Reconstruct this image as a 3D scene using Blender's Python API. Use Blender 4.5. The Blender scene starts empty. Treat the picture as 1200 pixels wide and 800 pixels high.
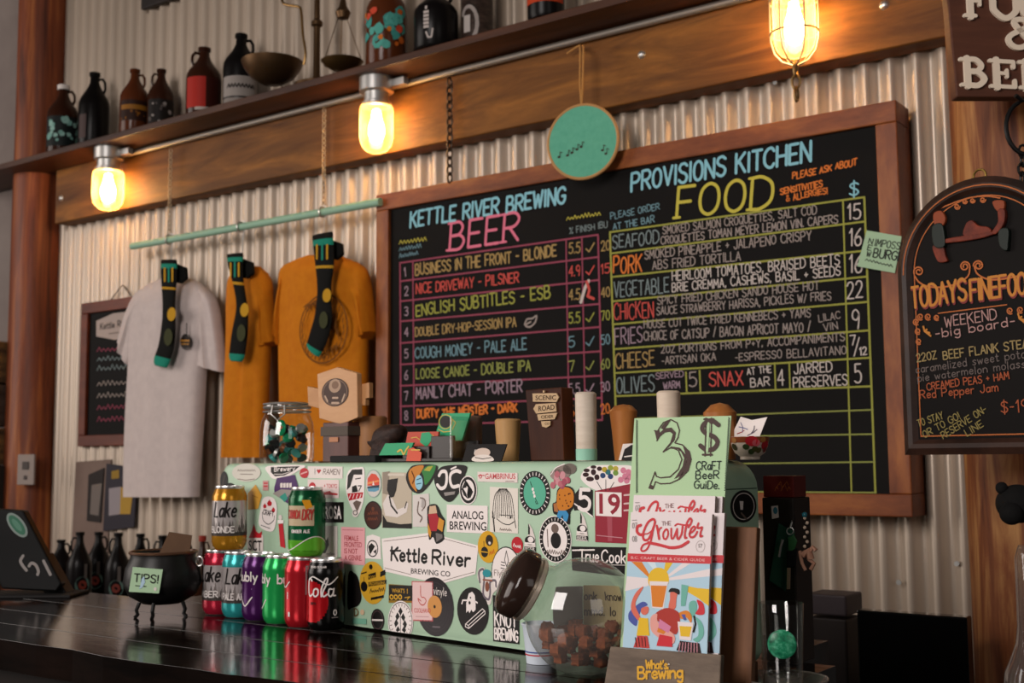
import bpy, math, random
from mathutils import Vector, Matrix
R_ = math.radians
random.seed(7)
SC = bpy.context.scene
COL = SC.collection

# ------------------------------------------------------------------ camera, world, lights, exposure
FPX = 1400.0
YAW, PITCH, ROLL = R_(36.178), R_(5.6215), R_(-0.4708)
EYE = Vector((0, 0, 1.361))
_f = Vector((-math.sin(YAW)*math.cos(PITCH), math.cos(YAW)*math.cos(PITCH), math.sin(PITCH)))
_r0 = Vector((math.cos(YAW), math.sin(YAW), 0)); _u0 = _r0.cross(_f)
CR = _r0*math.cos(ROLL) + _u0*math.sin(ROLL)
CU = -_r0*math.sin(ROLL) + _u0*math.cos(ROLL)
CF = _f
cam = bpy.data.cameras.new('camera'); camo = bpy.data.objects.new('camera', cam); COL.objects.link(camo)
cam.sensor_width = 36.0; cam.lens = FPX/1200*36.0; cam.clip_start = 0.02
mw = Matrix((CR, CU, -CF)).transposed().to_4x4(); mw.translation = EYE
camo.matrix_world = mw
cam.dof.use_dof = True; cam.dof.focus_distance = 1.72; cam.dof.aperture_fstop = 7.5
SC.camera = camo
vs = SC.view_settings
vs.view_transform = 'Standard'; vs.look = 'None'; vs.gamma = 1.0; vs.use_curve_mapping = False
vs.exposure = 0.0
W = bpy.data.worlds.new('world'); SC.world = W; W.use_nodes = True
W.node_tree.nodes['Background'].inputs[0].default_value = (1.0, 0.90, 0.84, 1)
W.node_tree.nodes['Background'].inputs[1].default_value = 0.04

def area(name, loc, target, sx, sy, power, color):
    l = bpy.data.lights.new(name, 'AREA'); l.shape = 'RECTANGLE'; l.size = sx; l.size_y = sy
    l.energy = power; l.color = color
    o = bpy.data.objects.new(name, l); COL.objects.link(o); o.location = loc
    d = Vector(target)-Vector(loc)
    o.rotation_euler = d.to_track_quat('-Z', 'Y').to_euler()
    return o
# daylight from the tall front windows of the tap room, left of and behind the camera
area('window_light_left', (-6.2, -1.2, 2.3), (-2.0, 2.4, 1.5), 3.2, 2.4, 118, (1.0, 0.90, 0.83))
area('window_light_front', (-1.3, -1.7, 2.5), (-0.9, 1.4, 1.2), 1.3, 1.6, 98, (1.0, 0.92, 0.88))

area('fill_light_right', (2.6, -.9, 2.3), (-.7, 1.6, 1.2), 1.4, 1.6, 14, (1.0, 0.92, 0.86))  # weak fill added from the right to lift the dark end of the tap box

# ------------------------------------------------------------------ pixel -> point helpers (1200x800 frame)
def ray(px, py): return CF + CR*((px-600)/FPX) + CU*(-(py-400)/FPX)
def at_d(px, py, d): return EYE + ray(px, py)*d
def at_y(px, py, Y):
    r = ray(px, py); return EYE + r*(Y/r.y)
def at_z(px, py, Z):
    r = ray(px, py); return EYE + r*((Z-EYE.z)/r.z)
def at_pl(px, py, O, n):
    r = ray(px, py); return EYE + r*((O-EYE).dot(n)/r.dot(n))
def depth(p): return (p-EYE).dot(CF)
def face_ang(c): return math.atan2(-c[1], -c[0])

# ------------------------------------------------------------------ materials
def lin(c):
    return c/12.92 if c <= 0.04045 else ((c+0.055)/1.055)**2.4
def hexc(h):
    h = h.lstrip('#'); return tuple(lin(int(h[i:i+2], 16)/255) for i in (0, 2, 4)) + (1,)
MC = {}
def mat(name, color, rough=0.6, metal=0.0, spec=0.3, emit=0, coat=0.0):
    if name in MC: return MC[name]
    m = bpy.data.materials.new(name); m.use_nodes = True
    b = m.node_tree.nodes['Principled BSDF']
    c = hexc(color) if isinstance(color, str) else tuple(color)+(1,)
    b.inputs['Base Color'].default_value = c; b.inputs['Roughness'].default_value = rough
    b.inputs['Metallic'].default_value = metal; b.inputs['Specular IOR Level'].default_value = spec
    b.inputs['Coat Weight'].default_value = coat; b.inputs['Coat Roughness'].default_value = 0.08
    if emit:
        b.inputs['Emission Color'].default_value = c; b.inputs['Emission Strength'].default_value = emit
    MC[name] = m; return m
def ink(h, rough=0.55):
    return mat('ink_'+h.strip('#')+'_%d' % int(rough*100), h, rough, 0, 0.16)
def noisy(name, c1, c2, scale=(1, 1, 1), nscale=5.0, rough=0.6, metal=0, detail=6, dist=0.0, bump=0.0, lo=0.3, hi=0.7, c3=None, coat=0.0, spec=0.28, rough2=None, coatrough=0.08):
    """colour wandering between c1 and c2 with a stretched noise in object space"""
    if name in MC: return MC[name]
    m = bpy.data.materials.new(name); m.use_nodes = True
    nt = m.node_tree; b = nt.nodes['Principled BSDF']
    tc = nt.nodes.new('ShaderNodeTexCoord'); mp = nt.nodes.new('ShaderNodeMapping')
    mp.inputs['Scale'].default_value = scale
    nz = nt.nodes.new('ShaderNodeTexNoise'); nz.inputs['Scale'].default_value = nscale
    nz.inputs['Detail'].default_value = detail; nz.inputs['Distortion'].default_value = dist; nz.inputs['Roughness'].default_value = 0.62
    rp = nt.nodes.new('ShaderNodeValToRGB')
    rp.color_ramp.elements[0].position = lo; rp.color_ramp.elements[0].color = hexc(c1)
    rp.color_ramp.elements[1].position = hi; rp.color_ramp.elements[1].color = hexc(c2)
    if c3:
        e = rp.color_ramp.elements.new((lo+hi)/2); e.color = hexc(c3)
    nt.links.new(tc.outputs['Object'], mp.inputs[0]); nt.links.new(mp.outputs[0], nz.inputs['Vector'])
    nt.links.new(nz.outputs['Fac'], rp.inputs[0]); nt.links.new(rp.outputs[0], b.inputs['Base Color'])
    b.inputs['Roughness'].default_value = rough; b.inputs['Metallic'].default_value = metal
    b.inputs['Coat Weight'].default_value = coat; b.inputs['Coat Roughness'].default_value = coatrough
    b.inputs['Specular IOR Level'].default_value = spec
    if bump:
        bp = nt.nodes.new('ShaderNodeBump'); bp.inputs['Strength'].default_value = bump; bp.inputs['Distance'].default_value = 0.004
        nt.links.new(nz.outputs['Fac'], bp.inputs['Height']); nt.links.new(bp.outputs[0], b.inputs['Normal'])
    if rough2 is not None:
        mr = nt.nodes.new('ShaderNodeMapRange'); mr.inputs[3].default_value = rough; mr.inputs[4].default_value = rough2
        nt.links.new(nz.outputs['Fac'], mr.inputs[0]); nt.links.new(mr.outputs[0], b.inputs['Roughness'])
    MC[name] = m; return m
def glass(name, tint=(1, 1, 1), fres=1.45, rough=0.02, body=0.0, bodycol=(1, 1, 1)):
    """thin-walled clear glass: see-through with a Fresnel sheen"""
    if name in MC: return MC[name]
    m = bpy.data.materials.new(name); m.use_nodes = True
    nt = m.node_tree; nt.nodes.remove(nt.nodes['Principled BSDF'])
    out = nt.nodes['Material Output']
    t = nt.nodes.new('ShaderNodeBsdfTransparent'); t.inputs[0].default_value = tint+(1,)
    g = nt.nodes.new('ShaderNodeBsdfGlossy'); g.inputs['Roughness'].default_value = rough; g.inputs[0].default_value = (1, 1, 1, 1)
    lw = nt.nodes.new('ShaderNodeLayerWeight'); lw.inputs[0].default_value = .5
    pw = nt.nodes.new('ShaderNodeMath'); pw.operation = 'POWER'; pw.inputs[1].default_value = 2.6
    fr = nt.nodes.new('ShaderNodeMapRange'); fr.inputs[3].default_value = .06; fr.inputs[4].default_value = (fres-1)*1.4
    nt.links.new(lw.outputs['Facing'], pw.inputs[0]); nt.links.new(pw.outputs[0], fr.inputs[0])
    mx = nt.nodes.new('ShaderNodeMixShader')
    nt.links.new(fr.outputs[0], mx.inputs[0]); nt.links.new(t.outputs[0], mx.inputs[1]); nt.links.new(g.outputs[0], mx.inputs[2])
    last = mx
    if body:
        d = nt.nodes.new('ShaderNodeBsdfDiffuse'); d.inputs[0].default_value = bodycol+(1,)
        m2 = nt.nodes.new('ShaderNodeMixShader'); m2.inputs[0].default_value = body
        nt.links.new(mx.outputs[0], m2.inputs[1]); nt.links.new(d.outputs[0], m2.inputs[2]); last = m2
    nt.links.new(last.outputs[0], out.inputs[0])
    MC[name] = m; return m

# ------------------------------------------------------------------ mesh builder (world coordinates)
def catmull(pts, n=5):
    if len(pts) < 3: return pts
    closed = (Vector(pts[0])-Vector(pts[-1])).length < 1e-6
    P = [Vector(p) for p in pts]; out = []
    N = len(P)
    for i in range(N-1):
        p1, p2 = P[i], P[i+1]
        p0 = P[i-1] if i > 0 else (P[N-2] if closed else p1*2-p2)
        p3 = P[i+2] if i+2 < N else (P[1] if closed else p2*2-p1)
        for k in range(n):
            t = k/n
            out.append(0.5*((2*p1)+(p2-p0)*t+(2*p0-5*p1+4*p2-p3)*t*t+(3*p1-p0-3*p2+p3)*t**3))
    out.append(P[-1]); return out

class MB:
    def __init__(s): s.v = []; s.f = []; s.mi = []; s.sm = []; s.mats = []
    def m(s, material):
        if material not in s.mats: s.mats.append(material)
        return s.mats.index(material)
    def add(s, vs, fs, material, smooth=False):
        o = len(s.v); s.v += [Vector(v) for v in vs]; k = s.m(material)
        for f in fs: s.f.append(tuple(i+o for i in f)); s.mi.append(k); s.sm.append(smooth)
    def box(s, c, size, material, rot=None):
        c = Vector(c); h = Vector(size)/2; M = rot if rot else Matrix.Identity(3)
        vs = [c + M @ Vector((sx*h.x, sy*h.y, sz*h.z)) for sx in (-1, 1) for sy in (-1, 1) for sz in (-1, 1)]
        s.add(vs, [(0, 1, 3, 2), (4, 6, 7, 5), (0, 4, 5, 1), (2, 3, 7, 6), (0, 2, 6, 4), (1, 5, 7, 3)], material)
    def prism(s, pts, d, material, side=None):
        """polygon (3-D points) extruded along vector d"""
        n = len(pts); d = Vector(d); P = [Vector(p) for p in pts]
        s.add(P+[p+d for p in P], [tuple(range(n))[::-1], tuple(range(n, 2*n))], material)
        o = len(s.v)-2*n; k = s.m(side or material)
        for i in range(n):
            j = (i+1) % n
            s.f.append((o+i, o+j, o+n+j, o+n+i)); s.mi.append(k); s.sm.append(False)
    def lathe(s, prof, material, c=(0, 0, 0), n=32, axis=None, mats=None, smooth=True, wob=None, clipz=None):
        c = Vector(c)
        if axis is None: ax = Vector((0, 0, 1)); e1 = Vector((1, 0, 0)); e2 = Vector((0, 1, 0))
        else:
            ax = Vector(axis).normalized(); e1 = ax.orthogonal().normalized(); e2 = ax.cross(e1)
        vs = []
        for (r, z) in prof:
            for i in range(n):
                a = 2*math.pi*i/n; rr = r*(wob(a, z) if wob else 1)
                p = c+ax*z+(e1*math.cos(a)+e2*math.sin(a))*max(rr, 1e-5)
                if clipz is not None and p.z < clipz: p.z = clipz
                vs.append(p)
        o = len(s.v); s.v += vs
        for j in range(len(prof)-1):
            mm = mats[j] if mats else material
            k = s.m(mm)
            for i in range(n):
                i2 = (i+1) % n
                s.f.append((o+j*n+i, o+j*n+i2, o+(j+1)*n+i2, o+(j+1)*n+i)); s.mi.append(k); s.sm.append(smooth)
        return s
    def tube(s, path, r, material, n=8, closed=False, cap=True):
        P = [Vector(p) for p in path]; N = len(P)
        rs = r if isinstance(r, (list, tuple)) else [r]*N
        ring = []
        prev = None
        for i in range(N):
            if closed: t = P[(i+1) % N]-P[i-1]
            else: t = P[min(i+1, N-1)]-P[max(i-1, 0)]
            t.normalize()
            if prev is None: e1 = t.orthogonal().normalized()
            else:
                e1 = prev-t*prev.dot(t)
                e1 = e1.normalized() if e1.length > 1e-6 else t.orthogonal().normalized()
            prev = e1; e2 = t.cross(e1)
            ring.append([P[i]+(e1*math.cos(2*math.pi*k/n)+e2*math.sin(2*math.pi*k/n))*rs[i] for k in range(n)])
        s.loft(ring, material, closed_path=closed, cap=cap)
    def loft(s, rings, material, closed_path=False, cap=True, mats=None, smooth=True):
        n = len(rings[0]); o = len(s.v); N = len(rings)
        for rg in rings: s.v += [Vector(p) for p in rg]
        for j in range(N if closed_path else N-1):
            k = s.m(mats[j] if mats else material); j2 = (j+1) % N
            for i in range(n):
                i2 = (i+1) % n
                s.f.append((o+j*n+i, o+j*n+i2, o+j2*n+i2, o+j2*n+i)); s.mi.append(k); s.sm.append(smooth)
        if cap and not closed_path:
            s.f.append(tuple(o+i for i in range(n))[::-1]); s.mi.append(s.m(mats[0] if mats else material)); s.sm.append(False)
            s.f.append(tuple(o+(N-1)*n+i for i in range(n))); s.mi.append(s.m(mats[-1] if mats else material)); s.sm.append(False)
    def ball(s, c, r, material, n=16, m=10, sc=(1, 1, 1)):
        c = Vector(c); vs = []; fs = []
        for j in range(m+1):
            t = math.pi*j/m
            for i in range(n):
                a = 2*math.pi*i/n
                vs.append(c+Vector((sc[0]*r*math.sin(t)*math.cos(a), sc[1]*r*math.sin(t)*math.sin(a), sc[2]*r*math.cos(t))))
        for j in range(m):
            for i in range(n): fs.append((j*n+i, (j+1)*n+i, (j+1)*n+(i+1) % n, j*n+(i+1) % n))
        s.add(vs, fs, material, True)
    def build(s, name, parent=None, base=None, bevel=0, label=None, segs=2, recalc=True):
        b = Vector(base) if base is not None else (ROOT_BASE.get(root_of(parent).name, Vector((0, 0, 0))) if parent else Vector((0, 0, 0)))
        me = bpy.data.meshes.new(name)
        me.from_pydata([tuple(v-b) for v in s.v], [], s.f)
        for mm in s.mats: me.materials.append(mm)
        me.polygons.foreach_set('material_index', s.mi)
        me.polygons.foreach_set('use_smooth', s.sm)
        me.update()
        if any(s.sm): me.set_sharp_from_angle(angle=R_(42))
        o = bpy.data.objects.new(name, me); COL.objects.link(o)
        if parent: o.parent = parent
        else: o.location = b
        if bevel:
            bv = o.modifiers.new('bevel', 'BEVEL'); bv.width = bevel; bv.segments = segs; bv.limit_method = 'ANGLE'; bv.angle_limit = R_(50)
        if label: o['label'] = label
        return o

ROOT_BASE = {}
def root_of(o):
    while o.parent: o = o.parent
    return o
def thing(name, label, cat, base, group=None):
    o = bpy.data.objects.new(name, None); COL.objects.link(o); o.location = base; o.empty_display_size = 0.05
    o['label'] = label; o['category'] = cat
    if group: o['group'] = group
    ROOT_BASE[o.name] = Vector(base); return o
def solo(mb, name, label, cat, base, group=None, bevel=0):
    o = mb.build(name, None, base, bevel); o['label'] = label; o['category'] = cat
    if group: o['group'] = group
    ROOT_BASE[o.name] = Vector(base)
    return o
def struct(mb, name, bevel=0):
    o = mb.build(name, None, (0, 0, 0), bevel); o['kind'] = 'structure'; return o

# ------------------------------------------------------------------ drawing surfaces
class Flat:
    def __init__(s, O, u, v):
        s.O = Vector(O); s.u = Vector(u).normalized(); s.v = Vector(v).normalized(); s.n = s.u.cross(s.v).normalized()
    bmin = None
    def m(s, a, b, off=0):
        if s.bmin is not None: b = max(b, s.bmin)
        return s.O+s.u*a+s.v*b+s.n*off
    def P(s, px, py):
        q = at_pl(px, py, s.O, s.n)-s.O; return Vector((q.dot(s.u), q.dot(s.v)))
class Cyl:
    def __init__(s, c, r, ang): s.c = Vector(c); s.r = r; s.a = ang
    def m(s, a, b, off=0):
        t = s.a+a/s.r; return s.c+Vector((math.cos(t)*(s.r+off), math.sin(t)*(s.r+off), b))

GL = {}
def _g(ch, adv, st): GL[ch] = (adv, st)
_O = "~2,6 .5,5.1 0,3 .5,.9 2,0 3.5,.9 4,3 3.5,5.1 2,6"
for ch, adv, st in [
 ('A', 4, "0,0 2,6 4,0;.7,2.1 3.3,2.1"), ('B', 4, "0,0 0,6;~0,6 2.4,6 3.4,4.7 2.4,3.2 0,3.1;~0,3.1 2.8,3 4,1.6 2.8,0 0,0"),
 ('C', 4, "~4,5 3,6 1.4,5.8 0,4.3 0,1.7 1.4,.2 3,0 4,1"), ('D', 4, "0,0 0,6;~0,6 2,6 4,4.5 4,1.5 2,0 0,0"),
 ('E', 3.5, "3.5,6 0,6 0,0 3.5,0;0,3 2.8,3"), ('F', 3.5, "3.5,6 0,6 0,0;0,3 2.8,3"),
 ('G', 4, "~4,5 3,6 1.4,5.8 0,4.3 0,1.7 1.4,.2 3,.1 4,1.4;4,1.4 4,2.8 2.5,2.8"), ('H', 4, "0,0 0,6;4,0 4,6;0,3 4,3"),
 ('I', .6, ".3,0 .3,6"), ('J', 3, "~3,6 3,1.5 2,0 .8,.2 0,1.4"), ('K', 4, "0,0 0,6;3.8,6 0,2.6;1.2,3.6 4,0"),
 ('L', 3.4, "0,6 0,0 3.4,0"), ('M', 4.6, "0,0 .4,6 2.3,2 4.2,6 4.6,0"), ('N', 4, "0,0 0,6 4,0 4,6"), ('O', 4, _O),
 ('P', 4, "0,0 0,6;~0,6 2.8,6 4,4.6 2.8,3 0,2.8"), ('Q', 4, _O+";2.5,1.6 4.2,-.5"), ('R', 4, "0,0 0,6;~0,6 2.8,6 4,4.6 2.8,3.1 0,2.9;1.6,2.9 4,0"),
 ('S', 3.8, "~3.8,5.2 2.5,6 .8,5.7 .2,4.5 1.2,3.4 2.8,2.8 3.8,1.6 3,.2 1.4,0 0,.9"), ('T', 4, "0,6 4,6;2,6 2,0"),
 ('U', 4, "~0,6 0,1.6 1.2,0 2.8,0 4,1.6 4,6"), ('V', 4, "0,6 2,0 4,6"), ('W', 5, "0,6 1.2,0 2.5,4.6 3.8,0 5,6"),
 ('X', 4, "0,0 4,6;0,6 4,0"), ('Y', 4, "0,6 2,3 4,6;2,3 2,0"), ('Z', 4, "0,6 4,6 0,0 4,0"),
 ('0', 4, _O), ('1', 1.6, "0,4.6 1.2,6 1.2,0"), ('2', 4, "~0,4.8 1,6 2.8,6 3.6,4.6 2.6,2.6 0,0;0,0 4,0"),
 ('3', 4, "~0,5.4 1.6,6 3.4,5.2 3,3.6 1.5,3.2 3.2,2.8 3.9,1.4 2.5,0 0,.5"), ('4', 4, "3,0 3,6 0,2 4,2"),
 ('5', 4, "3.6,6 .6,6 .4,3.4;~.4,3.4 2.2,3.8 3.8,2.6 3.4,.6 1.6,0 0,.6"), ('6', 4, "~3.2,6 1,4 0,1.8 1,0 3,.2 3.6,1.8 2.4,3.2 .3,2.4"),
 ('7', 4, "0,6 4,6 1.4,0"), ('8', 4, "~2,3.2 .4,4.4 1.2,6 2.8,6 3.6,4.4 2,3.2 .2,1.6 1.2,0 2.8,0 3.8,1.6 2,3.2"),
 ('9', 4, "~3.6,4.4 2.4,2.8 .4,3.4 .4,5.2 2,6 3.6,4.6 3.4,2 3,0"),
 ('a', 3, "~3,2.8 2,3.6 .6,3 .2,1.4 1,.1 2.2,.4 3,1.8;3,3.6 3,0"), ('b', 3, "0,6 0,0;~0,2.4 1.4,3.6 3,2.8 3,.8 1.6,0 0,.8"),
 ('c', 3, "~3,3 1.8,3.6 .4,2.8 .3,.9 1.6,0 3,.6"), ('d', 3, "3,6 3,0;~3,2.6 1.8,3.6 .3,2.8 .3,.8 1.6,0 3,1"),
 ('e', 3, "~.3,1.8 2.9,2 2.6,3.2 1.4,3.6 .3,2.4 .4,.8 1.6,0 3,.6"), ('f', 2.6, "~2.8,5.6 2,6 1.2,5 1.2,0;0,3.4 2.6,3.4"),
 ('g', 3, "~3,2.8 1.8,3.6 .4,2.9 .4,1 1.8,.3 3,1.4;~3,3.6 3,-1 2,-2.2 .4,-1.6"), ('h', 3, "0,6 0,0;~0,2.4 1.4,3.6 2.8,2.8 3,0"),
 ('i', .6, ".3,3.6 .3,0;.3,4.9 .3,5.3"), ('j', 1.4, "~1.2,3.6 1.2,-1 .6,-2 -.4,-1.6"), ('k', 2.8, "0,6 0,0;2.6,3.6 0,1.6;1,2.2 2.8,0"), ('l', .6, ".3,6 .3,0"),
 ('m', 4.4, "0,3.6 0,0;~0,2.4 1.2,3.6 2.2,2.6 2.2,0;~2.2,2.4 3.4,3.6 4.4,2.6 4.4,0"), ('n', 3, "0,3.6 0,0;~0,2.4 1.4,3.6 2.8,2.8 3,0"),
 ('o', 3, "~1.5,3.6 .3,2.8 .3,.9 1.5,0 2.8,.9 2.8,2.8 1.5,3.6"), ('p', 3, "0,3.6 0,-2;~0,2.4 1.4,3.6 3,2.8 3,.8 1.6,0 0,.8"),
 ('r', 2.2, "0,3.6 0,0;~0,2.2 .8,3.4 2.2,3.5"), ('s', 2.6, "~2.6,3.1 1.4,3.6 .3,2.8 1.4,1.9 2.5,1 1.4,0 0,.5"), ('t', 2.2, "~1,5.4 1,.8 1.6,0 2.4,.3;0,3.6 2.2,3.6"),
 ('u', 3, "~0,3.6 .1,.9 1.2,0 2.4,.6 3,2;3,3.6 3,0"), ('v', 2.8, "0,3.6 1.4,0 2.8,3.6"), ('w', 4, "0,3.6 1,0 2,3 3,0 4,3.6"),
 ('y', 3, "0,3.6 1.5,.4;3,3.6 .8,-2"), ('z', 2.6, "0,3.6 2.6,3.6 0,0 2.6,0"),
 ('-', 2.4, ".2,2.8 2.2,2.8"), ('.', .6, ".2,0 .2,.4"), (',', .8, ".5,.5 .1,-.8"), ('&', 4, "~4,0 1,4.4 1.2,5.8 2.4,5.8 2.4,4.4 .2,2 .4,.3 2,0 3.8,2.2"),
 ('+', 3, "1.5,1.6 1.5,4.2;.2,2.9 2.8,2.9"), ('/', 2.6, "0,-.3 2.6,6.2"), ('!', .6, ".3,6 .3,1.8;.3,.3 .3,0"), ("'", .6, ".3,6 .2,4.8"),
 ('$', 3.8, "~3.8,5 2.5,5.6 .8,5.3 .2,4.3 1.2,3.4 2.8,2.8 3.8,1.7 3,.6 1.4,.4 0,1.1;1.9,6.6 1.9,-.6"), ('%', 4, "0,0 4,6;~.6,6 0,5.2 .8,4.6 1.4,5.4 .6,6;~3.4,1.4 2.7,.7 3.3,0 4,.7 3.4,1.4"),
 ('*', 3, "0,2.4 1.2,.4 3.2,5.6"), (' ', 2.2, "")]: _g(ch, adv, st)
_cache = {}
def glyph(ch):
    if ch not in _cache:
        adv, st = GL.get(ch, GL.get(ch.upper(), GL[' ']))
        out = []
        for s in st.split(';'):
            if not s: continue
            sm = s.startswith('~'); pts = [Vector(tuple(map(float, q.split(',')))+(0,)) for q in s.lstrip('~').split()]
            out.append(catmull(pts, 4) if sm else pts)
        _cache[ch] = (adv, out)
    return _cache[ch]
RC = [0]
def ribbon(mb, S, pts, w, material, off=0.0008, taper=None, _lvl=None):
    """flat painted stroke along 2-D points on surface S, round-ended, each a hair above the one before"""
    P = [Vector((p[0], p[1])) for p in pts]
    P = [p for i, p in enumerate(P) if i == 0 or (p-P[i-1]).length > 1e-7]; n = len(P)
    if n < 2: return
    RC[0] += 1; o2 = off+(RC[0] % 14)*.000009
    for i in range(1, n-1):                    # break at sharp corners
        a = (P[i]-P[i-1]).normalized(); b = (P[i+1]-P[i]).normalized()
        if a.dot(b) < .35:
            ribbon(mb, S, P[:i+1], w, material, off, taper); ribbon(mb, S, P[i:], w, material, off, taper); return
    closed = (P[0]-P[-1]).length < 1e-7 and n > 3
    L = []; Rr = []
    for i in range(n):
        a = P[i]-P[i-1] if i > 0 else (P[0]-P[-2] if closed else P[1]-P[0])
        b = P[i+1]-P[i] if i < n-1 else (P[1]-P[0] if closed else P[-1]-P[-2])
        a.normalize(); b.normalize(); t = a+b
        if t.length < 0.35: t = a.copy()
        t.normalize(); nn = Vector((-t.y, t.x)); c = max(0.6, nn.dot(Vector((-a.y, a.x))))
        ww = (w if taper is None else w*taper(i/(n-1)))/2/c
        L.append(P[i]+nn*ww); Rr.append(P[i]-nn*ww)
    V = [S.m(q.x, q.y, o2) for q in L+Rr]
    F = [(i, n+i, n+i+1, i+1) for i in range(n-1)]
    if not closed:
        for e, sg in ((0, -1), (n-1, 1)):
            d = (P[1]-P[0] if e == 0 else P[-1]-P[-2]).normalized()*sg; c = P[e]; x = L[e]-c; k = len(V); r = x.length
            for j in range(1, 4):
                t = math.pi*j/4; q = c+x*math.cos(t)+d*(r*math.sin(t)); V.append(S.m(q.x, q.y, o2))
            F.append((e, k, k+1, k+2, n+e) if sg < 0 else (n+e, k+2, k+1, k, e))
    mb.add(V, F, material)
def text_strokes(s, gap=1.35):
    x = 0; out = []
    for ch in s:
        adv, st = glyph(ch)
        out.append((x, st)); x += adv+gap
    return out, x-gap
def stext(mb, S, s, a0, b0, width, h, w, material, off=0.0008, ang=0.0, gap=1.35, slant=0.0, jit=0.0, mirror=False, serif=0, arc=None):
    """single-stroke lettering: left end of the base line at (a0, b0), fitted to a width and a cap height"""
    st, tot = text_strokes(s, gap)
    sx = width/tot; sy = h/6.0; ca, sa = math.cos(ang), math.sin(ang)
    for x, strokes in st:
        jy = random.uniform(-jit, jit)*h; js = 1+random.uniform(-jit, jit)
        for pl in strokes:
            def tr(p):
                lx = (x+p[0])*sx + slant*p[1]*sy; ly = p[1]*sy*js+jy
                if mirror: lx = width-lx
                if arc: ly += arc(lx/width)
                return (a0+lx*ca-ly*sa, b0+lx*sa+ly*ca)
            q = [tr(p) for p in pl]
            ribbon(mb, S, q, w, material, off)
            if serif:
                for e, nb in ((pl[0], pl[1]), (pl[-1], pl[-2])):
                    if abs(e[0]-nb[0]) < 0.5*abs(e[1]-nb[1]) and (pl[0]-pl[-1]).length > 1e-4:
                        ribbon(mb, S, [tr((e[0]-serif, e[1])), tr((e[0]+serif, e[1]))], w*0.8, material, off+0.00005)
def px_text(mb, F, s, p0, p1, hpx, wpx, material, off=0.0008, **kw):
    """the same, its base line given by two points of the frame falling on plane F"""
    A = F.P(*p0); B = F.P(*p1); d = B-A; Hh = (F.P(p0[0], p0[1]-hpx)-A).length
    sc = Hh/hpx
    stext(mb, F, s, A.x, A.y, d.length, Hh, wpx*sc, material, off, math.atan2(d.y, d.x), **kw)
def px_line(mb, F, pts, wpx, material, off=0.0008, smooth=False, taper=None):
    q = [F.P(*p) for p in pts]
    sc = (F.P(pts[0][0], pts[0][1]-4)-q[0]).length/4
    if smooth:
        q = [(p.x, p.y) for p in catmull([Vector((p.x, p.y, 0)) for p in q], 6)]
    ribbon(mb, F, q, wpx*sc, material, off, taper)
def px_poly(mb, F, pts, material, off=0.0006, smooth=False):
    q = [F.P(*p) for p in pts]
    if smooth: q = [Vector((p.x, p.y)) for p in catmull([Vector((p.x, p.y, 0)) for p in q+[q[0]]], 5)[:-1]]
    vs = [F.m(p.x, p.y, off) for p in q]
    area2 = sum(q[i].x*q[(i+1) % len(q)].y-q[(i+1) % len(q)].x*q[i].y for i in range(len(q)))
    mb.add(vs, [tuple(range(len(vs))) if area2 > 0 else tuple(range(len(vs)))[::-1]], material)
def disc(mb, F, c, r, material, off=0.0006, n=28, ry=None, r0=None):
    ry = ry or r
    pts = [F.m(c[0]+r*math.cos(2*math.pi*i/n), c[1]+ry*math.sin(2*math.pi*i/n), off) for i in range(n)]
    if r0 is None: mb.add(pts, [tuple(range(n))], material)
    else:
        k = r0/r
        pin = [F.m(c[0]+k*r*math.cos(2*math.pi*i/n), c[1]+k*ry*math.sin(2*math.pi*i/n), off) for i in range(n)]
        mb.add(pts+pin, [(i, (i+1) % n, n+(i+1) % n, n+i) for i in range(n)], material)
def px_disc(mb, F, cx, cy, rx, ry, material, off=0.0006, r0=None):
    c = F.P(cx, cy); a = (F.P(cx+rx, cy)-c).length; b = (F.P(cx, cy-ry)-c).length
    disc(mb, F, c, a, material, off, 28, b, None if r0 is None else a*r0)
def sans(mb, F, s, p0, p1, hpx, material, off=0.001, bold=0.0, align_h=True):
    """filled lettering of the built-in typeface, fitted to two base-line points and a cap height"""
    cu = bpy.data.curves.new('t', 'FONT'); cu.body = s; cu.size = 1.0; cu.offset = bold; cu.resolution_u = 3
    o = bpy.data.objects.new('t', cu); COL.objects.link(o)
    dg = bpy.context.evaluated_depsgraph_get()
    me = bpy.data.meshes.new_from_object(o.evaluated_get(dg))
    bpy.data.objects.remove(o); bpy.data.curves.remove(cu)
    xs = [v.co.x for v in me.vertices]
    if not xs: return
    x0, x1 = min(xs), max(xs)
    A = F.P(*p0); B = F.P(*p1); d = B-A; Wd = d.length; d.normalize(); e = Vector((-d.y, d.x)); Hh = (F.P(p0[0], p0[1]-hpx)-A).length
    sx = Wd/(x1-x0); sy = Hh/0.72
    vs = []
    for v in me.vertices:
        q = A+d*((v.co.x-x0)*sx)+e*(v.co.y*sy); vs.append(F.m(q.x, q.y, off))
    mb.add(vs, [tuple(p.vertices) for p in me.polygons], material)
    bpy.data.meshes.remove(me)
def scribble(mb, F, p0, p1, hpx, wpx, material, off=0.0008, n=9):
    pts = []
    for i in range(n*2+1):
        t = i/(n*2); pts.append((p0[0]+(p1[0]-p0[0])*t, p0[1]+(p1[1]-p0[1])*t-(hpx if i % 2 else 0)*random.uniform(.5, 1)))
    px_line(mb, F, pts, wpx, material, off)

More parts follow.
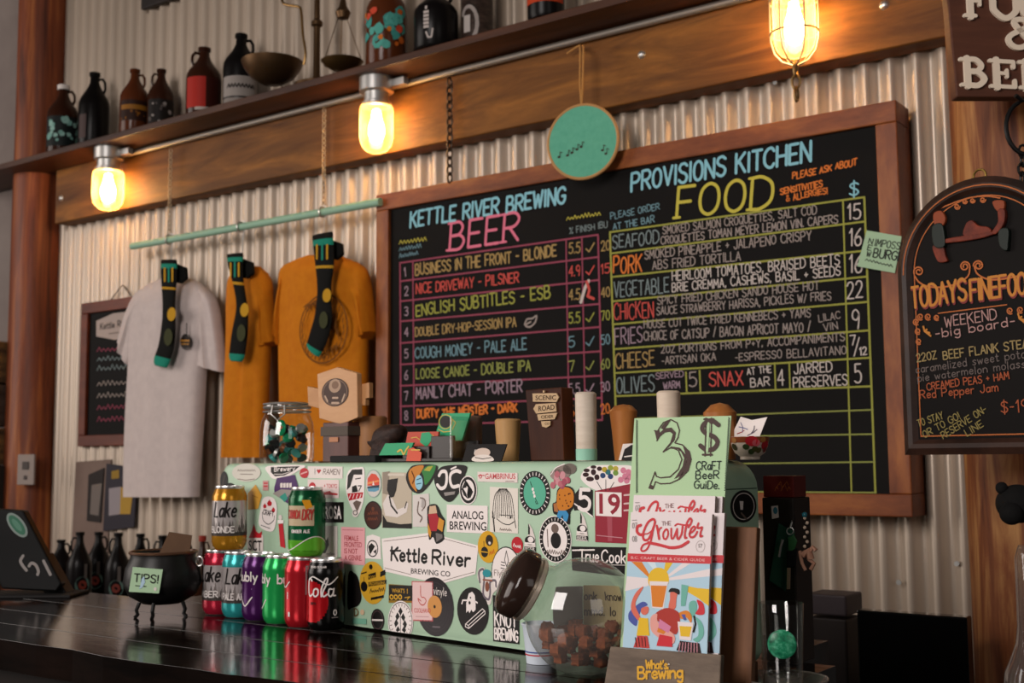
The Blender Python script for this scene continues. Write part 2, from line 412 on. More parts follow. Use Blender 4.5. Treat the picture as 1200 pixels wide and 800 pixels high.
# ------------------------------------------------------------------ materials used in several places
YW = 2.74          # plane of the corrugated wall
CT = 1.07          # bar top
M_corr = noisy('corrugated_steel', '#b5a594', '#c6b5a3', (1, 1, .25), 3, 0.38, 0.35, spec=0.5)
M_plaster = noisy('plaster', '#6f6460', '#857a74', (1, 1, 1), 2.5, 0.85)
M_beam = noisy('beam_wood', '#4a2a10', '#9a6428', (.55, 3, 3.2), 4.2, 0.55, bump=0.4, c3='#70461c', lo=.25, hi=.78, dist=1.0, spec=.2)
M_shelf = noisy('shelf_wood', '#2c170f', '#57331f', (.6, 5, 5), 4, 0.5, bump=0.2, spec=.3)
M_log = noisy('log_wood', '#3d1a0f', '#b06a35', (9, 9, .55), 2.2, 0.5, bump=0.4, c3='#7a3c1f', lo=.3, hi=.72, dist=.4, spec=.3)
M_log2 = noisy('log_wood_pale', '#3f190d', '#b98750', (10, 10, .8), 2.4, 0.55, bump=0.4, c3='#7d4625', lo=.3, hi=.72, dist=.6)
M_frame = noisy('frame_wood', '#5f2d14', '#a3602c', (1.2, 4, 4), 4, 0.45, bump=0.15, c3='#80431f', spec=.3)
M_frameV = noisy('frame_wood_upright', '#5f2d14', '#a3602c', (4, 4, 1.2), 4, 0.45, bump=0.15, c3='#80431f', spec=.3)
M_board = noisy('chalkboard', '#070504', '#0f0c0a', (1, 1, 1), 2.2, 0.65, detail=8, spec=.12)
M_steel = mat('galvanised', (.55, .54, .52), .38, .9)
M_iron = mat('black_iron', (.005, .0045, .0045), .42, 0, .25)
M_bronze = mat('dark_bronze', (.07, .045, .03), .4, .8)
M_black = mat('black_plastic', (.004, .004, .004), .4, 0, .14)
M_blackmatt = mat('black_matt', (.01, .009, .009), .7, 0, .2)
M_glass = glass('clear_glass', (.97, .98, .97))
M_white = mat('paper_white', '#e9e2de', .6)
CHALK = {k: mat('chalk_'+k, c, .9, 0, .1) for k, c in dict(white='#c9bdb5', grey='#9c8f88', blue='#8cc3cf', dblue='#6f8f98', pink='#e0788f', rose='#94495a', yellow='#c4b84e', lime='#9c9c4a', green='#8f9450', red='#c8544c', orange='#d9793a', tan='#a78a58', mauve='#9d8590', slate='#7d8a8a').items()}

# ------------------------------------------------------------------ floor and walls
m = MB(); m.box((-2.6, .6, -.03), (6.4, 5.2, .06), noisy('floor_boards', '#241710', '#3a271b', (.6, 5, 1), 3, .5)); struct(m, 'floor')
XL, XR = -4.235, -0.42
m = MB(); pitch = .0605; vs = []; n = int((XR-XL)/pitch*10)
for i in range(n+1):
    x = XL+(XR-XL)*i/n; t = 2*math.pi*(x-XL)/pitch
    s_ = math.sin(t); y = YW-.002-.0125*(1 if s_ > 0 else -1)*abs(s_)**.8
    vs += [(x, y, 0.0), (x, y, 3.7)]
m.add(vs, [(2*i, 2*i+2, 2*i+3, 2*i+1) for i in range(n)], M_corr, True)
m.add([(XL, YW+.03, 0), (XR, YW+.03, 0), (XR, YW+.03, 3.7), (XL, YW+.03, 3.7)], [(0, 1, 2, 3)], M_corr)
o = struct(m, 'wall_back')
m = MB(); m.box((-5.0, YW+.06, 1.85), (1.6, .1, 3.7), M_plaster); struct(m, 'wall_left')
# screws of the wall sheets
m = MB()
for px, py in ((1119, 153), (1054, 682), (1122, 660), (909, 97)):
    p = at_y(px, py, YW-.012); m.lathe([(0, -.006), (.006, -.006), (.006, 0)], M_steel, p, 8, axis=(0, 1, 0))
struct(m, 'trim_4')

# log posts
def log(c, r, z0, z1, material, name):
    m = MB(); prof = [(r, z0+(z1-z0)*i/24) for i in range(25)]
    m.lathe([(0, z0)]+prof+[(0, z1)], material, (c.x, c.y, 0), 28, wob=lambda a, z: 1+.02*math.sin(3*a+z*2)+.015*math.sin(5*a-z*3.1)+.01*math.sin(z*7+a))
    return struct(m, name)
cL = at_y(40, 400, 2.69); log(cL, .098, 0, 3.7, M_log, 'trim_2')
cR = at_y(1200, 400, 2.62); log(cR, .125, 0, 3.7, M_log2, 'trim_3')

# timber beam
BY = 2.66
zb = (at_y(65, 262, BY).z+at_y(1121, 40, BY).z)/2
SHY = 2.52
zs = at_y(300, 110, SHY).z            # top of the shelf
SH_T = .023
bx0 = at_y(64, 262, BY).x; bx1 = cR.x-.02
m = MB(); m.box(((bx0+bx1)/2, (BY+YW-.012)/2, (zb+zs-SH_T)/2), (bx1-bx0, YW-.012-BY, zs-SH_T-zb), M_beam)
for px, py in ((1036, 6), (72, 232), (752, 64)):
    p = at_y(px, py, BY)
    m.lathe([(0, -.008), (.009, -.006), (.012, 0)], M_steel, p, 10, axis=(0, 1, 0))
struct(m, 'trim_1', .004)

# shelf
sx0, sx1 = -4.75, -.45
sh = thing('wall_shelf', 'long dark timber shelf above the beam carrying old brown bottles', 'shelf', (-2.5, 2.6, zs-SH_T))
m = MB(); m.box(((sx0+sx1)/2, (SHY+YW-.012)/2, zs-SH_T/2), (sx1-sx0, YW-.012-SHY, SH_T), M_shelf); m.build('plank', sh, None, .003)

# conduit
CY = 2.645
c0 = at_y(138, 187, CY); c1 = at_y(845, 0, CY); cz = min((c0.z+c1.z)/2, zs-SH_T-.011)
m = MB(); m.tube([(c0.x-.03, CY, cz), (XR-.05, CY, cz)], .0095, mat('dull_conduit', (.26, .23, .2), .5, .6), 12)
solo(m, 'conduit_pipe', 'thin grey metal conduit pipe running under the timber shelf between the lamps', 'pipe', (-2.4, CY, cz-.01))

# ------------------------------------------------------------------ jelly-jar lamps with their own light
def lampglass(name):
    m_ = bpy.data.materials.new(name); m_.use_nodes = True; nt = m_.node_tree; nt.nodes.remove(nt.nodes['Principled BSDF'])
    t = nt.nodes.new('ShaderNodeBsdfTransparent'); d = nt.nodes.new('ShaderNodeBsdfTranslucent'); g = nt.nodes.new('ShaderNodeBsdfGlossy')
    g.inputs['Roughness'].default_value = .05; d.inputs[0].default_value = (1, .74, .36, 1)
    lw = nt.nodes.new('ShaderNodeLayerWeight'); lw.inputs[0].default_value = .45
    mr = nt.nodes.new('ShaderNodeMapRange'); mr.inputs[3].default_value = .07; mr.inputs[4].default_value = .55
    nt.links.new(lw.outputs['Facing'], mr.inputs[0])
    a = nt.nodes.new('ShaderNodeMixShader'); b = nt.nodes.new('ShaderNodeMixShader'); b.inputs[0].default_value = .06
    nt.links.new(mr.outputs[0], a.inputs[0]); nt.links.new(t.outputs[0], a.inputs[1]); nt.links.new(d.outputs[0], a.inputs[2])
    nt.links.new(a.outputs[0], b.inputs[1]); nt.links.new(g.outputs[0], b.inputs[2])
    nt.links.new(b.outputs[0], nt.nodes['Material Output'].inputs[0]); return m_
M_lampglass = lampglass('ribbed_lamp_glass')
M_fil = mat('filament', (1, .62, .25), .5, 0, .5, 55)
M_bulb = mat('bulb_glow', (1, .58, .23), .5, 0, .5, 72.0)
LY = 2.59
def lamp(px, ytop, ybot, wpx, label, caged=False):
    p = at_y(px, ybot, LY); d = depth(p); r = wpx/2*d/FPX
    zt = zs-SH_T; zg1 = p.z; zg0 = at_y(px, ytop, LY).z
    x = p.x
    t = thing('jar_lamp', label, 'lamp', (x, LY, zg1), 'jar lamps under the shelf')
    hb = min(.045, (zt-zg0)*.55)
    m = MB(); m.lathe([(0, zt), (.052, zt), (.052, zt-hb), (.045, zt-hb-.004), (0, zt-hb-.004)], M_steel, (x, LY, 0), 28)
    m.box((x+.07, LY+.02, zt-.02), (.06, .022, .022), M_steel); m.build('junction_box', t)
    m = MB(); m.lathe([(r*.72, zt-hb), (r*.72, zg0+.004), (r*.85, zg0), (r*.85, zg0-.012), (r*.6, zg0-.012)], M_steel, (x, LY, 0), 28); m.build('lamp_holder', t)
    H = zg0-zg1
    prof = [(r*.86, zg0-.004), (r*.97, zg0-.10*H), (r, zg0-.25*H), (r, zg0-.68*H), (r*.9, zg0-.83*H), (r*.66, zg0-.94*H), (r*.3, zg0-.99*H), (0, zg1)]
    m = MB(); m.lathe(prof, M_lampglass, (x, LY, 0), 40, wob=lambda a, z: 1+.012*math.sin(14*a)); m.build('glass_jar', t)
    m = MB(); m.lathe([(0, zg0-.10*H), (r*.22, zg0-.14*H), (r*.3, zg0-.3*H), (r*.46, zg0-.48*H), (r*.46, zg0-.62*H), (r*.3, zg0-.76*H), (0, zg0-.82*H)], M_bulb, (x, LY, 0), 20)
    b = m.build('bulb', t)
    m = MB()
    for k in range(5):
        a = 2*math.pi*k/5; m.tube([(x+.009*math.cos(a), LY+.009*math.sin(a), zg0-.25*H), (x+.012*math.cos(a+.6), LY+.012*math.sin(a+.6), zg0-.65*H)], .0016, M_fil, 5)
    m.build('filament', b)
    if caged:
        m = MB(); Mc = mat('cage_wire', (.5, .42, .3), .4, .8)
        for k in range(6):
            a = math.pi*k/6*2+.3; rr = r*1.1
            m.tube([(x+rr*math.cos(a)*q, LY+rr*math.sin(a)*q, zg0+(zg1-.012-zg0)*u) for q, u in ((1, 0), (1.02, .4), (1, .66), (.86, .84), (.55, .97), (.12, 1.03))], .0022, Mc, 6)
        for u, q in ((.12, 1.01), (.62, 1.01)):
            m.tube([(x+r*1.11*q*math.cos(2*math.pi*i/24), LY+r*1.11*q*math.sin(2*math.pi*i/24), zg0+(zg1-zg0)*u) for i in range(24)], .0022, Mc, 6, True)
        m.build('wire_cage', t)
    return t, Vector((x, LY, zg1))
lamp(126, 198, 247, 36, 'lit glass jar lamp under the left end of the shelf, near the log post')
lamp(441, 121, 180, 40, 'lit glass jar lamp under the shelf, above the top left corner of the big chalkboard')
_, L3 = lamp(932, -8, 68, 50, 'lit jar lamp inside a wire cage with a chain hanging below it', True)

# ------------------------------------------------------------------ chains
def chain(p0, p1, link, r, material, label, name='hanging_chain', hook=True):
    m = MB(); p0 = Vector(p0); p1 = Vector(p1); L = (p0-p1).length; n = max(2, int(L/(link*.78)))
    d = (p1-p0)/n
    for i in range(n):
        c = p0+d*(i+.5); ax = Vector((1, 0, 0)) if i % 2 else Vector((0, 1, 0)); u = d.normalized()
        m.tube([c+u*(link*.5*math.cos(2*math.pi*k/10))+ax*(link*.3*math.sin(2*math.pi*k/10)) for k in range(10)], r, material, 5, True)
    return solo(m, name, label, 'chain', p1, 'chains hanging from the beam')
def zpt(px, py, Y): return at_y(px, py, Y)
RY = 2.63
M_chainpale = mat('pale_chain', (.42, .33, .22), .5, .5)
q0, q1 = zpt(527, 92, BY-.02), zpt(527, 213, BY-.02); chain((q1.x, q0.y, q0.z), q1, .03, .0032, M_bronze, 'dark chain from the beam to the top left of the big chalkboard')
q0, q1 = L3-Vector((0, 0, .012)), zpt(932, 134, BY-.03)
chain(q0, (q0.x, LY, q1.z+.02), .034, .0035, mat('aged_brass_chain', (.30, .19, .08), .4, .8), 'brass chain hanging below the wire caged lamp')
q0, q1 = zpt(380, 127, RY), zpt(379, 249, RY); chain((q1.x, RY, q0.z), q1, .02, .0018, M_chainpale, 'thin pale chain holding the right end of the mint rail')
q0, q1 = zpt(201, 174, RY), zpt(198, 280, RY); chain((q1.x, RY, q0.z), q1, .02, .0018, M_chainpale, 'thin pale chain holding the left end of the mint rail')

# ------------------------------------------------------------------ clothes rail
M_mint = mat('mint_paint', '#8fb59c', .5)
ra, rb = zpt(155, 289, RY), zpt(446, 236, RY); rz = (ra.z+rb.z)/2
rail = thing('clothes_rail', 'mint green round rail hanging level above the T-shirts', 'rail', (ra.x, RY, rz))
m = MB(); m.tube([(ra.x, RY, rz), (rb.x, RY, rz)], .0125, M_mint, 16); m.build('rod', rail)
for px, py in ((198, 284), (282, 267), (378, 251)):
    q = zpt(px, py, RY); m = MB()
    m.tube([(q.x, RY+.0165*math.cos(2*math.pi*k/16), rz+.0165*math.sin(2*math.pi*k/16)) for k in range(16)], .0028, M_steel, 6, True); m.build('ring', rail)

# ------------------------------------------------------------------ T-shirts, hangers, socks
SY = RY-.004
FS = Flat((0, SY, 0), (1, 0, 0), (0, 0, 1))
M_shirtw = noisy('white_cotton', '#c0b2ae', '#cbbdb8', (1, 1, 1), 30, .9)
M_shirty = noisy('mustard_cotton', '#bd6b06', '#c9780c', (1, 1, 1), 30, .9)
M_shirtd = mat('mustard_shade_cotton', '#b96d10', .9)
def shirt(name, rows, sleeves, material, th, label, base_px, fold=.006, print_fn=None, seed=1, turn=0):
    rnd = random.Random(seed); t0 = FS.P(*base_px); base = FS.m(t0.x, t0.y)
    t = thing(name, label, 'T-shirt', base, 'T-shirts on the mint rail')
    ph = [rnd.uniform(0, 6) for _ in range(4)]
    def ring(A, B, tk, v):
        pts = []
        for k in range(36):
            a = 2*math.pi*k/36; s = -math.cos(a); c = math.sin(a); q = A+(B-A)*((s+1)/2)
            f = (math.sin(s*7+ph[0]+v*1.2)+.6*math.sin(s*13+ph[1]-v*2))*fold*(.35+v*.9)
            o = (abs(c)**.6)*(1 if c > 0 else -1)*tk+f*(abs(c)**.5)
            pts.append(FS.m(q.x, q.y, o))
        return pts
    m = MB(); rg = []; N = len(rows)
    L = catmull([Vector((x0, y, 0)) for y, x0, x1, k in rows], 3); Rt = catmull([Vector((x1, y, k)) for y, x0, x1, k in rows], 3)
    for i in range(len(L)):
        rg.append(ring(FS.P(L[i].x, L[i].y), FS.P(Rt[i].x, Rt[i].y), th*Rt[i].z, i/len(L)))
    m.loft(rg, material); m.build('shirt_body', t)
    for sl in sleeves:
        m = MB(); A = catmull([Vector(a+(0,)) for a, b in sl], 3); B = catmull([Vector(b+(0,)) for a, b in sl], 3)
        m.loft([ring(FS.P(A[i].x, A[i].y), FS.P(B[i].x, B[i].y), th*.75, i/len(A)) for i in range(len(A))], material); m.build('sleeve', t)
    if print_fn: print_fn(t, th)
    return t
def hanger(pxt, label, yshould, w):
    q = FS.P(*pxt); x = q.x; m = MB(); zc = FS.P(pxt[0], yshould).y
    hk = [(x+.016*math.cos(a), RY, rz+.004+.016*math.sin(a)) for a in [R_(200-30*i) for i in range(8)]]
    m.tube([(x-.016, RY, rz)]+hk+[(x+.004, RY, rz-.03), (x, RY, zc+.012), (x-.006, RY, zc+.006)], .002, M_steel, 6)
    solo(m, 'wire_hanger', label, 'hanger', (x, RY, zc), 'wire hangers on the mint rail')
hanger((199, 289), 'wire hanger carrying the white T-shirt', 330, .12)
hanger((283, 271), 'wire hanger carrying the narrow mustard T-shirt', 318, .06)
hanger((378, 254), 'wire hanger carrying the printed mustard T-shirt', 300, .12)
def kettle_print(t, th):
    m = MB(); q = FS.P(217, 401); F2 = Flat(FS.m(0, 0, th+.012), (1, 0, 0), (0, 0, 1)); K = ink('#1c1512'); Yy = ink('#b07a2e')
    px_disc(m, F2, 217, 400, 5.2, 9, K, .001); px_line(m, F2, [(219, 379), (219, 392)], 1.6, K, .001); px_line(m, F2, [(212, 399), (222, 399)], 2, Yy, .0016); px_line(m, F2, [(213, 403), (222, 403)], 1.2, Yy, .0016)
    m.build('chest_print', t, label='small black kettle print')
shirt('t_shirt', [(327, 188, 226, .25), (336, 172, 240, .7), (352, 160, 248, 1), (380, 156, 246, 1), (425, 155, 240, 1), (480, 152, 237, 1), (540, 150, 233, 1), (582, 149, 231, .9)],
      [[((176, 334), (166, 372)), ((162, 345), (160, 395)), ((150, 372), (158, 420)), ((143, 400), (154, 428))], [((236, 372), (240, 336)), ((238, 395), (252, 352)), ((236, 420), (259, 390)), ((236, 428), (264, 436))]],
      M_shirtw, .045, 'plain white T-shirt hanging at the left of the rail', (190, 585), .005, kettle_print, 3)
shirt('t_shirt', [(312, 278, 304, .3), (322, 272, 312, .8), (340, 268, 316, 1), (400, 267, 314, 1), (470, 264, 311, 1), (536, 261, 309, .9)],
      [[((308, 370), (310, 318)), ((308, 385), (315, 335)), ((307, 402), (319, 380)), ((309, 408), (321, 400))]],
      M_shirty, .036, 'narrow mustard T-shirt turned sideways between the other two shirts', (283, 538), .007, None, 5)
def round_print(t, th):
    m = MB(); K = mat('ink_brown_print', '#6e3f0c', .9); F2 = Flat(FS.m(0, 0, th+.014), (1, 0, 0), (0, 0, 1)); c = F2.P(379, 385); rx = .105
    disc(m, F2, c, rx*.98, K, .001, 40, rx*1.02, rx*.93)
    for k in range(30):
        a = 2*math.pi*k/30; p = (c.x+rx*.84*math.cos(a), c.y+rx*.86*math.sin(a))
        ribbon(m, F2, [(p[0]-.004, p[1]-.006), (p[0]+random.uniform(-.006, .006), p[1]+.007)], .004, K, .001)
    stext(m, F2, 'The', c.x-.075, c.y+.055, .05, .02, .004, K, .001, .5); stext(m, F2, 'Brew', c.x+.0, c.y-.09, .07, .022, .004, K, .001, .45)
    for k in range(9): ribbon(m, F2, [(c.x+random.uniform(.02, .07), c.y+random.uniform(-.05, .05)) for _ in range(3)], .0035, K, .001)
    m.build('chest_print', t, label='round brown print')
shirt('t_shirt', [(299, 362, 398, .25), (306, 346, 414, .6), (316, 332, 428, .9), (340, 330, 431, 1), (400, 330, 429, 1), (470, 331, 428, 1), (540, 333, 427, .9)],
      [[((424, 372), (416, 306)), ((426, 385), (428, 318)), ((427, 395), (434, 360)), ((428, 398), (436, 388))], [((338, 316), (335, 362)), ((333, 330), (334, 385)), ((329, 360), (334, 402)), ((328, 385), (334, 408))]],
      M_shirty, .045, 'mustard T-shirt with a round brown print at the right of the rail', (380, 540), .006, round_print, 9)
M_sockk = mat('sock_black', (.010, .010, .009), .9, 0, .1); M_sockt = mat('sock_teal', '#17806a', .9); M_socky = mat('sock_yellow', '#b98a1c', .9)
def sock(path, label, back, face, toe=(0, 0), letters=True):
    """path: (left px, right px) down the sock"""
    A = catmull([Vector(a+(0,)) for a, b in path], 6); B = catmull([Vector(b+(0,)) for a, b in path], 6)
    F2 = Flat((0, SY-face, 0), (1, 0, 0), (0, 0, 1)); rings = []; mats = []
    N = len(A)
    for i in range(N):
        a, b = F2.P(A[i].x, A[i].y), F2.P(B[i].x, B[i].y)
        e = .012
        if i in (0, N-1): e = .006
        rings.append([F2.m(*(a+(b-a)*((1-math.cos(2*math.pi*k/16))/2)), e*math.sin(2*math.pi*k/16)) for k in range(16)])
        u = i/(N-1)
        mats.append(M_sockk if u < .03 else M_sockt if u < .065 else M_sockk if u < .23 else M_socky if u < .26 else M_sockk if u < .82 else M_sockt)
    q = F2.P(*path[0][0]); base = F2.m(*F2.P(*path[-1][0]))
    t = thing('sock', label, 'sock', base, 'patterned socks clipped over the T-shirts')
    m = MB(); m.loft(rings, M_sockk, mats=mats[:-1]+[mats[-1]]); m.build('sock_leg', t)
    (l, tp), (r, tq) = path[0]; w = r-l; h = (path[-1][0][1]-tp)
    F3 = Flat((0, SY-face-.0135, 0), (1, 0, 0), (0, 0, 1))
    for f0, y0, y1, mm in ((.22, .085, .2, M_socky), (.72, .085, .2, M_socky), (.48, .075, .205, M_sockt)):
        m = MB(); px_line(m, F3, [(l+w*f0, tp+h*y0), (l+w*f0, tp+h*y1)], 3, mm, 0); m.build('knit_stripe', t)
    mid = path[len(path)//2]
    cx = (mid[0][0]+mid[1][0])/2; cy = mid[0][1]
    m = MB(); px_disc(m, F3, cx+3, cy-2, 5, 8, M_socky, .0002); m.build('yellow_spot', t)
    m = MB(); px_disc(m, F3, cx-1, cy+h*.2, 5, 10, mat('sock_olive', '#3a3c22', .9), .0002); m.build('olive_spot', t)
    # second sock of the pair folded behind
    m = MB(); s = back
    px0 = [(l+w+1, tp+6), (l+w+9, tp+9), (l+w+10, tp+22), (l+w+3, tp+28)]
    F4 = Flat((0, SY-face+.02, 0), (1, 0, 0), (0, 0, 1))
    m.prism([F4.m(*F4.P(*p)) for p in [(l+w*.5, tp+2)]+px0+[(l+w*.5, tp+26)]], (0, .016, 0), M_sockk); m.build('folded_sock', t, None, .004)
    return t
sock([((189, 304), (207, 304)), ((189, 320), (207, 320)), ((190, 336), (206, 337)), ((191, 352), (205, 353)), ((191, 370), (205, 371)), ((189, 388), (205, 391)), ((186, 405), (203, 409)), ((181, 420), (198, 425)), ((182, 428), (195, 431))],
     'black sock with teal toe over the white T-shirt', True, .075)
sock([((266, 298), (285, 296)), ((268, 312), (284, 312)), ((273, 330), (285, 331)), ((277, 350), (288, 350)), ((277, 365), (290, 366)), ((273, 385), (290, 388)), ((270, 405), (288, 408)), ((269, 417), (286, 418)), ((271, 423), (283, 424))],
     'black sock with teal toe over the narrow mustard T-shirt', True, .08)
sock([((366, 276), (390, 271)), ((368, 295), (391, 294)), ((370, 312), (391, 311)), ((372, 330), (388, 332)), ((372, 348), (388, 350)), ((369, 370), (389, 374)), ((363, 392), (383, 400)), ((360, 404), (375, 416)), ((364, 410), (373, 418))],
     'black sock with teal toe over the printed mustard T-shirt', True, .078)

# ------------------------------------------------------------------ small chalkboard behind the white shirt
SBY = YW-.035
FB = Flat((0, SBY, 0), (1, 0, 0), (0, 0, 1))
def framed_board(F, l, r, t_, b, fw, fd, mf, mfv, mboard, name, label, rec=.012):
    """frame of four rails around a recessed board; coordinates in the plane"""
    ob = thing(name, label, 'chalkboard', F.m((l+r)/2, b, -fd/2))
    for (a0, a1, b0, b1, mm) in ((l, r, t_-fw, t_, mf), (l, r, b, b+fw, mf), (l, l+fw, b+fw, t_-fw, mfv), (r-fw, r, b+fw, t_-fw, mfv)):
        m = MB(); m.prism([F.m(a0, b0), F.m(a1, b0), F.m(a1, b1), F.m(a0, b1)], -F.n*fd, mm); m.build('frame_rail', ob, None, .003)
    m = MB(); m.prism([F.m(l+fw*.9, b+fw*.9, -rec), F.m(r-fw*.9, b+fw*.9, -rec), F.m(r-fw*.9, t_-fw*.9, -rec), F.m(l+fw*.9, t_-fw*.9, -rec)], -F.n*.008, mboard); m.build('slate', ob)
    return ob
a = FB.P(95, 357); b = FB.P(96, 523)
M_frame2 = noisy('red_brown_frame', '#4a1d10', '#6b3019', (1.2, 4, 4), 4, .45)
sb = framed_board(FB, a.x, a.x+.46, a.y+.005, b.y, .042, .025, M_frame2, M_frame2, M_board, 'small_chalkboard', 'small red brown framed chalkboard half behind the white T-shirt')
m = MB(); Fb2 = Flat(FB.m(0, 0, -.011), (1, 0, 0), (0, 0, 1))
px_poly(m, Fb2, [(113, 376), (133, 367), (160, 364), (160, 396), (134, 398), (113, 394)], ink('#a89890'), .001)
m.build('logo_plate', sb); m = MB(); px_text(m, Fb2, 'Kettle River', (118, 386), (152, 381), 7, 1.3, ink('#2a2220'), .0015); px_line(m, Fb2, [(128, 391), (150, 388)], 1, ink('#5a4c46'), .0015); m.build('logo_lettering', sb)
for k, (y, c) in enumerate(((412, 'rose'), (423, 'slate'), (434, 'slate'), (452, 'grey'), (466, 'grey'), (480, 'rose'), (494, 'rose'))):
    m = MB(); scribble(m, Fb2, (114, y), (150, y-2), 6, 1, CHALK[c], .001, 7); m.build('chalk_line', sb)
m = MB(); pk = FB.P(141, 334)
m.tube([FB.m(FB.P(126, 352).x, a.y, -.01), FB.m(pk.x-.004, pk.y, -.01), FB.m(pk.x+.004, pk.y, -.01), FB.m(FB.P(153, 348).x, a.y, -.01)], .0025, M_bronze, 6); m.build('hanging_wire', sb)

p = at_y(187, 5, YW-.03); q = at_y(207, 5, YW-.03); m = MB(); m.box((p.x, YW-.03, p.z+.09), (2*(q.x-p.x), .02, .18), noisy('dark_plaque', '#16100e', '#2b2320', (1, 1, 1), 12, .6)); solo(m, 'wall_plaque', 'dark plaque on the upper wall cut off by the top edge of the photo', 'plaque', (p.x, YW-.03, p.z), None, .003)

# papers pinned to the wall under it
FP_ = Flat((0, YW-.016, 0), (1, 0, 0), (0, 0, 1))
def sheet(px, material, label, name='wall_notice', off=0, th=.004, draw=None, cat='notice', group='notices pinned under the small chalkboard'):
    q = [FP_.P(*p) for p in px]; m = MB(); m.prism([FP_.m(p.x, p.y, off) for p in q], FP_.n*th, material)
    if draw: draw(m, off+th+.0006)
    return solo(m, name, label, cat, FP_.m(q[-1].x, q[-1].y, off), group)
sheet([(90, 541), (131, 538), (127, 650), (84, 652)], noisy('kraft_card', '#6d5a52', '#7d6a60', (1, 1, 1), 4, .9), 'plain taupe card pinned below the small chalkboard')
def d1(m, o):
    px_poly(m, FP_, [(134, 552), (143, 550), (143, 560), (134, 561)], ink('#8c6d22'), o); px_poly(m, FP_, [(131, 572), (145, 570), (144, 602), (131, 604)], ink('#8d8487'), o); px_poly(m, FP_, [(145, 570), (159, 577), (156, 602), (144, 602)], ink('#a5812f'), o)
sheet([(128, 543), (164, 548), (160, 617), (124, 622)], ink('#2c2830'), 'dark navy leaflet with pale and yellow panels on the wall', 'wall_leaflet', .006, .006, d1)
def d2(m, o): px_poly(m, FP_, [(110, 568), (122, 566), (118, 604), (108, 602)], ink('#6c625c'), o)
sheet([(106, 556), (124, 548), (120, 612), (104, 610)], ink('#241d1b'), 'narrow black leaflet beside the taupe card', 'wall_leaflet', .005, .004, d2)
# socket plate on the left post
po = at_y(31, 550, cL.y-.1); m = MB()
ang = face_ang(po); 
RM = Matrix.Rotation(R_(20), 3, 'Z')
m.box(po, (.075, .01, .115), mat('outlet_plate', '#8b7d75', .5), RM)
m.box(po+RM @ Vector((0, -.006, .015)), (.03, .004, .03), mat('outlet_dark', '#3a302c', .5), RM); m.box(po+RM @ Vector((0, -.006, -.03)), (.014, .004, .016), mat('outlet_dark', '#3a302c', .5), RM)
solo(m, 'socket_plate', 'pale socket plate screwed to the left log post', 'socket', po-Vector((0, 0, .06)), None, .002)
# stacked boards leaning beyond the post
for k, (y0, y1, c, lb) in enumerate(((402, 450, '#7a5a35', 'pale timber offcut beyond the left log post, topmost'), (452, 500, '#4e4038', 'grey timber offcut beyond the left log post, middle'), (502, 545, '#7d5a34', 'tan timber offcut beyond the left log post, lowest'))):
    p = at_y(-6, y1, YW-.12); z1_ = at_y(-6, y0, YW-.12).z; m = MB()
    m.box((p.x, YW-.1, (p.z+z1_)/2), (.18, .2, z1_-p.z-.002), noisy('offcut%d' % k, c, '#33241a', (2, 2, 9), 5, .7)); solo(m, 'timber_offcut', lb, 'timber', (p.x, YW-.1, p.z), 'timber stacked beyond the post', .004)
p = at_y(-6, 545, YW-.12); m = MB(); m.box((p.x, YW-.1, p.z/2), (.22, .22, p.z), mat('dark_stand', (.02, .015, .012), .7)); solo(m, 'timber_stand', 'dark stand carrying the timber offcuts beyond the left post', 'stand', (p.x, YW-.1, 0), None, .004)

# ------------------------------------------------------------------ big menu chalkboard
YB = 2.64
F0 = Flat((0, YB, 0), (1, 0, 0), (0, 0, 1))
bl = F0.P(440, 380).x; br = F0.P(1060, 370).x; bt = (F0.P(440, 232).y+F0.P(1048, 112.5).y)/2; bb = F0.P(1071, 606).y
fwid = F0.P(1060, 370).x-F0.P(1034, 370).x
mb_ = framed_board(F0, bl, br, bt, bb, fwid, .09, M_frame, M_frameV, M_board, 'menu_chalkboard', 'huge wood framed chalkboard with beer list and food menu', .012)
FM = Flat((0, YB+.012, 0), (1, 0, 0), (0, 0, 1))
m = MB()
def T(s, p0, p1, h, w, c, **kw): px_text(m, FM, s, p0, p1, h, w, CHALK[c], .001, **kw)
def Ln(pts, w, c): px_line(m, FM, pts, w, CHALK[c], .0008)
T('KETTLE RIVER BREWING', (481, 266), (662, 238), 17, 3.0, 'blue', slant=.06, jit=.03)
T('BEER', (527, 293), (607, 281), 31, 3.4, 'pink', slant=.1, serif=.8)
for y, c, x1 in ((286, 'yellow', 500), (294, 'dblue', 494), (302, 'dblue', 490)): scribble(m, FM, (468, y), (x1, y-4), 5, 1, CHALK[c], .0008, 8)
yl = [308, 329.5, 353, 376.5, 402, 427, 452, 476, 498]; yr = [275, 301, 328, 356, 383, 411.5, 440, 466, 492]
for a_, b_ in zip(yl, yr): Ln([(469, a_), (701+(b_-275)*.022, b_)], 1.9, 'rose')
Ln([(469, 308), (470, 498)], 2.2, 'rose'); Ln([(701, 275), (706, 492)], 2.2, 'rose'); Ln([(484, 306), (485.5, 496)], 1.8, 'rose'); Ln([(663.5, 281), (667, 490)], 1.8, 'rose'); Ln([(682, 278), (686, 490)], 1.8, 'rose')
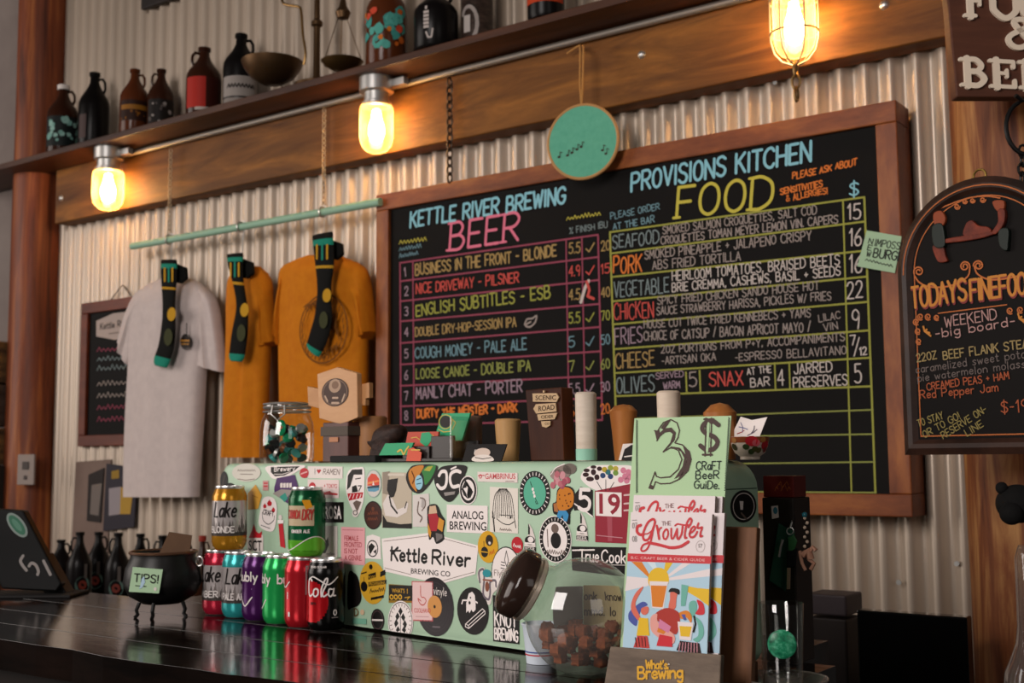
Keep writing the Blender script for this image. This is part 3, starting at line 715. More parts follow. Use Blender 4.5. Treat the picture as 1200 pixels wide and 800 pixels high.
BE = [('BUSINESS IN THE FRONT - BLONDE', (487, 322), (652, 300), 12, 'tan', 1.9), ('NICE DRIVEWAY - PILSNER', (488, 344), (608, 330), 11, 'red', 1.6), ('ENGLISH SUBTITLES - ESB', (488, 370), (645, 349), 13, 'lime', 1.9),
      ('DOUBLE DRY-HOP-SESSION IPA', (487, 394), (605, 382), 10, 'tan', 1.5), ('COUGH MONEY - PALE ALE', (487, 420), (617, 409), 12, 'dblue', 1.7), ('LOOSE CANOE - DOUBLE IPA', (488, 444), (622, 434), 11, 'green', 1.6), ('MANLY CHAT - PORTER', (488, 467), (612, 459), 13, 'mauve', 1.8)]
for s, p0, p1, h, c, w in BE: T(s, p0, p1, h, w, c, jit=.05)
T('DURTY THE MEISTER - DARK', (489, 489), (606, 482), 9, 2.2, 'orange', jit=.12)
px_line(m, FM, [(615, 380), (618, 374), (624, 373), (629, 370), (627, 378), (621, 383), (616, 381), (622, 377)], 2.2, CHALK['grey'], .001, True)
for k, s in enumerate('12345678'):
    y = (yl[k]+yl[k+1])/2+5; T(s, (474.5, y), (478.5 if s != '1' else 476, y-.4), 10, 1.5, 'mauve')
PC = [('5.5', '20', 'tan'), ('4.9', '15', 'red'), ('4.5', '40', 'tan'), ('5.5', '70', 'lime'), ('5', '50', 'dblue'), ('7', '60', 'green'), ('5.5', '30', 'mauve'), ('6', '20', 'orange')]
for k, (s, i, c) in enumerate(PC):
    y = yr[k]+(yr[k+1]-yr[k])*.76+1.2; w = 13 if len(s) > 1 else 7
    T(s, (667, y+1), (667+w, y), 12, 1.5, c)
    if k not in (2, 7): T('*', (687, y), (696, y-1), 11, 1.6, c)
    T(i, (705, y-2), (715, y-3.4), 11, 1.4, c)
px_line(m, FM, [(690, 329), (686, 337), (683, 347), (681, 354)], 4, CHALK['white'], .0012); px_line(m, FM, [(688, 330), (691, 340), (689, 347), (696, 350)], 3.4, CHALK['red'], .0014)
scribble(m, FM, (664, 258), (704, 252), 5, 1, CHALK['yellow'], .0008, 10); T('% FINISH IBU', (668, 274), (712, 266), 7, 1, 'slate', jit=.06)
T('PLEASE ORDER', (716, 257), (773, 245), 7, 1.1, 'dblue', jit=.08); T('AT THE BAR', (719, 269), (767, 260), 7.5, 1.2, 'dblue', jit=.08)
T('PROVISIONS KITCHEN', (740, 224), (950, 188.5), 21, 3.2, 'blue', slant=.06, jit=.02)
T('FOOD', (793, 255), (903, 243), 35, 3.8, 'yellow', slant=.08, serif=.7)
T('PLEASE ASK ABOUT', (929, 210), (1004, 193), 7, 1.5, 'orange', jit=.1, slant=.15); T('SENSITIVITIES', (915, 228), (964, 218), 7, 1.5, 'orange', jit=.1); T('& ALLERGIES!', (922, 236), (970, 226.5), 6.5, 1.4, 'orange', jit=.1)
T('$', (996, 230), (1006, 229), 16, 2, 'blue')
gl = [272, 297, 324.5, 353, 380, 409, 437, 464]; gr = [231, 259.5, 293.5, 324, 353.5, 387, 419, 452.5]
for a_, b_ in zip(gl, gr): Ln([(715+(a_-272)*.036, a_), (1013+(b_-231)*.0376, b_)], 2.0, 'lime')
Ln([(715, 272), (722, 490)], 2.4, 'lime'); Ln([(1013, 231), (1026, 577)], 2.4, 'lime'); Ln([(988, 235), (998, 577)], 1.9, 'lime')
for a_, b_ in ((488, 480), (513.5, 508.5), (545, 541), (575, 577)): Ln([(723, a_+ (3 if a_ < 500 else 0)), (1014+(b_-231)*.037, b_)], 1.6, 'green')
Ln([(804, 436), (805, 460)], 2, 'lime'); Ln([(820, 434), (821, 459)], 2, 'lime'); Ln([(908, 426), (909, 456)], 1.8, 'lime'); Ln([(925, 425), (926, 455)], 1.8, 'lime')
FD = [('SEAFOOD', (718, 291), (772, 285), 15, 'slate', 1.5), ('SMOKED SALMON CROQUETTES, SALT COD', (777, 274.5), (957, 250.5), 9, 'grey', 1.2), ('CROQUETTES TOMAN MEYER LEMON VIN. CAPERS', (775, 286.5), (982, 261), 9, 'grey', 1.3),
      ('PORK', (719, 320), (752, 318), 19, 'orange', 2), ('SMOKED PINEAPPLE + JALAPENO CRISPY', (756, 304), (951, 281), 10, 'grey', 1.3), ('ABS FRIED TORTILLA', (765, 316), (868, 305), 10, 'grey', 1.3),
      ('VEGETABLE', (720, 348), (784, 342), 17, 'slate', 1.5), ('HEIRLOOM TOMATOES, BRAISED BEETS', (788, 329), (984, 310), 11, 'white', 1.3), ('BRIE CREMMA, CASHEWS, BASIL + SEEDS', (788, 342), (985, 322.5), 10, 'white', 1.3),
      ('CHICKEN', (720, 375), (766, 371), 18, 'red', 1.5), ('SPICY FRIED CHICKEN SANDO HOUSE HOT', (771, 357), (960, 339), 9, 'grey', 1.2), ('SAUCE STRAWBERRY HARISSA, PICKLES W/ FRIES', (770, 369), (974, 351), 9, 'grey', 1.2),
      ('FRIES', (721, 404), (753, 401), 18, 'mauve', 1.5), ('HOUSE CUT TWICE FRIED KENNEBECS + YAMS', (755, 384.5), (950, 371), 9, 'grey', 1.2), ('CHOICE OF CATSUP / BACON APRICOT MAYO /', (755, 399), (950, 388), 10, 'grey', 1.3), ('LILAC', (960, 377), (985, 373), 8, 'grey', 1.2), ('VIN', (966, 388), (982, 385), 8.5, 'grey', 1.2),
      ('CHEESE', (722, 431), (767, 428), 17, 'tan', 1.6), ('2OZ PORTIONS FROM P+Y, ACCOMPANIMENTS', (775, 414), (990, 399), 8.5, 'grey', 1.2), ('-ARTISAN OKA', (776, 427), (839, 422), 8.5, 'grey', 1.2), ('-ESPRESSO BELLAVITANO', (862, 423), (992, 414.5), 9, 'grey', 1.2),
      ('OLIVES', (723, 460), (767, 458), 18, 'slate', 1.6), ('SERVED', (769, 444), (801, 441), 7, 'mauve', 1.1), ('WARM', (778, 456), (797, 454.5), 8, 'mauve', 1.2), ('5', (808, 453), (817, 452.4), 16, 'grey', 1.6), ('SNAX', (832, 453), (871, 450), 16, 'red', 1.8), ('AT THE', (876, 439), (904, 436), 7.5, 'white', 1.2), ('BAR', (880, 453), (902, 451.5), 9.5, 'white', 1.3), ('4', (912, 451), (919, 450.6), 18, 'white', 1.6),
      ('JARRED', (931, 438), (975, 435), 11.5, 'white', 1.4), ('PRESERVES', (930, 453.5), (993, 451), 12, 'white', 1.4), ('15', (994, 257), (1009, 255.5), 18, 'white', 1.8), ('16', (996, 288), (1010, 287), 20, 'white', 1.8), ('16', (996, 319), (1011, 318), 20, 'white', 1.8), ('22', (993, 350), (1011, 349), 19, 'white', 1.7), ('9', (999, 386), (1008, 385.5), 23, 'white', 1.7), ('7', (997, 404), (1003, 403.5), 11, 'white', 1.5), ('/', (1001, 416), (1009, 415), 20, 'white', 1.5), ('12', (1008, 416), (1016, 415.4), 9, 'white', 1.5), ('5', (1002, 448), (1010, 447.6), 21, 'white', 1.8)]
for s, p0, p1, h, c, w in FD: T(s, p0, p1, h, w, c, jit=.05)
m.build('chalk_lettering', mb_)

# note stuck on its right edge
Fn = Flat((0, YB-.003, 0), (1, 0, 0), (0, 0, 1))
q = [Fn.P(*p) for p in ((1016, 270), (1057, 277), (1049, 320), (1005, 312))]
nt_ = thing('paper_note', 'mint green paper note stuck to the right edge of the big chalkboard', 'note', Fn.m(q[3].x, q[3].y, .002))
m = MB(); m.prism([Fn.m(p.x, p.y, 0) for p in q], Fn.n*.002, mat('mint_note', '#a5c39f', .7)); m.build('paper', nt_)
m = MB(); Fk = Flat(Fn.m(0, 0, .002), (1, 0, 0), (0, 0, 1)); K = ink('#222220')
px_text(m, Fk, 'IMPOSSIBLE', (1025, 288), (1072, 295), 8, 1, K); px_text(m, Fk, 'BURGER', (1023, 301), (1064, 307), 10, 1.5, K); scribble(m, Fk, (1014, 305), (1046, 313), 3, .9, K, .0008, 8)
for k, s in enumerate('NEW'): px_text(m, Fk, s, (1017.5-k*1.2, 285+k*7.5), (1022-k*1.2, 286+k*7.5), 6, 1, K)
m.build('lettering', nt_)

# embroidery hoop on twine
HY = 2.585
hc = at_y(683, 166, HY); hr = 43.5*depth(hc)/FPX
hn = Vector((math.sin(R_(12)), -math.cos(R_(12)), -.04)).normalized(); hu = Vector((math.cos(R_(12)), math.sin(R_(12)), 0)); hv = hn.cross(hu)
hp = thing('embroidery_hoop', 'round mint cloth in a wooden hoop hanging by twine over the big chalkboard', 'hoop', hc-Vector((0, 0, hr)))
m = MB(); m.tube([hc+hu*hr*math.cos(2*math.pi*k/48)+hv*hr*math.sin(2*math.pi*k/48) for k in range(48)], .0045, mat('hoop_wood', '#b98a55', .5), 8, True); m.build('hoop_ring', hp)
m = MB(); m.lathe([(0, .003), (hr*.985, .003), (hr*.985, -.002), (0, -.002)], noisy('mint_cloth', '#5aa78c', '#66b296', (1, 1, 1), 60, .9), hc, 48, axis=hn); m.build('cloth', hp)
m = MB(); FH = Flat(hc+hn*.0035, hu, hv); K = mat('thread_dark', '#3a1f1c', .9)
for (x, y) in ((671, 190), (676, 187), (682, 183), (687, 180), (661, 192), (712, 184), (716, 188)):
    yy = y-10
    px_disc(m, FH, x-6, yy+2, 1.7, 1.3, K); px_line(m, FH, [(x-4.6, yy+2), (x-4.6, yy-4), (x-2.2, yy-3)], .8, K)
m.build('stitched_notes', hp)
m = MB(); tw = mat('twine', '#b5844a', .9)
top = at_y(681, 54, CY-.012)
m.tube(catmull([hc+hv*hr+Vector((0, 0, 0)), hc+hv*(hr+.05)+hu*.004, Vector((hc.x+.006, HY, top.z-.03)), Vector((top.x+.004, CY-.012, top.z))], 6), .0026, tw, 6)
m.tube(catmull([hc+hv*hr-hu*.001, hc+hv*(hr+.06)-hu*.003, Vector((hc.x-.004, HY, top.z-.03)), Vector((top.x-.008, CY-.012, top.z+.002)), Vector((top.x-.045, CY-.014, top.z-.012))], 6), .0026, tw, 6)
m.build('twine_loop', hp)

# ------------------------------------------------------------------ bottles and scales on the shelf
M_amber = mat('amber_glass', (.03, .009, .004), .2, 0, .2); M_dark = mat('dark_bottle', (.005, .004, .004), .3, 0, .12)
M_amber2 = mat('amber_glass_light', (.08, .02, .006), .2, 0, .2)
def growler(px, ytop, wpx, Y, zbase, glassm, label, group, labelfn=None, H=None, cap=None, name='growler_jug', hside=1, cat='bottle', facing=0):
    p = at_y(px, 100 if zbase > 2 else 660, Y); x = p.x
    zt = at_y(px, ytop, Y).z if H is None else zbase+H
    H = zt-zbase; r = wpx/2*depth(p)/FPX
    t = thing(name, label, cat, (x, Y, zbase), group)
    pr = [(0, 0), (r*.92, 0), (r, .03*H), (r, .54*H), (r*.97, .61*H), (r*.85, .67*H), (r*.62, .74*H), (r*.42, .81*H), (r*.31, .87*H), (r*.28, .95*H), (r*.36, .955*H), (r*.36, H), (r*.24, H), (0, H)]
    m = MB(); m.lathe(pr, glassm, (x, Y, zbase), 32); m.build('jug_body', t)
    ca = face_ang((x, Y, 0)); ha = ca+hside*math.pi/2
    ex = Vector((math.cos(ha), math.sin(ha), 0)); c = Vector((x, Y, zbase))
    m = MB(); m.tube([c+ex*(r*q)+Vector((0, 0, H*z)) for q, z in ((.28, .92), (.5, .93), (.66, .88), (.68, .8), (.58, .745))], r*.09, glassm, 8); m.build('handle', t)
    if cap: m = MB(); m.lathe([(r*.38, .94*H), (r*.4, .95*H), (r*.4, 1.005*H), (0, 1.01*H)], cap, c, 20); m.build('cap', t)
    if labelfn:
        S = Cyl(c, r, ca+facing); m = MB(); labelfn(m, S, r, H); m.build('label', t)
    return t
def patch(m, S, a0, a1, b0, b1, material, off=.0008, n=10):
    vs = [];
    for i in range(n+1):
        a = a0+(a1-a0)*i/n; vs += [S.m(a, b0, off), S.m(a, b1, off)]
    m.add(vs, [(2*i, 2*i+2, 2*i+3, 2*i+1) for i in range(n)], material, True)
def blobs(m, S, r, H, cols, n, z0, z1, sz, seed, off=.0014, span=1.1):
    rr = random.Random(seed)
    for k in range(n):
        a, b, s = rr.uniform(-span, span)*r, H*rr.uniform(z0, z1), sz*rr.uniform(.6, 1.3)*r
        pts = [S.m(a+s*math.cos(2*math.pi*i/9)*rr.uniform(.7, 1.2), b+s*math.sin(2*math.pi*i/9)*rr.uniform(.7, 1.2), off+k*.00003) for i in range(9)]
        m.add(pts, [tuple(range(9))], cols[k % len(cols)])
GS = 'old bottles lined up on the timber shelf'
zsh = zs
def l_teal(m, S, r, H): patch(m, S, -1.2*r, 1.2*r, .1*H, .52*H, ink('#141a1a')); blobs(m, S, r, H, [ink('#6f9a90'), ink('#86aca2')], 26, .13, .49, .17, 1)
growler(75, 101, 36, 2.60, zsh, M_amber, 'brown jug with white cap and a speckled teal label, leftmost on the shelf', GS, l_teal, cap=mat('white_cap', '#cfc6c0', .5))
def l_oval(m, S, r, H): patch(m, S, -1.1*r, -.5*r, .12*H, .42*H, ink('#4a3c3a'))
growler(111, 86, 35, 2.62, zsh, M_dark, 'plain black jug with a loop handle, second from the left on the shelf', GS, l_oval)
def l_yel(m, S, r, H): patch(m, S, -1.1*r, 1.2*r, .2*H, .5*H, ink('#2b150c')); patch(m, S, -1.0*r, 1.2*r, .36*H, .43*H, ink('#8a5a1c'), .0014); blobs(m, S, r, H, [ink('#7a4a16')], 7, .22, .34, .1, 4)
growler(158, 82, 33, 2.60, zsh, M_amber2, 'amber jug with a dark label and a yellow band on the shelf', GS, l_yel)
def l_grey(m, S, r, H): patch(m, S, -1.1*r, 1.1*r, .08*H, .5*H, ink('#17110f')); blobs(m, S, r, H, [ink('#8d8480'), ink('#4e4643')], 12, .12, .44, .13, 8)
growler(189, 82, 31, 2.64, zsh, M_amber, 'dark brown jug with a black and grey label beside the amber jug', GS, l_grey, hside=-1)
def l_red(m, S, r, H): patch(m, S, -1.15*r, .1*r, .1*H, .53*H, ink('#a3261c')); patch(m, S, .1*r, 1.2*r, .1*H, .53*H, ink('#331009')); patch(m, S, -.5*r, .3*r, .06*H, .1*H, ink('#b0a69e'), .0015)
growler(239, 57, 41, 2.60, zsh, M_amber, 'brown jug with a plain red label on the shelf', GS, l_red, hside=-1)
def l_white(m, S, r, H):
    patch(m, S, -1.2*r, 1.2*r, .14*H, .4*H, ink('#8e8680')); patch(m, S, -1.2*r, 1.2*r, .06*H, .12*H, ink('#7d756f')); K = ink('#1c1512')
    ribbon(m, S, [(-.8*r+1.6*r*i/16, H*(.25+(.045 if i % 2 else 0))) for i in range(17)], .004, K, .0016)
growler(282, 41, 41, 2.62, zsh, M_dark, 'black bottle with a broad white label beside the brass bowl', GS, l_white, hside=1)
def l_cloud(m, S, r, H): blobs(m, S, r, H, [ink('#3f8d84'), ink('#4f9d90')], 16, .16, .56, .28, 21); blobs(m, S, r, H, [ink('#b5581c'), ink('#c0442c'), ink('#c06a20')], 11, .18, .54, .17, 22, .0024)
growler(453, 0, 49, 2.59, zsh, M_amber2, 'large amber jug with a teal and orange cloud label', GS, l_cloud, H=.30, facing=-.3)
def l_wheat(m, S, r, H):
    Wt = ink('#b5aaa4'); a = -.45*r
    ribbon(m, S, [(a, .2*H), (a+.1*r, .12*H), (a+.25*r, .12*H), (a+.3*r, .24*H)], .005, Wt, .001)
    for k in range(5):
        z = (.26+.055*k)*H; patch(m, S, a-.13*r, a+.13*r, z, z+.04*H, Wt, .001, 3)
    patch(m, S, a-.05*r, a+.05*r, .54*H, .59*H, Wt, .001, 2)
growler(511, -16, 52, 2.57, zsh, M_dark, 'large black jug with a white wheat mark on the shelf', GS, l_wheat)
# fat patterned can beside it
p = at_y(559, 20, 2.65); r = 19*depth(p)/FPX; c = Vector((p.x, 2.65, zsh))
t = thing('steel_flask', 'dark patterned flask with a pale ring, right of the wheat jug', 'flask', c, GS)
m = MB(); m.lathe([(0, 0), (r, 0), (r, .2), (r*.8, .22), (r*.4, .25), (r*.4, .28), (0, .28)], noisy('flask_pattern', '#17100d', '#4a3a32', (1, 1, 3), 40, .4), c, 32); m.build('flask_body', t)
S = Cyl(c, r, face_ang(c)-.55); m = MB(); g = ink('#a09690')
for k in range(9):
    a0 = R_(-100+k*28); ribbon(m, S, [(-.0+.026*math.cos(a0+q), .075+.05*math.sin(a0+q)) for q in (0, .12, .24, .36)], .011, g, .0012)
patch(m, S, -.016, .006, .05, .1, ink('#c2b9b2'), .0016, 3); m.build('ring_mark', t)
def l_org(m, S, r, H): patch(m, S, -1.3*r, 1.3*r, .12*H, .5*H, ink('#b03a17')); patch(m, S, -1.3*r, 1.3*r, .3*H, .36*H, ink('#2b1a14'), .0014)
growler(641, -40, 44, 2.56, zsh, M_dark, 'black jug with an orange red label at the top edge of the photo', GS, l_org, H=.31, facing=-.2)

# balance scales
M_brass = mat('old_brass', (.20, .115, .04), .35, .9); M_brassd = mat('brown_brass', (.10, .055, .025), .42, .8)
p = at_y(371, 90, 2.60); bs = thing('balance_scales', 'antique balance scales with a pillar, big pan and small pan on the shelf', 'scales', (p.x, 2.60, zsh))
x0 = p.x
m = MB(); m.lathe([(0, 0), (.07, 0), (.07, .012), (.02, .022), (.011, .04), (.0105, .2), (.018, .205), (.018, .217), (.0095, .225), (.008, .42), (0, .43)], M_brassd, (x0, 2.60, zsh), 24); m.build('pillar', bs)
m = MB(); bz = zsh+.40; m.tube([(x0-.24, 2.60, bz-.02), (x0-.1, 2.6, bz+.01), (x0, 2.60, bz+.015), (x0+.1, 2.6, bz+.01), (x0+.17, 2.60, bz-.02)], [.005, .009, .012, .009, .005], M_brassd, 8); m.build('beam', bs)
pb = at_y(319, 84, 2.56); rb_ = 36*depth(pb)/FPX
m = MB(); zr = at_y(319, 73, 2.56).z
m.lathe([(0, zr-.072), (rb_*.35, zr-.07), (rb_*.7, zr-.05), (rb_*.92, zr-.02), (rb_, zr), (rb_*.96, zr), (rb_*.86, zr-.02), (rb_*.6, zr-.045), (0, zr-.06)], M_brassd, (pb.x, 2.56, 0), 36); bw = m.build('big_pan', bs)
m = MB(); hk = [at_y(*q, 2.56) for q in ((330, -14), (331, 2), (338, 6), (350, 8), (353, 14), (355, 40), (358, 62), (356, 76))]; m.tube(catmull(hk, 4), .0042, M_brass, 8); m.build('bow_handle', bw)
pp = at_y(401, 78, 2.58); rp = 25*depth(pp)/FPX; zr2 = at_y(401, 72, 2.58).z
m = MB(); m.lathe([(0, zr2-.03), (rp*.5, zr2-.026), (rp*.85, zr2-.012), (rp, zr2), (rp*.95, zr2+.001), (rp*.8, zr2-.009), (0, zr2-.022)], M_brass, (pp.x, 2.58, 0), 30); sp = m.build('small_pan', bs)
m = MB(); ap = at_y(401, 6, 2.58)
for a in (R_(20), R_(140), R_(260)): m.tube([(pp.x+rp*.95*math.cos(a), 2.58+rp*.95*math.sin(a), zr2), ap], .0014, M_brassd, 5)
m.build('pan_chain', sp)
m = MB(); m.lathe([(0, -.03), (.018, -.026), (.024, -.008), (.012, .012), (.007, .04), (0, .09)], M_brassd, at_y(402, 12, 2.58), 18); m.build('counterweight', bs)

# ------------------------------------------------------------------ right: trading sign, iron bracket, arched specials board
sd = 2.28
cs = at_d(1197, 58, sd); su = CR.copy(); su.z = 0; su.normalize(); sn = Vector((-CF.x, -CF.y, 0)).normalized()
su = (su*math.cos(R_(1.2))+Vector((0, 0, 1))*math.sin(R_(-.4))).normalized()
tilt = Matrix.Rotation(R_(2.6), 3, sn); sv = tilt @ Vector((0, 0, 1)); su = tilt @ su; su = (su-sv*.046).normalized()
FG = Flat(cs, su, sv)
q0, q1, q2 = FG.P(1118, 118), FG.P(1276, 117), FG.P(1124, -60)
sg = thing('trading_sign', 'brown board sign with raised white letters on the right post', 'sign', FG.m(0, q0.y, 0))
m = MB(); m.prism([FG.m(q0.x, q0.y), FG.m(q1.x, q0.y), FG.m(q1.x, q2.y), FG.m(q0.x, q2.y)], -FG.n*.03, noisy('sign_wood', '#4a2a1e', '#633a29', (1, 1, 9), 4, .6)); m.build('board', sg, None, .003)
m = MB(); Wl = mat('sign_letters', '#f2dfc8', .6)
def rib3(pts, w, smooth=False):
    q = [FG.P(*p) for p in pts]
    if smooth: q = [Vector((p.x, p.y)) for p in catmull([Vector((p.x, p.y, 0)) for p in q], 6)]
    sc = (FG.P(1150, 50)-FG.P(1150, 54)).length/4
    ribbon(m, FG, [(p.x, p.y) for p in q], w*sc, Wl, .0065)
def letter(ch, x, y, h=34, w=28):
    s = 7.5
    X = lambda f: x+w*f; Y = lambda f: y-h*f
    st = x+w*.25
    if ch in 'FEBRD': rib3([(st, Y(.02)), (st, Y(.98))], s); rib3([(X(0), Y(.06)), (X(.45), Y(.06))], s*.6); rib3([(X(0), Y(.94)), (X(.45), Y(.94))], s*.6)
    if ch in 'FE':
        rib3([(st, Y(.93)), (X(.93), Y(.93)), (X(.93), Y(.74))], s*.62); rib3([(st, Y(.52)), (X(.66), Y(.52))], s*.55); rib3([(X(.66), Y(.64)), (X(.66), Y(.4))], s*.5)
    if ch == 'E': rib3([(st, Y(.06)), (X(.96), Y(.06)), (X(.96), Y(.28))], s*.62)
    if ch == 'B': rib3([(st, Y(.94)), (X(.6), Y(.94)), (X(.82), Y(.74)), (X(.6), Y(.54)), (st, Y(.53))], s*.8, True); rib3([(st, Y(.53)), (X(.65), Y(.52)), (X(.92), Y(.3)), (X(.65), Y(.06)), (st, Y(.06))], s*.85, True)
    if ch == 'R': rib3([(st, Y(.94)), (X(.6), Y(.94)), (X(.85), Y(.74)), (X(.6), Y(.52)), (st, Y(.52))], s*.8, True); rib3([(X(.5), Y(.5)), (X(.78), Y(.1)), (X(1), Y(.06))], s*.8)
    if ch == 'D': rib3([(st, Y(.94)), (X(.55), Y(.94)), (X(.95), Y(.5)), (X(.55), Y(.06)), (st, Y(.06))], s*.85, True)
    if ch == 'O': rib3([(X(.5), Y(.97)), (X(.05), Y(.75)), (X(0), Y(.5)), (X(.05), Y(.25)), (X(.5), Y(.03)), (X(.95), Y(.25)), (X(1), Y(.5)), (X(.95), Y(.75)), (X(.5), Y(.97))], s*.9, True)
for k, ch in enumerate('FOOD'): letter(ch, 1132+k*33.5, 24.5, 38, 27)
for k, ch in enumerate('BEER'): letter(ch, 1124+k*34, 106, 34, 29)
rib3([(1215, 58), (1190, 30), (1194, 24), (1203, 26), (1202, 33), (1184, 43), (1182, 51), (1190, 57), (1201, 54), (1211, 40)], 6, True)
# give the letters their thickness
nv = len(m.v); cp = MB()
lo_ = m.build('raised_letters', sg)
sm_ = lo_.modifiers.new('depth', 'SOLIDIFY'); sm_.thickness = .0062; sm_.offset = -1

# iron scroll bracket under the sign
m = MB(); bd = 2.2; bc = at_d(1203, 150, bd); k = bd/FPX
pts = [bc+CR*(k*(24*math.cos(R_(a))))+Vector((0, 0, k*32*math.sin(R_(a)))) for a in range(95, 281, 15)]
m.tube([at_d(1190, 112, bd)]+pts+[at_d(1204, 184, bd)], .0042, M_iron, 8)
m.tube([at_d(1203, 108, bd), at_d(1250, 108, bd)], .006, M_iron, 8)
br_ = thing('iron_bracket', 'black wrought iron scroll bracket below the brown board sign', 'bracket', at_d(1203, 190, bd))
m.build('scroll', br_)
m = MB(); a_ = at_d(1199, 172, bd); b_ = at_d(1198, 214, bd)
for i in range(4):
    c = a_+(b_-a_)*((i+.5)/4); ax = CR if i % 2 == 0 else CF
    m.tube([c+Vector((0, 0, .012*math.cos(2*math.pi*j/10)))+ax*(.008*math.sin(2*math.pi*j/10)) for j in range(10)], .0026, M_iron, 6, True)
m.build('chain_link', br_)

# arched board
ab = R_(15.5); au = Vector((math.cos(ab), -math.sin(ab), 0)); AO = at_d(1140, 400, 2.12); AO.z = 0
FA = Flat(AO, au, (0, 0, 1))
al = FA.P(1056, 420).x; az0 = FA.P(1060, 533).y; az1 = FA.P(1147, 207).y; amid = FA.P(1147, 300).x; arx = amid-al; azs = az1-arx*.95
arch = lambda ins: [(al+ins, az0+ins)]+[(amid+(arx-ins)*-math.cos(t), azs+(az1-azs-ins)*math.sin(t)) for t in [math.pi*i/28 for i in range(29)]]+[(2*amid-al-ins, az0+ins)]
asb = thing('arched_chalkboard', 'black arch-topped specials chalkboard with orange scrollwork hanging before the right post', 'chalkboard', FA.m(amid, az0, -.01))
M_ab = noisy('old_slate', '#0a0706', '#120d0b', (1, 1, 1), 3, .6, spec=.12); M_af = mat('dark_green_edge', '#14140f', .45)
m = MB(); m.prism([FA.m(*p, -.022) for p in arch(0)], FA.n*.018, M_af); m.build('back_panel', asb, None, .004)
o_, i_ = arch(0), arch(.028)
m = MB(); n = len(o_); vs = [FA.m(*p, 0) for p in o_]+[FA.m(*p, .006) for p in arch(.012)]+[FA.m(*p, .004) for p in arch(.02)]+[FA.m(*p, -.003) for p in i_]
m.add(vs, [(L*n+i, L*n+(i+1) % n, (L+1)*n+(i+1) % n, (L+1)*n+i) for L in range(3) for i in range(n)], noisy('board_moulding', '#1a100c', '#41291f', (1, 1, 1), 9, .45, spec=.3)); m.build('moulding', asb)
m = MB(); m.add([FA.m(*p, -.003) for p in i_], [tuple(range(n))], M_ab); m.build('slate', asb)
m = MB(); Or = mat('sign_orange', '#b5622c', .6); Oy = mat('sign_amber', '#c07a2c', .6); Rd = mat('sign_dark_red', '#7a2a2a', .6)
FA2 = Flat(FA.m(0, 0, -.0022), au, (0, 0, 1))
def AT(s, p0, p1, h, w, c, **kw): px_text(m, FA2, s, p0, p1, h, w, c, .001, **kw)
ribbon(m, FA2, arch(.016)[1:-1], .0022, Or, .0085); ribbon(m, FA2, arch(.034), .002, Or, .0006); a4 = arch(.034); ribbon(m, FA2, [a4[0], a4[-1]], .0022, Or, .0006)
def spiral(cx, cy, r, a0, turns, w=1.8, cw=1, c=Or):
    px_line(m, FA2, [(cx+r*(1-.72*i/24)*math.cos(a0+cw*turns*2*math.pi*i/24), cy+r*(1-.72*i/24)*math.sin(a0+cw*turns*2*math.pi*i/24)) for i in range(25)], w, c, .001)
px_line(m, FA2, [(1072, 323), (1078, 331), (1090, 336), (1108, 336), (1124, 331), (1135, 323), (1137, 312)], 1.9, Or, .001, True); px_line(m, FA2, [(1142, 312), (1146, 321), (1158, 327), (1175, 327), (1200, 321), (1215, 310)], 1.9, Or, .001, True)
spiral(1077, 318, 6, 2.6, 1.5, cw=1); spiral(1131, 312, 6, 0, 1.6, cw=-1); spiral(1147, 311, 6, math.pi, 1.6, cw=1)
for cx, cy, r in ((1122, 242, 3.5), (1131, 236, 3), (1140, 235, 3), (1152, 234, 3.4)): spiral(cx, cy, r, 0, 1.4, 1.5)
px_line(m, FA2, [(1097, 246), (1112, 240), (1125, 235), (1140, 231), (1158, 230), (1172, 232)], 1.5, Or, .001, True)
for s, p0, p1 in (('TODAYS', (1069, 361), (1133, 351)), ('FINEFOODS', (1138, 352), (1226, 341))):
    px_text(m, FA2, s, (p0[0]+1, p0[1]+2), (p1[0]+1, p1[1]+2), 24, 3.6, Rd, .0009, gap=1.0); px_text(m, FA2, s, p0, p1, 24, 3.2, Oy, .0012, gap=1.0)
px_line(m, FA2, [(1100, 367), (1140, 362), (1180, 357)], 1.3, Or, .001)
for cx, cy, r in ((1079, 371, 4), (1074, 377, 4), (1088, 371, 4), (1098, 372, 3.4), (1076, 388, 3.8), (1077, 400, 3.6), (1184, 364, 4), (1196, 363, 4)): spiral(cx, cy, r, 1, 1.4, 1.5)
for x, y in ((1084, 388), (1195, 373)):
    for a in (-.6, 0, .6, 1.2): px_line(m, FA2, [(x, y), (x+7*math.cos(a+.6), y-7*math.sin(a-.3))], 2.2, Oy, .0012)
C2 = {k: mat('specials_'+k, c, .9, 0, .1) for k, c in dict(pink='#b08a84', tan='#9a865c', grey='#6f6460', rust='#a5583c', gold='#8f8150').items()}
AT('WEEKEND', (1108, 383), (1168, 374), 12, 1.3, C2['pink'], jit=.04); AT('-big board-', (1097, 396), (1190, 381), 10, 1.3, C2['pink'])
AT('22OZ', (1075, 424), (1098, 420), 9, 1.3, C2['tan']); AT('BEEF FLANK STEAK', (1106, 421), (1213, 406), 9.5, 1.4, C2['tan'], jit=.04)
AT('caramelized sweet potato', (1074, 437), (1215, 417), 9, 1, C2['grey'], jit=.04); AT('pie watermelon molasses', (1076, 447), (1216, 428), 8.5, 1, C2['grey'], jit=.04)
AT('CREAMED PEAS + HAM', (1087, 457), (1183, 444), 8, 1.2, C2['rust'], jit=.04); AT('Red Pepper Jam', (1079, 467), (1170, 458), 9, 1.2, C2['rust'], jit=.04)
AT('$-19', (1174, 484), (1206, 482), 14, 1.4, C2['rust'])
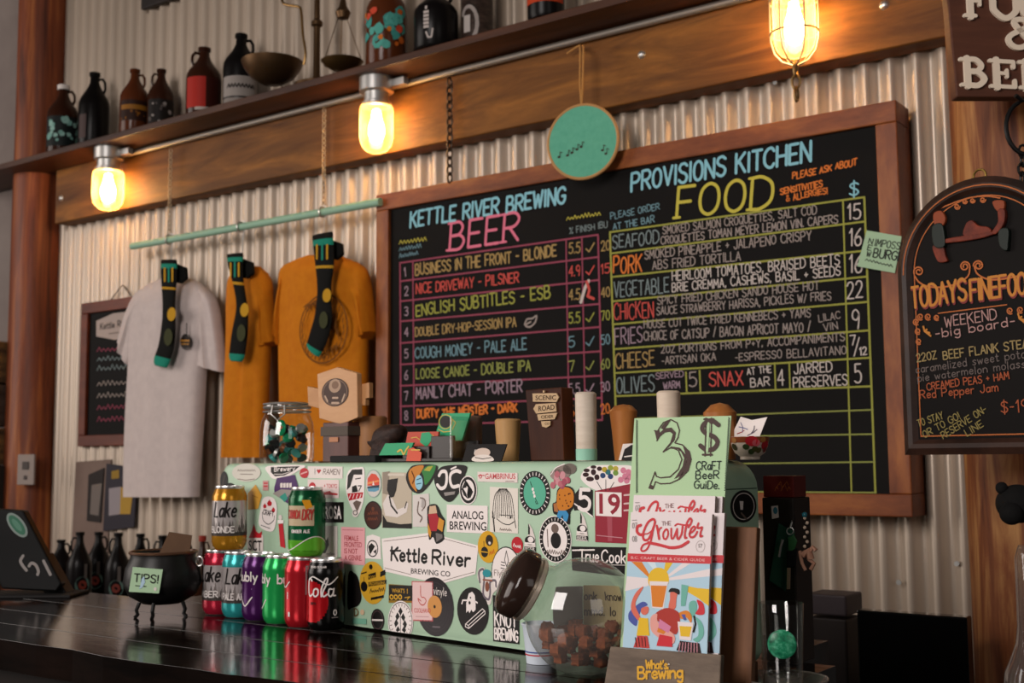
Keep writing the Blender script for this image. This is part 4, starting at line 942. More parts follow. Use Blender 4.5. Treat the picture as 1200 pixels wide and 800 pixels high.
AT('TO STAY', (1077, 500), (1106, 490), 8, 1.1, C2['gold']); AT('OR TO GO!', (1084, 513), (1126, 490), 8, 1.1, C2['gold']); AT('RESERVE ON-', (1106, 514), (1157, 482), 8, 1.1, C2['gold']); AT('LINE', (1134, 511), (1153, 499), 8, 1.1, C2['gold'])
m.build('lettering', asb)
# carved and painted figures of the board: two red supporters with a plank between
m = MB(); Mr = noisy('painted_red', '#3c1512', '#8a3a24', (1, 1, 1), 30, .6); Mo = mat('painted_orange', '#8c4020', .6); Mg = mat('painted_dark_green', '#16201a', .5)
FA3 = Flat(FA.m(0, 0, .004), au, (0, 0, 1))
def lump(pts, mm, d=.008):
    q = [FA3.P(*p) for p in pts]; vs = catmull([Vector((p.x, p.y, 0)) for p in q+[q[0]]], 4)[:-1]
    m.prism([FA3.m(p.x, p.y, -.007) for p in vs], FA3.n*d, mm)
lump([(1094, 250), (1103, 247), (1108, 256), (1104, 265), (1095, 263)], Mo); lump([(1093, 266), (1104, 262), (1108, 280), (1106, 290), (1095, 288)], Mg, .01)
lump([(1093, 288), (1104, 286), (1108, 300), (1110, 306), (1100, 307), (1095, 298)], Mr)
lump([(1163, 236), (1176, 235), (1176, 246), (1168, 247)], Mo); lump([(1170, 246), (1178, 246), (1177, 262), (1168, 274), (1163, 272), (1170, 260)], Mr, .01); lump([(1171, 270), (1182, 268), (1182, 285), (1180, 294), (1172, 288)], Mg, .01)
lump([(1103, 281), (1135, 275), (1163, 271), (1163, 275), (1140, 281), (1104, 285)], Mr); lump([(1132, 262), (1139, 258), (1146, 264), (1158, 266), (1160, 273), (1130, 277)], Mr)
m.build('painted_relief', asb, None, .002)
m = MB(); p = FA.m(amid+.002, az1+.004, -.012); m.tube([p+au*(.012*math.cos(a))+Vector((0, 0, .012*math.sin(a))) for a in [2*math.pi*k/14 for k in range(14)]], .0022, mat('hook_brass', '#8d7038', .4, .8), 6, True); m.build('hanging_ring', asb)

# bear head ornament on the right post and its burnt marks
bp = at_d(1193, 590, 2.0); M_bear = noisy('black_plush', '#050505', '#100e0d', (1, 1, 1), 60, .9)
br2 = thing('bear_ornament', 'black bear head ornament at the right edge before the post', 'ornament', bp-Vector((0, 0, .04)))
m = MB(); m.ball(bp, .034, M_bear, 20, 14, (1.05, 1, .95))
tow = (EYE-bp).normalized(); lft = -CR
m.ball(bp+lft*.012+tow*.025-Vector((0, 0, .016)), .019, M_bear, 16, 10)
m.build('head', br2)
for s in (1, -1): m = MB(); m.ball(bp+lft*(s*.026)+Vector((0, 0, .026)), .0105, M_bear, 12, 8); m.build('ear', br2)
m = MB(); m.tube([bp-tow*.02, Vector((cR.x, cR.y-.11, bp.z))], .012, M_bear, 10); m.build('mount', br2)

# ------------------------------------------------------------------ bar counter and back counter
M_bar = noisy('varnished_bar', '#070403', '#160c08', (.9, 6, 6), 5, .07, bump=.12, coat=.08, rough2=.18, coatrough=.05, spec=.32)
M_barfront = noisy('bar_front', '#0b0605', '#150c08', (5, 5, .7), 4, .55, spec=.15)
bar = thing('bar_counter', 'glossy dark varnished plank bar counter with a live front edge', 'counter', (-1.6, 1.4, 0))
m = MB(); ys = [1.126, 1.245, 1.365, 1.49, 1.645, 1.75, 1.86]
for k in range(6):
    y0, y1 = ys[k], ys[k+1]-.003
    x0, x1 = (-3.3, .5) if k < 3 else (-3.3, -.645) if k == 3 else (-2.12, -.74)
    pts = [(x0, y0), (x1, y0), (x1, y1), (x0, y1)]
    if k == 0:
        pts = [(x0+(x1-x0)*i/40, y0+.006*math.sin(i*.9)+.004*math.sin(i*2.3)) for i in range(41)]+[(x1, y1), (x0, y1)]
    m.prism([(x, y, CT-.05) for x, y in pts], (0, 0, .05), M_bar)
m.build('plank_top', bar, None, .0004)
m = MB(); m.box((-1.4, 1.19, .51), (3.8, .04, 1.02), M_barfront); m.box((-1.4, 1.19, .06), (3.8, .06, .12), M_barfront); m.build('front_panel', bar, None, .004)
m = MB(); m.box((-1.6, 1.5, .99), (3.3, .1, .055), M_barfront)
for x in (-2.6, -.8): m.box((x, 1.34, .5), (.06, .28, 1.0), M_barfront)
m.build('support_frame', bar, None, .003)
BZ = .86
bk = thing('back_counter', 'dark back counter along the corrugated wall behind the bar', 'counter', (-2.4, 2.45, 0))
m = MB(); m.box((-2.4, 2.44, BZ-.02), (3.4, .54, .04), M_blackmatt); m.build('worktop', bk, None, .003)
m = MB(); m.box((-2.4, 2.47, (BZ-.04)/2), (3.3, .46, BZ-.04), M_barfront); m.build('cupboard_body', bk, None, .004)

# ------------------------------------------------------------------ sticker covered tap box
uB = Vector((math.cos(R_(7.75)), -math.sin(R_(7.75)), 0)); FX = Flat((-1.141, 1.503, 0), uB, (0, 0, 1)); nB = FX.n; FX.bmin = CT+.004
BT = 1.357
M_mintbox = noisy('mint_enamel', '#9cb89e', '#a9c3a8', (1, 1, 1), 9, .38, detail=4)
BD = .14; xa0 = FX.P(258, 580).x; xa1 = Flat(FX.O-nB*BD, uB, (0, 0, 1)).P(892, 590).x
tb = thing('tap_box', 'long mint enamel tap box plastered with brewery stickers', 'tap box', FX.m((xa0+xa1)/2, CT+.0, -.07))
m = MB()
def rr(x0, x1, y0, y1, r, n=6):
    o = []
    for cx, cy, a in ((x1-r*1.6, y1-r*1.6, 0), (x0+r, y1-r, 90), (x0+r, y0+r, 180), (x1-r, y0+r, 270)):
        for i in range(n+1): t = R_(a+90*i/n); q = r*1.6 if a == 0 else r; o.append((cx+q*math.cos(t), cy+q*math.sin(t)))
    return o
prof = rr(xa0, xa1, CT+.002, BT, .026)
prof = [(x, max(z, CT+.0025)) for x, z in prof]
cx_ = (xa0+xa1)/2; cz_ = (CT+BT)/2
def ins(p, d):
    return (p[0]+(d if p[0] < cx_ else -d), p[1]-(d if p[1] > cz_ else -0.0))
rings = [[FX.m(*ins(p, d), -o) for p in prof] for d, o in ((.011, 0), (.006, .0012), (.0025, .004), (0, .011), (0, BD-.008), (.008, BD))]
m.loft(rings, M_mintbox); m.build('box_shell', tb)
SPO = [0]
def sticker(fn, label=None, name='sticker', off=None):
    m = MB(); SPO[0] += 1
    fn(m, .0007+.00001*SPO[0] if off is None else off)
    o = m.build(name, tb)
    if label: o['label'] = label
    return o
K = ink('#161312', .4); Wt = ink('#e6dcd8', .4); Wt2 = ink('#d6ccc6', .4); Rd_ = ink('#b3222c', .4); Gd = ink('#6b5a52', .4)
L = .00012
def poly(m, pts, c, o, **k): px_poly(m, FX, pts, c, o, **k)
def dsc(m, cx, cy, ry, c, o, k=.70, **kw): px_disc(m, FX, cx, cy, ry*k, ry, c, o, **kw)
def txt(m, s, p0, p1, h, w, c, o, **kw): px_text(m, FX, s, p0, p1, h, w, c, o, **kw)
def sn(m, s, p0, p1, h, c, o, bold=.01): sans(m, FX, s, p0, p1, h, c, o, bold)
def lin_(m, pts, w, c, o, **kw): px_line(m, FX, pts, w, c, o, **kw)
def rct(x0, y0, x1, y1, s=0.0): return [(x0, y0), (x1, y0+s), (x1, y1+s), (x0, y1)]
def ringtext(m, cx, cy, ry, n, c, o, k=.70, w=1.0, h=2.4):
    for i in range(n):
        a = 2*math.pi*i/n; x, y = cx+ry*k*math.cos(a), cy-ry*math.sin(a)
        lin_(m, [(x-h*.35*math.cos(a), y+h*.5*math.sin(a)), (x+h*.35*math.cos(a), y-h*.5*math.sin(a))], w, c, o)

def f(m, o):
    poly(m, [(447.5, 631), (504, 624), (561, 639), (557.5, 672.5), (517, 684), (450, 669)], Wt, o)
    for a, b in (((450, 634), (504, 627.5)), ((506, 627), (558, 641)), ((451, 665), (482, 673)), ((520, 680), (556, 670))): lin_(m, [a, b], .6, Gd, o+L)
    txt(m, 'Kettle', (459, 656), (500, 659), 15, 3.2, K, o+L, slant=.06); txt(m, 'River', (507, 660), (551, 663.5), 15.5, 3.2, K, o+L, slant=.06)
    lin_(m, [(458, 645), (470, 645)], 2.2, K, o+L)
    sn(m, 'BREWING CO', (482, 671.5), (528, 675.5), 6.2, K, o+L)
sticker(f, 'large white hexagon sticker with bold black lettering')
def f(m, o):
    poly(m, rct(400, 617, 428, 661, 1), ink('#dfa0a4', .4), o)
    for s, y, x in (('FEMALE', 633, 420.5), ('FRONTED', 640.5, 424.5), ('IS NOT', 648, 419.5), ('A GENRE.', 656, 424.5)): sn(m, s, (404, y), (x, y+.6), 6, ink('#a3343c'), o+L)
    lin_(m, [(402, 620.5), (426, 621)], .7, ink('#b76a70'), o+L)
sticker(f, 'pink square sticker with red words')
def f(m, o): poly(m, [(430, 628), (437, 626), (446, 629), (447, 655), (428.5, 654)], Wt, o); dsc(m, 437, 642.5, 10, K, o+L, .66); dsc(m, 437, 642.5, 8.6, Wt, o+2*L, .66); poly(m, [(432, 640), (436, 636), (440, 640), (437, 645), (434, 650)], K, o+3*L); poly(m, [(438, 646), (442, 643), (441, 649)], K, o+3*L)
sticker(f, 'white sticker with a black globe')
Yl = ink('#c99a2c', .4)
def f(m, o):
    px_disc(m, FX, 437, 682.5, 15.5, 25, Yl, o)
    px_disc(m, FX, 427, 687, 4, 6, K, o+L); lin_(m, [(427, 676), (427, 682)], .8, K, o+L)
    for x0, y0, x1, y1 in ((432, 672, 441, 679), (432, 681, 453, 687), (435, 699, 450, 703), (446, 669, 452, 676)): poly(m, [(x0, y0+1), (x1, y0-2), (x1, y1-3), (x0, y1)], K, o+L)
    sn(m, 'PROVISIONS', (433, 686), (452, 684), 3.6, Yl, o+2*L); scribble(m, FX, (434, 694.5), (451, 692), 5, 1, K, o+L, 7); sn(m, 'FOOD', (433, 678), (440.5, 677), 3.5, Yl, o+2*L)
    dsc(m, 435, 664, 3, K, o+L); lin_(m, [(424, 672), (430, 670)], 1.6, K, o+L)
sticker(f, 'yellow oval sticker with black word blocks')
def f(m, o): poly(m, rct(377, 588, 403, 612), K, o); sn(m, 'ROSA', (381, 607.5), (400.5, 607.5), 15, Wt, o+L, .02)
sticker(f, 'black block sticker lettered in white')
def f(m, o):
    poly(m, rct(361, 561.5, 397.5, 583, .5), ink('#dcc9c5', .4), o); px_disc(m, FX, 366.5, 569.5, 3.8, 4.6, Rd_, o+L); poly(m, rct(364.4, 569, 368.6, 574), ink('#dcc9c5', .4), o+2*L)
    sn(m, '+ TOKYO', (380, 571.5), (395.5, 571.8), 5, Rd_, o+L); poly(m, [(372, 577), (376, 575), (381, 576.5), (387, 575), (389, 577), (396, 578), (396, 580), (372, 579.5)], Rd_, o+L)
sticker(f)
def f(m, o): poly(m, rct(361, 546, 402, 560, .6), ink('#ddd3cd', .4), o); txt(m, 'I', (369, 555), (370, 555), 6, .9, K, o+L); poly(m, [(374, 555), (371.5, 551), (372.5, 549.5), (374, 550.5), (375.5, 549.5), (376.8, 551)], Rd_, o+L); txt(m, 'RAMEN', (379, 555.3), (398, 555.8), 6, .9, Gd, o+L, slant=.2)
sticker(f)
def f(m, o):
    poly(m, [(407, 556), (412, 549), (420, 547.5), (427, 549), (427.5, 570), (426, 588), (419, 604), (411, 592), (406, 575)], Wt, o, smooth=True)
    poly(m, [(408, 557), (413, 550), (425, 549.5), (425, 556), (415, 556), (411, 570), (407, 574)], K, o+L); poly(m, [(407.5, 578), (426, 576.5), (425, 583), (409.5, 586.5)], Rd_, o+L)
    for x in (410, 414, 418, 422): lin_(m, [(x, 583.5), (x+1.5, 579)], 1.2, Wt, o+2*L)
    poly(m, [(413, 570), (418, 568), (420, 576), (413, 577)], K, o+L); lin_(m, [(420, 569), (424, 569), (421, 575)], 1.3, K, o+L); poly(m, [(414, 589), (418, 586), (424, 588), (419, 600)], Gd, o+L); lin_(m, [(417, 561), (423, 560)], 1.2, K, o+L)
sticker(f, 'tall pointed black, white and red sticker')
def f(m, o):
    px_disc(m, FX, 438, 566.5, 9.5, 16.5, ink('#8ea59a', .4), o); px_disc(m, FX, 438, 566.5, 8.8, 15.4, ink('#c9c4bd', .4), o+L)
    poly(m, [(431, 569), (431.5, 560), (436, 554.5), (441, 555.5), (445, 561), (445, 569)], ink('#cf4a36', .4), o+2*L); poly(m, [(431, 565), (445, 562), (445, 564), (431, 567.5)], ink('#df8a52', .4), o+3*L)
    poly(m, [(431, 570), (445, 568.5), (444.5, 574), (440, 576), (432, 575.5)], ink('#5d94ad', .4), o+3*L); poly(m, [(431, 570), (445, 568), (445, 571), (431, 572)], ink('#1f3a4a', .4), o+4*L); poly(m, [(437, 568.5), (438, 563), (439.5, 568.3)], Wt, o+4*L)
sticker(f, 'oval sunset and sea sticker')
Br = ink('#3b1a12', .4)
def f(m, o): px_disc(m, FX, 437.5, 603.5, 10.7, 16.7, K, o); px_disc(m, FX, 437.5, 603.5, 9.7, 15.4, Br, o+L); scribble(m, FX, (431.5, 603), (443.5, 602.6), 4, .8, ink('#7d4530'), o+2*L, 5); scribble(m, FX, (431.5, 609.5), (443, 609), 4, .8, ink('#7d4530'), o+2*L, 5); dsc(m, 437.5, 596, 2.4, ink('#6a3a26'), o+2*L)
sticker(f, 'dark brown oval sticker')
def f(m, o):
    poly(m, rct(448, 553, 483, 618, .8), ink('#b8ab97', .4), o); poly(m, [(449, 553), (457, 552), (456, 580), (449, 578)], ink('#8d8172', .4), o+L)
    poly(m, [(455, 562), (467, 560), (466, 566), (465, 574), (462, 582), (458, 583), (454, 574)], K, o+2*L); poly(m, [(449, 590), (455, 579), (461, 585), (466, 597), (474, 594), (477, 588), (479, 590), (477, 600), (466, 606), (452, 604)], Wt2, o+2*L)
    poly(m, [(449, 602), (454, 611), (470, 614), (483, 613), (483, 619), (449, 618)], K, o+3*L); lin_(m, [(457, 582), (459, 592), (466, 601)], 2.4, K, o+3*L); lin_(m, [(475, 595), (477, 588)], 1.6, K, o+3*L); lin_(m, [(456, 556), (474, 556)], 3, ink('#cfc4b4'), o+2*L)
sticker(f, 'beige stencil picture sticker')
def f(m, o):
    D = [(476, 560), (480, 549), (488, 544.5), (512, 545), (510, 557), (502, 570), (492, 578), (482, 574)]
    poly(m, D, K, o, smooth=True); poly(m, [(479, 556), (483, 548), (494, 544.8), (497, 547), (492, 556), (487, 566), (489, 576), (482, 568)], ink('#c07a2c', .4), o+L, smooth=True)
    poly(m, [(495, 552), (501, 546), (511, 545.5), (507, 558), (499, 568), (497, 558)], ink('#2f7a3a', .4), o+L, smooth=True); poly(m, [(497, 551), (502, 546.5), (508, 546), (504, 552)], ink('#a9a33c', .4), o+2*L)
    px_disc(m, FX, 491.5, 565, 4.6, 8.6, ink('#8fc1d3', .4), o+3*L); lin_(m, [(483, 552), (486, 560), (484, 566)], 1.6, ink('#5a2c10'), o+3*L, smooth=True); lin_(m, [(489, 562), (494, 560)], 1.1, ink('#33596a'), o+4*L); lin_(m, [(489, 567), (494, 566)], 1.1, ink('#33596a'), o+4*L)
sticker(f, 'black drop-shaped sticker with orange and green leaves')
def f(m, o):
    poly(m, [(509, 562), (514, 550), (524, 545.2), (546.5, 545.5), (545, 558), (540, 574), (528, 588), (516, 580)], K, o, smooth=True)
    lin_(m, [(515, 557), (518, 552.5), (523, 553), (524, 562), (522, 570), (517, 572), (513, 568)], 4.2, Wt, o+L, smooth=True); lin_(m, [(540, 553), (535, 551.5), (529, 555), (528, 563), (531, 570), (538, 569)], 4.2, Wt, o+L, smooth=True)
    lin_(m, [(529, 549.5), (535, 546.8)], 2, Wt, o+L); poly(m, [(520.5, 577), (534, 575.5), (533, 579), (522, 581)], ink('#8d8682', .4), o+L)
sticker(f, 'black drop-shaped sticker with bold white curls')
def f(m, o):
    dsc(m, 549, 574, 17, Wt, o, .62); dsc(m, 549, 574, 15.6, K, o+L, .62); dsc(m, 549, 574, 12.2, Wt, o+2*L, .62)
    poly(m, [(546, 562), (549, 566), (547, 571), (543.5, 572), (547, 578), (548.5, 584), (544, 580), (541.5, 573)], K, o+3*L); poly(m, [(546, 562), (549, 566), (551, 571), (554, 574), (550, 579), (548.5, 584), (552, 583), (555, 576)], K, o+3*L); poly(m, [(547.5, 569), (549, 571), (548, 579), (546.5, 577)], Wt, o+4*L)
sticker(f)
def f(m, o): poly(m, rct(560, 552.5, 607, 564, 1.5), ink('#ddd0c9', .4), o); sn(m, 'GAMBRINUS', (569, 561), (604.5, 561), 6.6, ink('#c04a50'), o+L); lin_(m, [(561, 557), (568, 556.8)], 1.2, ink('#c04a50'), o+L); dsc(m, 563.5, 558, 2.6, ink('#c04a50'), o+L, r0=.6); lin_(m, [(593, 563.8), (603, 563.8)], .7, Gd, o+L)
sticker(f)
def f(m, o):
    poly(m, rct(574.5, 570, 607.5, 623, 2), ink('#dcd4c9', .4), o)
    for i in range(11):
        t = i/10; lin_(m, [(586+8*t, 572.5), (580+20*t, 582), (577.5+26*t, 606+2*math.sin(i))], .9, K, o+L, smooth=True)
    lin_(m, [(583, 608), (590, 613), (597, 614.5), (603, 611)], 1, K, o+L, smooth=True); lin_(m, [(578, 600), (580, 622)], 2, K, o+L); lin_(m, [(586, 603), (602, 604)], .8, K, o+L); dsc(m, 599, 606, 1.5, K, o+L); scribble(m, FX, (586, 621), (600, 622), 3, .7, Gd, o+L, 8); lin_(m, [(603, 606), (605, 618)], 1.2, K, o+L)
sticker(f, 'white sticker with a long-haired line drawing')
def f(m, o):
    poly(m, [(524, 591), (572, 592.5), (572, 612), (571, 625), (524, 623)], Wt, o)
    sn(m, 'ANALOG', (530, 607.3), (567, 608.5), 9.5, K, o+L); sn(m, 'BREWING', (527.5, 620), (570.5, 621.5), 10, K, o+L)
sticker(f, 'white sticker with two lines of blocky black capitals')
def f(m, o):
    poly(m, [(484, 580), (503, 578), (505, 617), (484, 617)], ink('#cfc7c2', .4), o); lin_(m, [(493, 583), (498, 585), (499, 592), (495, 598)], 1.5, Gd, o+L, smooth=True); lin_(m, [(491, 588), (490, 600), (495, 606), (493, 611)], 2, Gd, o+L, smooth=True); poly(m, [(495, 582), (500, 586), (498, 596), (494, 594)], ink('#a9a19d'), o+L)
sticker(f)
def f(m, o):
    poly(m, [(501, 600), (503, 592), (512, 591), (518, 603), (522, 610), (520, 624), (521, 632), (512, 637), (508, 629), (503, 631)], K, o, smooth=True)
    poly(m, [(502, 602), (512, 601), (516, 610), (512, 622), (505, 622)], ink('#a3212c', .4), o+L); poly(m, [(504, 593), (511, 592), (513, 601), (503, 602)], ink('#c9a98a', .4), o+2*L); poly(m, [(515, 606), (521, 610), (519, 623), (513, 619)], ink('#c98a2c', .4), o+2*L); poly(m, [(502, 612), (506, 624), (505, 630), (502, 624)], ink('#c98a2c', .4), o+2*L); poly(m, [(511, 624), (519, 626), (519, 630), (512, 635)], ink('#6b6462', .4), o+L)
sticker(f, 'red, orange and black cut-out sticker')
Tl = ink('#56a98c', .4)
def f(m, o):
    dsc(m, 627, 577.5, 26, ink('#1d1a1b', .4), o); dsc(m, 627, 577.5, 18.8, Tl, o+L); ringtext(m, 627, 577.5, 22.4, 26, Wt, o+L, w=1.2, h=3.2)
    lin_(m, [(622, 564), (625, 573), (628, 584), (631, 590), (629, 590), (628, 587)], .8, K, o+2*L)
    for y in (573, 577, 581): px_disc(m, FX, 625+(y-573)*.25, y, 1.3, 2, Wt, o+3*L)
sticker(f, 'round teal sticker with a black lettered rim')
def f(m, o):
    for x, y, r, c in ((660, 552, 10, '#83736c'), (668, 549, 8, '#6a6058'), (653, 556, 8, '#94807a')): px_disc(m, FX, x, y, r, r*.8, ink(c, .4), o)
    rr_ = random.Random(3)
    for k in range(13):
        x, y = 657+rr_.uniform(-9, 9), 562+rr_.uniform(-7, 9); px_disc(m, FX, x, y, 3, 4, ink(('#b0646e', '#c48a90', '#9c4a5a')[k % 3], .4), o+L+k*.00001)
    lin_(m, [(646, 556), (652, 548), (662, 543.5)], 1.2, Wt, o+2*L, smooth=True)
sticker(f, 'pink and grey flower sticker')
def f(m, o):
    poly(m, [(673, 580), (681, 570), (695, 574), (695, 606), (682, 597), (673, 598)], K, o); txt(m, '5', (679, 597), (692, 598), 24, 4.6, Wt, o+L); lin_(m, [(674, 590), (695, 605)], 1.6, Wt, o+2*L)
sticker(f, 'black sticker with a white 5')
def f(m, o):
    poly(m, [(652, 587), (654, 573), (664, 569), (673, 574), (673.5, 592), (669, 600), (668, 614), (662, 611), (655, 604), (649, 601), (648, 590)], K, o, smooth=True)
    poly(m, [(653, 588), (655, 574), (664, 570.5), (672, 576), (672, 591), (665, 597), (656, 598)], ink('#c07420', .4), o+L, smooth=True); poly(m, [(649, 590), (653, 589), (655, 600), (650, 599)], ink('#a5683a', .4), o+L); poly(m, [(653, 605), (655, 598), (664, 598), (667, 603), (665, 611), (661, 610), (660, 603), (657, 608)], ink('#3a86b5', .4), o+2*L)
    rr_ = random.Random(5)
    for k in range(12): px_disc(m, FX, 663+rr_.uniform(-7, 7), 585+rr_.uniform(-9, 9), .7, 1, ink('#5a2c10'), o+2*L)
sticker(f, 'orange and blue cut-out sticker')
def f(m, o):
    poly(m, [(681, 560), (688, 548), (700, 545), (722, 545), (742, 547), (744, 566), (728, 574), (712, 577), (694, 572)], Wt, o, smooth=True)
    dkb = ink('#2e1418', .4)
    for x, y, rx, ry in ((692, 561, 4.6, 2.8), (687, 556, 3.6, 2.6), (688, 551, 3.6, 2.2), (696, 553, 3, 3.6), (700, 559, 3, 3.4), (696, 547, 3.4, 2), (703, 549, 3, 2.6)): px_disc(m, FX, x, y, rx, ry, dkb, o+L)
    for x, y, c in ((707, 557, '#28406a'), (713, 553, '#2f6a70'), (709, 550, '#b09a30'), (716, 548, '#8d9a3c'), (722, 549, '#b0a040'), (716, 558, '#28406a'), (722, 554, '#6f9040')): px_disc(m, FX, x, y, 3.2, 3.2, ink(c, .4), o+L)
    for x, y in ((731, 551), (737, 553), (733, 558), (739, 559), (728, 562), (735, 563)): px_disc(m, FX, x, y, 3.4, 3.6, ink('#c97a90', .4), o+L)
    for p in (((700, 564), (706, 574)), ((710.5, 562), (710.5, 575)), ((720, 565), (714.5, 574))): lin_(m, p, .9, K, o+L)
sticker(f, 'white bouquet-shaped sticker in three colours')
def f(m, o):
    Mr_ = ink('#8f2a38', .4); poly(m, [(697.5, 575), (743, 566), (743, 637), (698, 635)], Mr_, o); poly(m, [(698.5, 576), (729, 577), (729, 605.5), (699, 604)], Wt, o+L)
    sn(m, '19', (703, 601), (727.5, 602), 23.5, Mr_, o+2*L, .02)
    for y in (580, 590, 598): lin_(m, [(732, y), (743, y-1)], 2, ink('#cfb3b0'), o+L)
    poly(m, [(712, 605), (718, 605), (718, 634), (713, 634)], ink('#a24a56', .4), o+L); lin_(m, [(700, 627), (730, 630)], 1, ink('#b98088'), o+2*L)
sticker(f, 'dark red poster sticker with the number 19')
def domest(x, y):
    def f(m, o):
        poly(m, [(x-7, y+24), (x-6, y+10), (x-2, y+4), (x-1, y-9), (x+3, y-2), (x+6, y+8), (x+7, y+25)], Wt2, o)
        poly(m, [(x-2, y+4), (x-2, y-9), (x, y-4), (x, y+4)], K, o+L); px_disc(m, FX, x, y+11, 6, 5.4, K, o+L); px_disc(m, FX, x+1, y+10, 3.4, 3.4, Wt, o+2*L); poly(m, [(x-6, y+13), (x+6, y+14), (x+6, y+16), (x-6, y+15)], Wt, o+3*L)
        poly(m, [(x-6.5, y+18), (x+7, y+19), (x+7, y+24), (x-6.5, y+23)], K, o+L); sn(m, 'BEER', (x-5.4, y+22.6), (x+6, y+23.4), 4, Wt2, o+2*L)
    return f
sticker(domest(621.5, 622), 'small dome sticker on the left'); sticker(domest(682.5, 609), 'small dome sticker on the right')
def f(m, o):
    dsc(m, 651, 631.5, 27.5, Wt, o); dsc(m, 651, 631.5, 26.4, K, o+L); dsc(m, 651, 631.5, 20.4, Wt, o+2*L); ringtext(m, 651, 631.5, 23.4, 28, Wt, o+2*L, w=.9, h=2.6)
    px_disc(m, FX, 652, 633, 6, 9.5, K, o+3*L); px_disc(m, FX, 651, 619, 4.4, 5.4, Gd, o+3*L); scribble(m, FX, (641, 648), (663, 650), 6, 1, Gd, o+3*L, 8); lin_(m, [(642, 620), (643, 640)], 1.4, Gd, o+3*L)
sticker(f, 'round black and white sticker with a lettered rim')
def f(m, o): dsc(m, 606.5, 638.2, 9.6, Rd_, o); scribble(m, FX, (602, 640), (611, 642.5), 4, .9, Wt, o+L, 4)
sticker(f, 'small round red sticker')
def f(m, o):
    px_disc(m, FX, 572.2, 640.5, 12, 18.7, ink('#cf9b1e', .4), o); px_disc(m, FX, 574, 633, 4.4, 6.6, ink('#2a1f14', .4), o+L); px_disc(m, FX, 568.4, 646.5, 4.2, 6.2, K, o+L); lin_(m, [(567.6, 634), (567.8, 640)], .8, K, o+L); lin_(m, [(564.6, 646), (572.4, 647)], 1.2, ink('#cf9b1e', .4), o+2*L); scribble(m, FX, (574, 650), (580, 648), 7, 1, ink('#c0661c'), o+L, 3); px_disc(m, FX, 574.4, 636, 1.5, 1.8, Wt2, o+2*L)
sticker(f, 'yellow oval sticker with a black kettle')
def f(m, o):
    dsc(m, 594, 671, 31, K, o, .58); dsc(m, 594, 671, 29.6, Wt, o+L, .58); lin_(m, [(594, 645), (592, 656), (594.5, 664), (596.5, 656), (594, 645)], .9, K, o+2*L)
    for k in range(3): lin_(m, [(588-k*.2, 658+k*3.6), (592, 659+k*3.6)], 1, K, o+2*L); lin_(m, [(597, 659+k*3.6), (601, 659+k*3.6)], 1, K, o+2*L)
    txt(m, 'FlyCanoe', (580, 674), (606, 675), 6.5, .8, Gd, o+2*L)
sticker(f, 'round white sticker with a small upright canoe')
def f(m, o):
    Gy = ink('#6a6068', .4); poly(m, [(560, 676), (562, 666), (568, 665), (571, 674), (578, 677), (583, 676), (584, 688), (578, 696), (575, 708), (569, 705), (565, 694), (563, 684)], Wt2, o, smooth=True)
    lin_(m, [(563, 682), (562, 670), (567, 667), (568, 678), (567, 696), (573, 702), (575, 694), (575, 682), (581, 680), (582, 687)], 2.8, Gy, o+L, smooth=True); px_disc(m, FX, 571, 671.5, 5, 4.6, ink('#2f8a92', .4), o+2*L); px_disc(m, FX, 571.5, 687, 2.4, 6, ink('#7d4a38', .4), o+2*L); lin_(m, [(567, 679), (577, 680)], 2.2, ink('#8d5a4a', .4), o+2*L)
sticker(f, 'grey loop sticker with a teal knob')
def f(m, o):
    poly(m, [(670, 640), (737, 641), (737, 676), (671, 668)], K, o); lin_(m, [(671.5, 644.5), (697, 644)], 1.7, Wt, o+L); txt(m, 'True', (680, 657), (702, 658), 13, 1.9, Wt, o+L, slant=.05); txt(m, 'Cooks', (706, 658.5), (740, 660), 14, 1.9, Wt, o+L, slant=.05); lin_(m, [(712, 661.5), (737, 662)], .7, Wt2, o+L)
sticker(f, 'wide black sticker with white brush lettering')
def f(m, o):
    Vy = ink('#241f22', .25); dsc(m, 510, 710.5, 34.5, Vy, o, .64)
    for k in (29, 25, 21): dsc(m, 510, 710.5, k, ink('#332d31', .25), o+L, .64, r0=.975)
    dsc(m, 510, 710.5, 13, ink('#c88d4e', .4), o+2*L, .64); dsc(m, 510, 710.5, 2, K, o+3*L, .64); txt(m, 'vinyle', (509, 696), (524, 698), 9, .9, Wt2, o+3*L, ); lin_(m, [(508, 734), (516, 734.5)], 2, ink('#6a6265'), o+3*L)
sticker(f, 'black record sticker with an orange centre')
def f(m, o):
    poly(m, [(456, 684), (484, 686), (484, 706), (456, 706)], ink('#8a6a1c', .4), o); poly(m, rct(456.5, 685, 484, 703, .8), ink('#19140f', .4), o+L); sn(m, "WHAT'S", (460, 694), (475, 694.5), 5, Yl, o+2*L)
    for x in (459.5, 464.5, 469.5): dsc(m, x, 699.2, 3.2, Yl, o+2*L, .72, r0=.5)
    lin_(m, [(478, 690), (478, 695)], 1, Yl, o+2*L); lin_(m, [(475, 700), (481, 699), (478, 702)], .9, Yl, o+2*L)
sticker(f, 'yellow and black block sticker')
def f(m, o):
    poly(m, rct(483, 680.5, 508, 727, .8), ink('#b5575a', .4), o); poly(m, rct(484, 681.6, 507, 725.6, .8), ink('#ddbcb9', .4), o+L); Rr_ = ink('#b8483f', .4)
    lin_(m, [(493.5, 686), (494, 698), (498, 700), (500, 704), (497, 708.5), (493, 707), (490.5, 701), (494, 704)], 1.1, Rr_, o+2*L, smooth=True); sn(m, 'COOLHAND', (486, 717.4), (505.5, 717.8), 5.4, Rr_, o+2*L); lin_(m, [(488, 722), (503, 722.4)], .7, ink('#b5888a'), o+2*L)
sticker(f, 'pale pink card sticker with a red crossed-finger drawing')
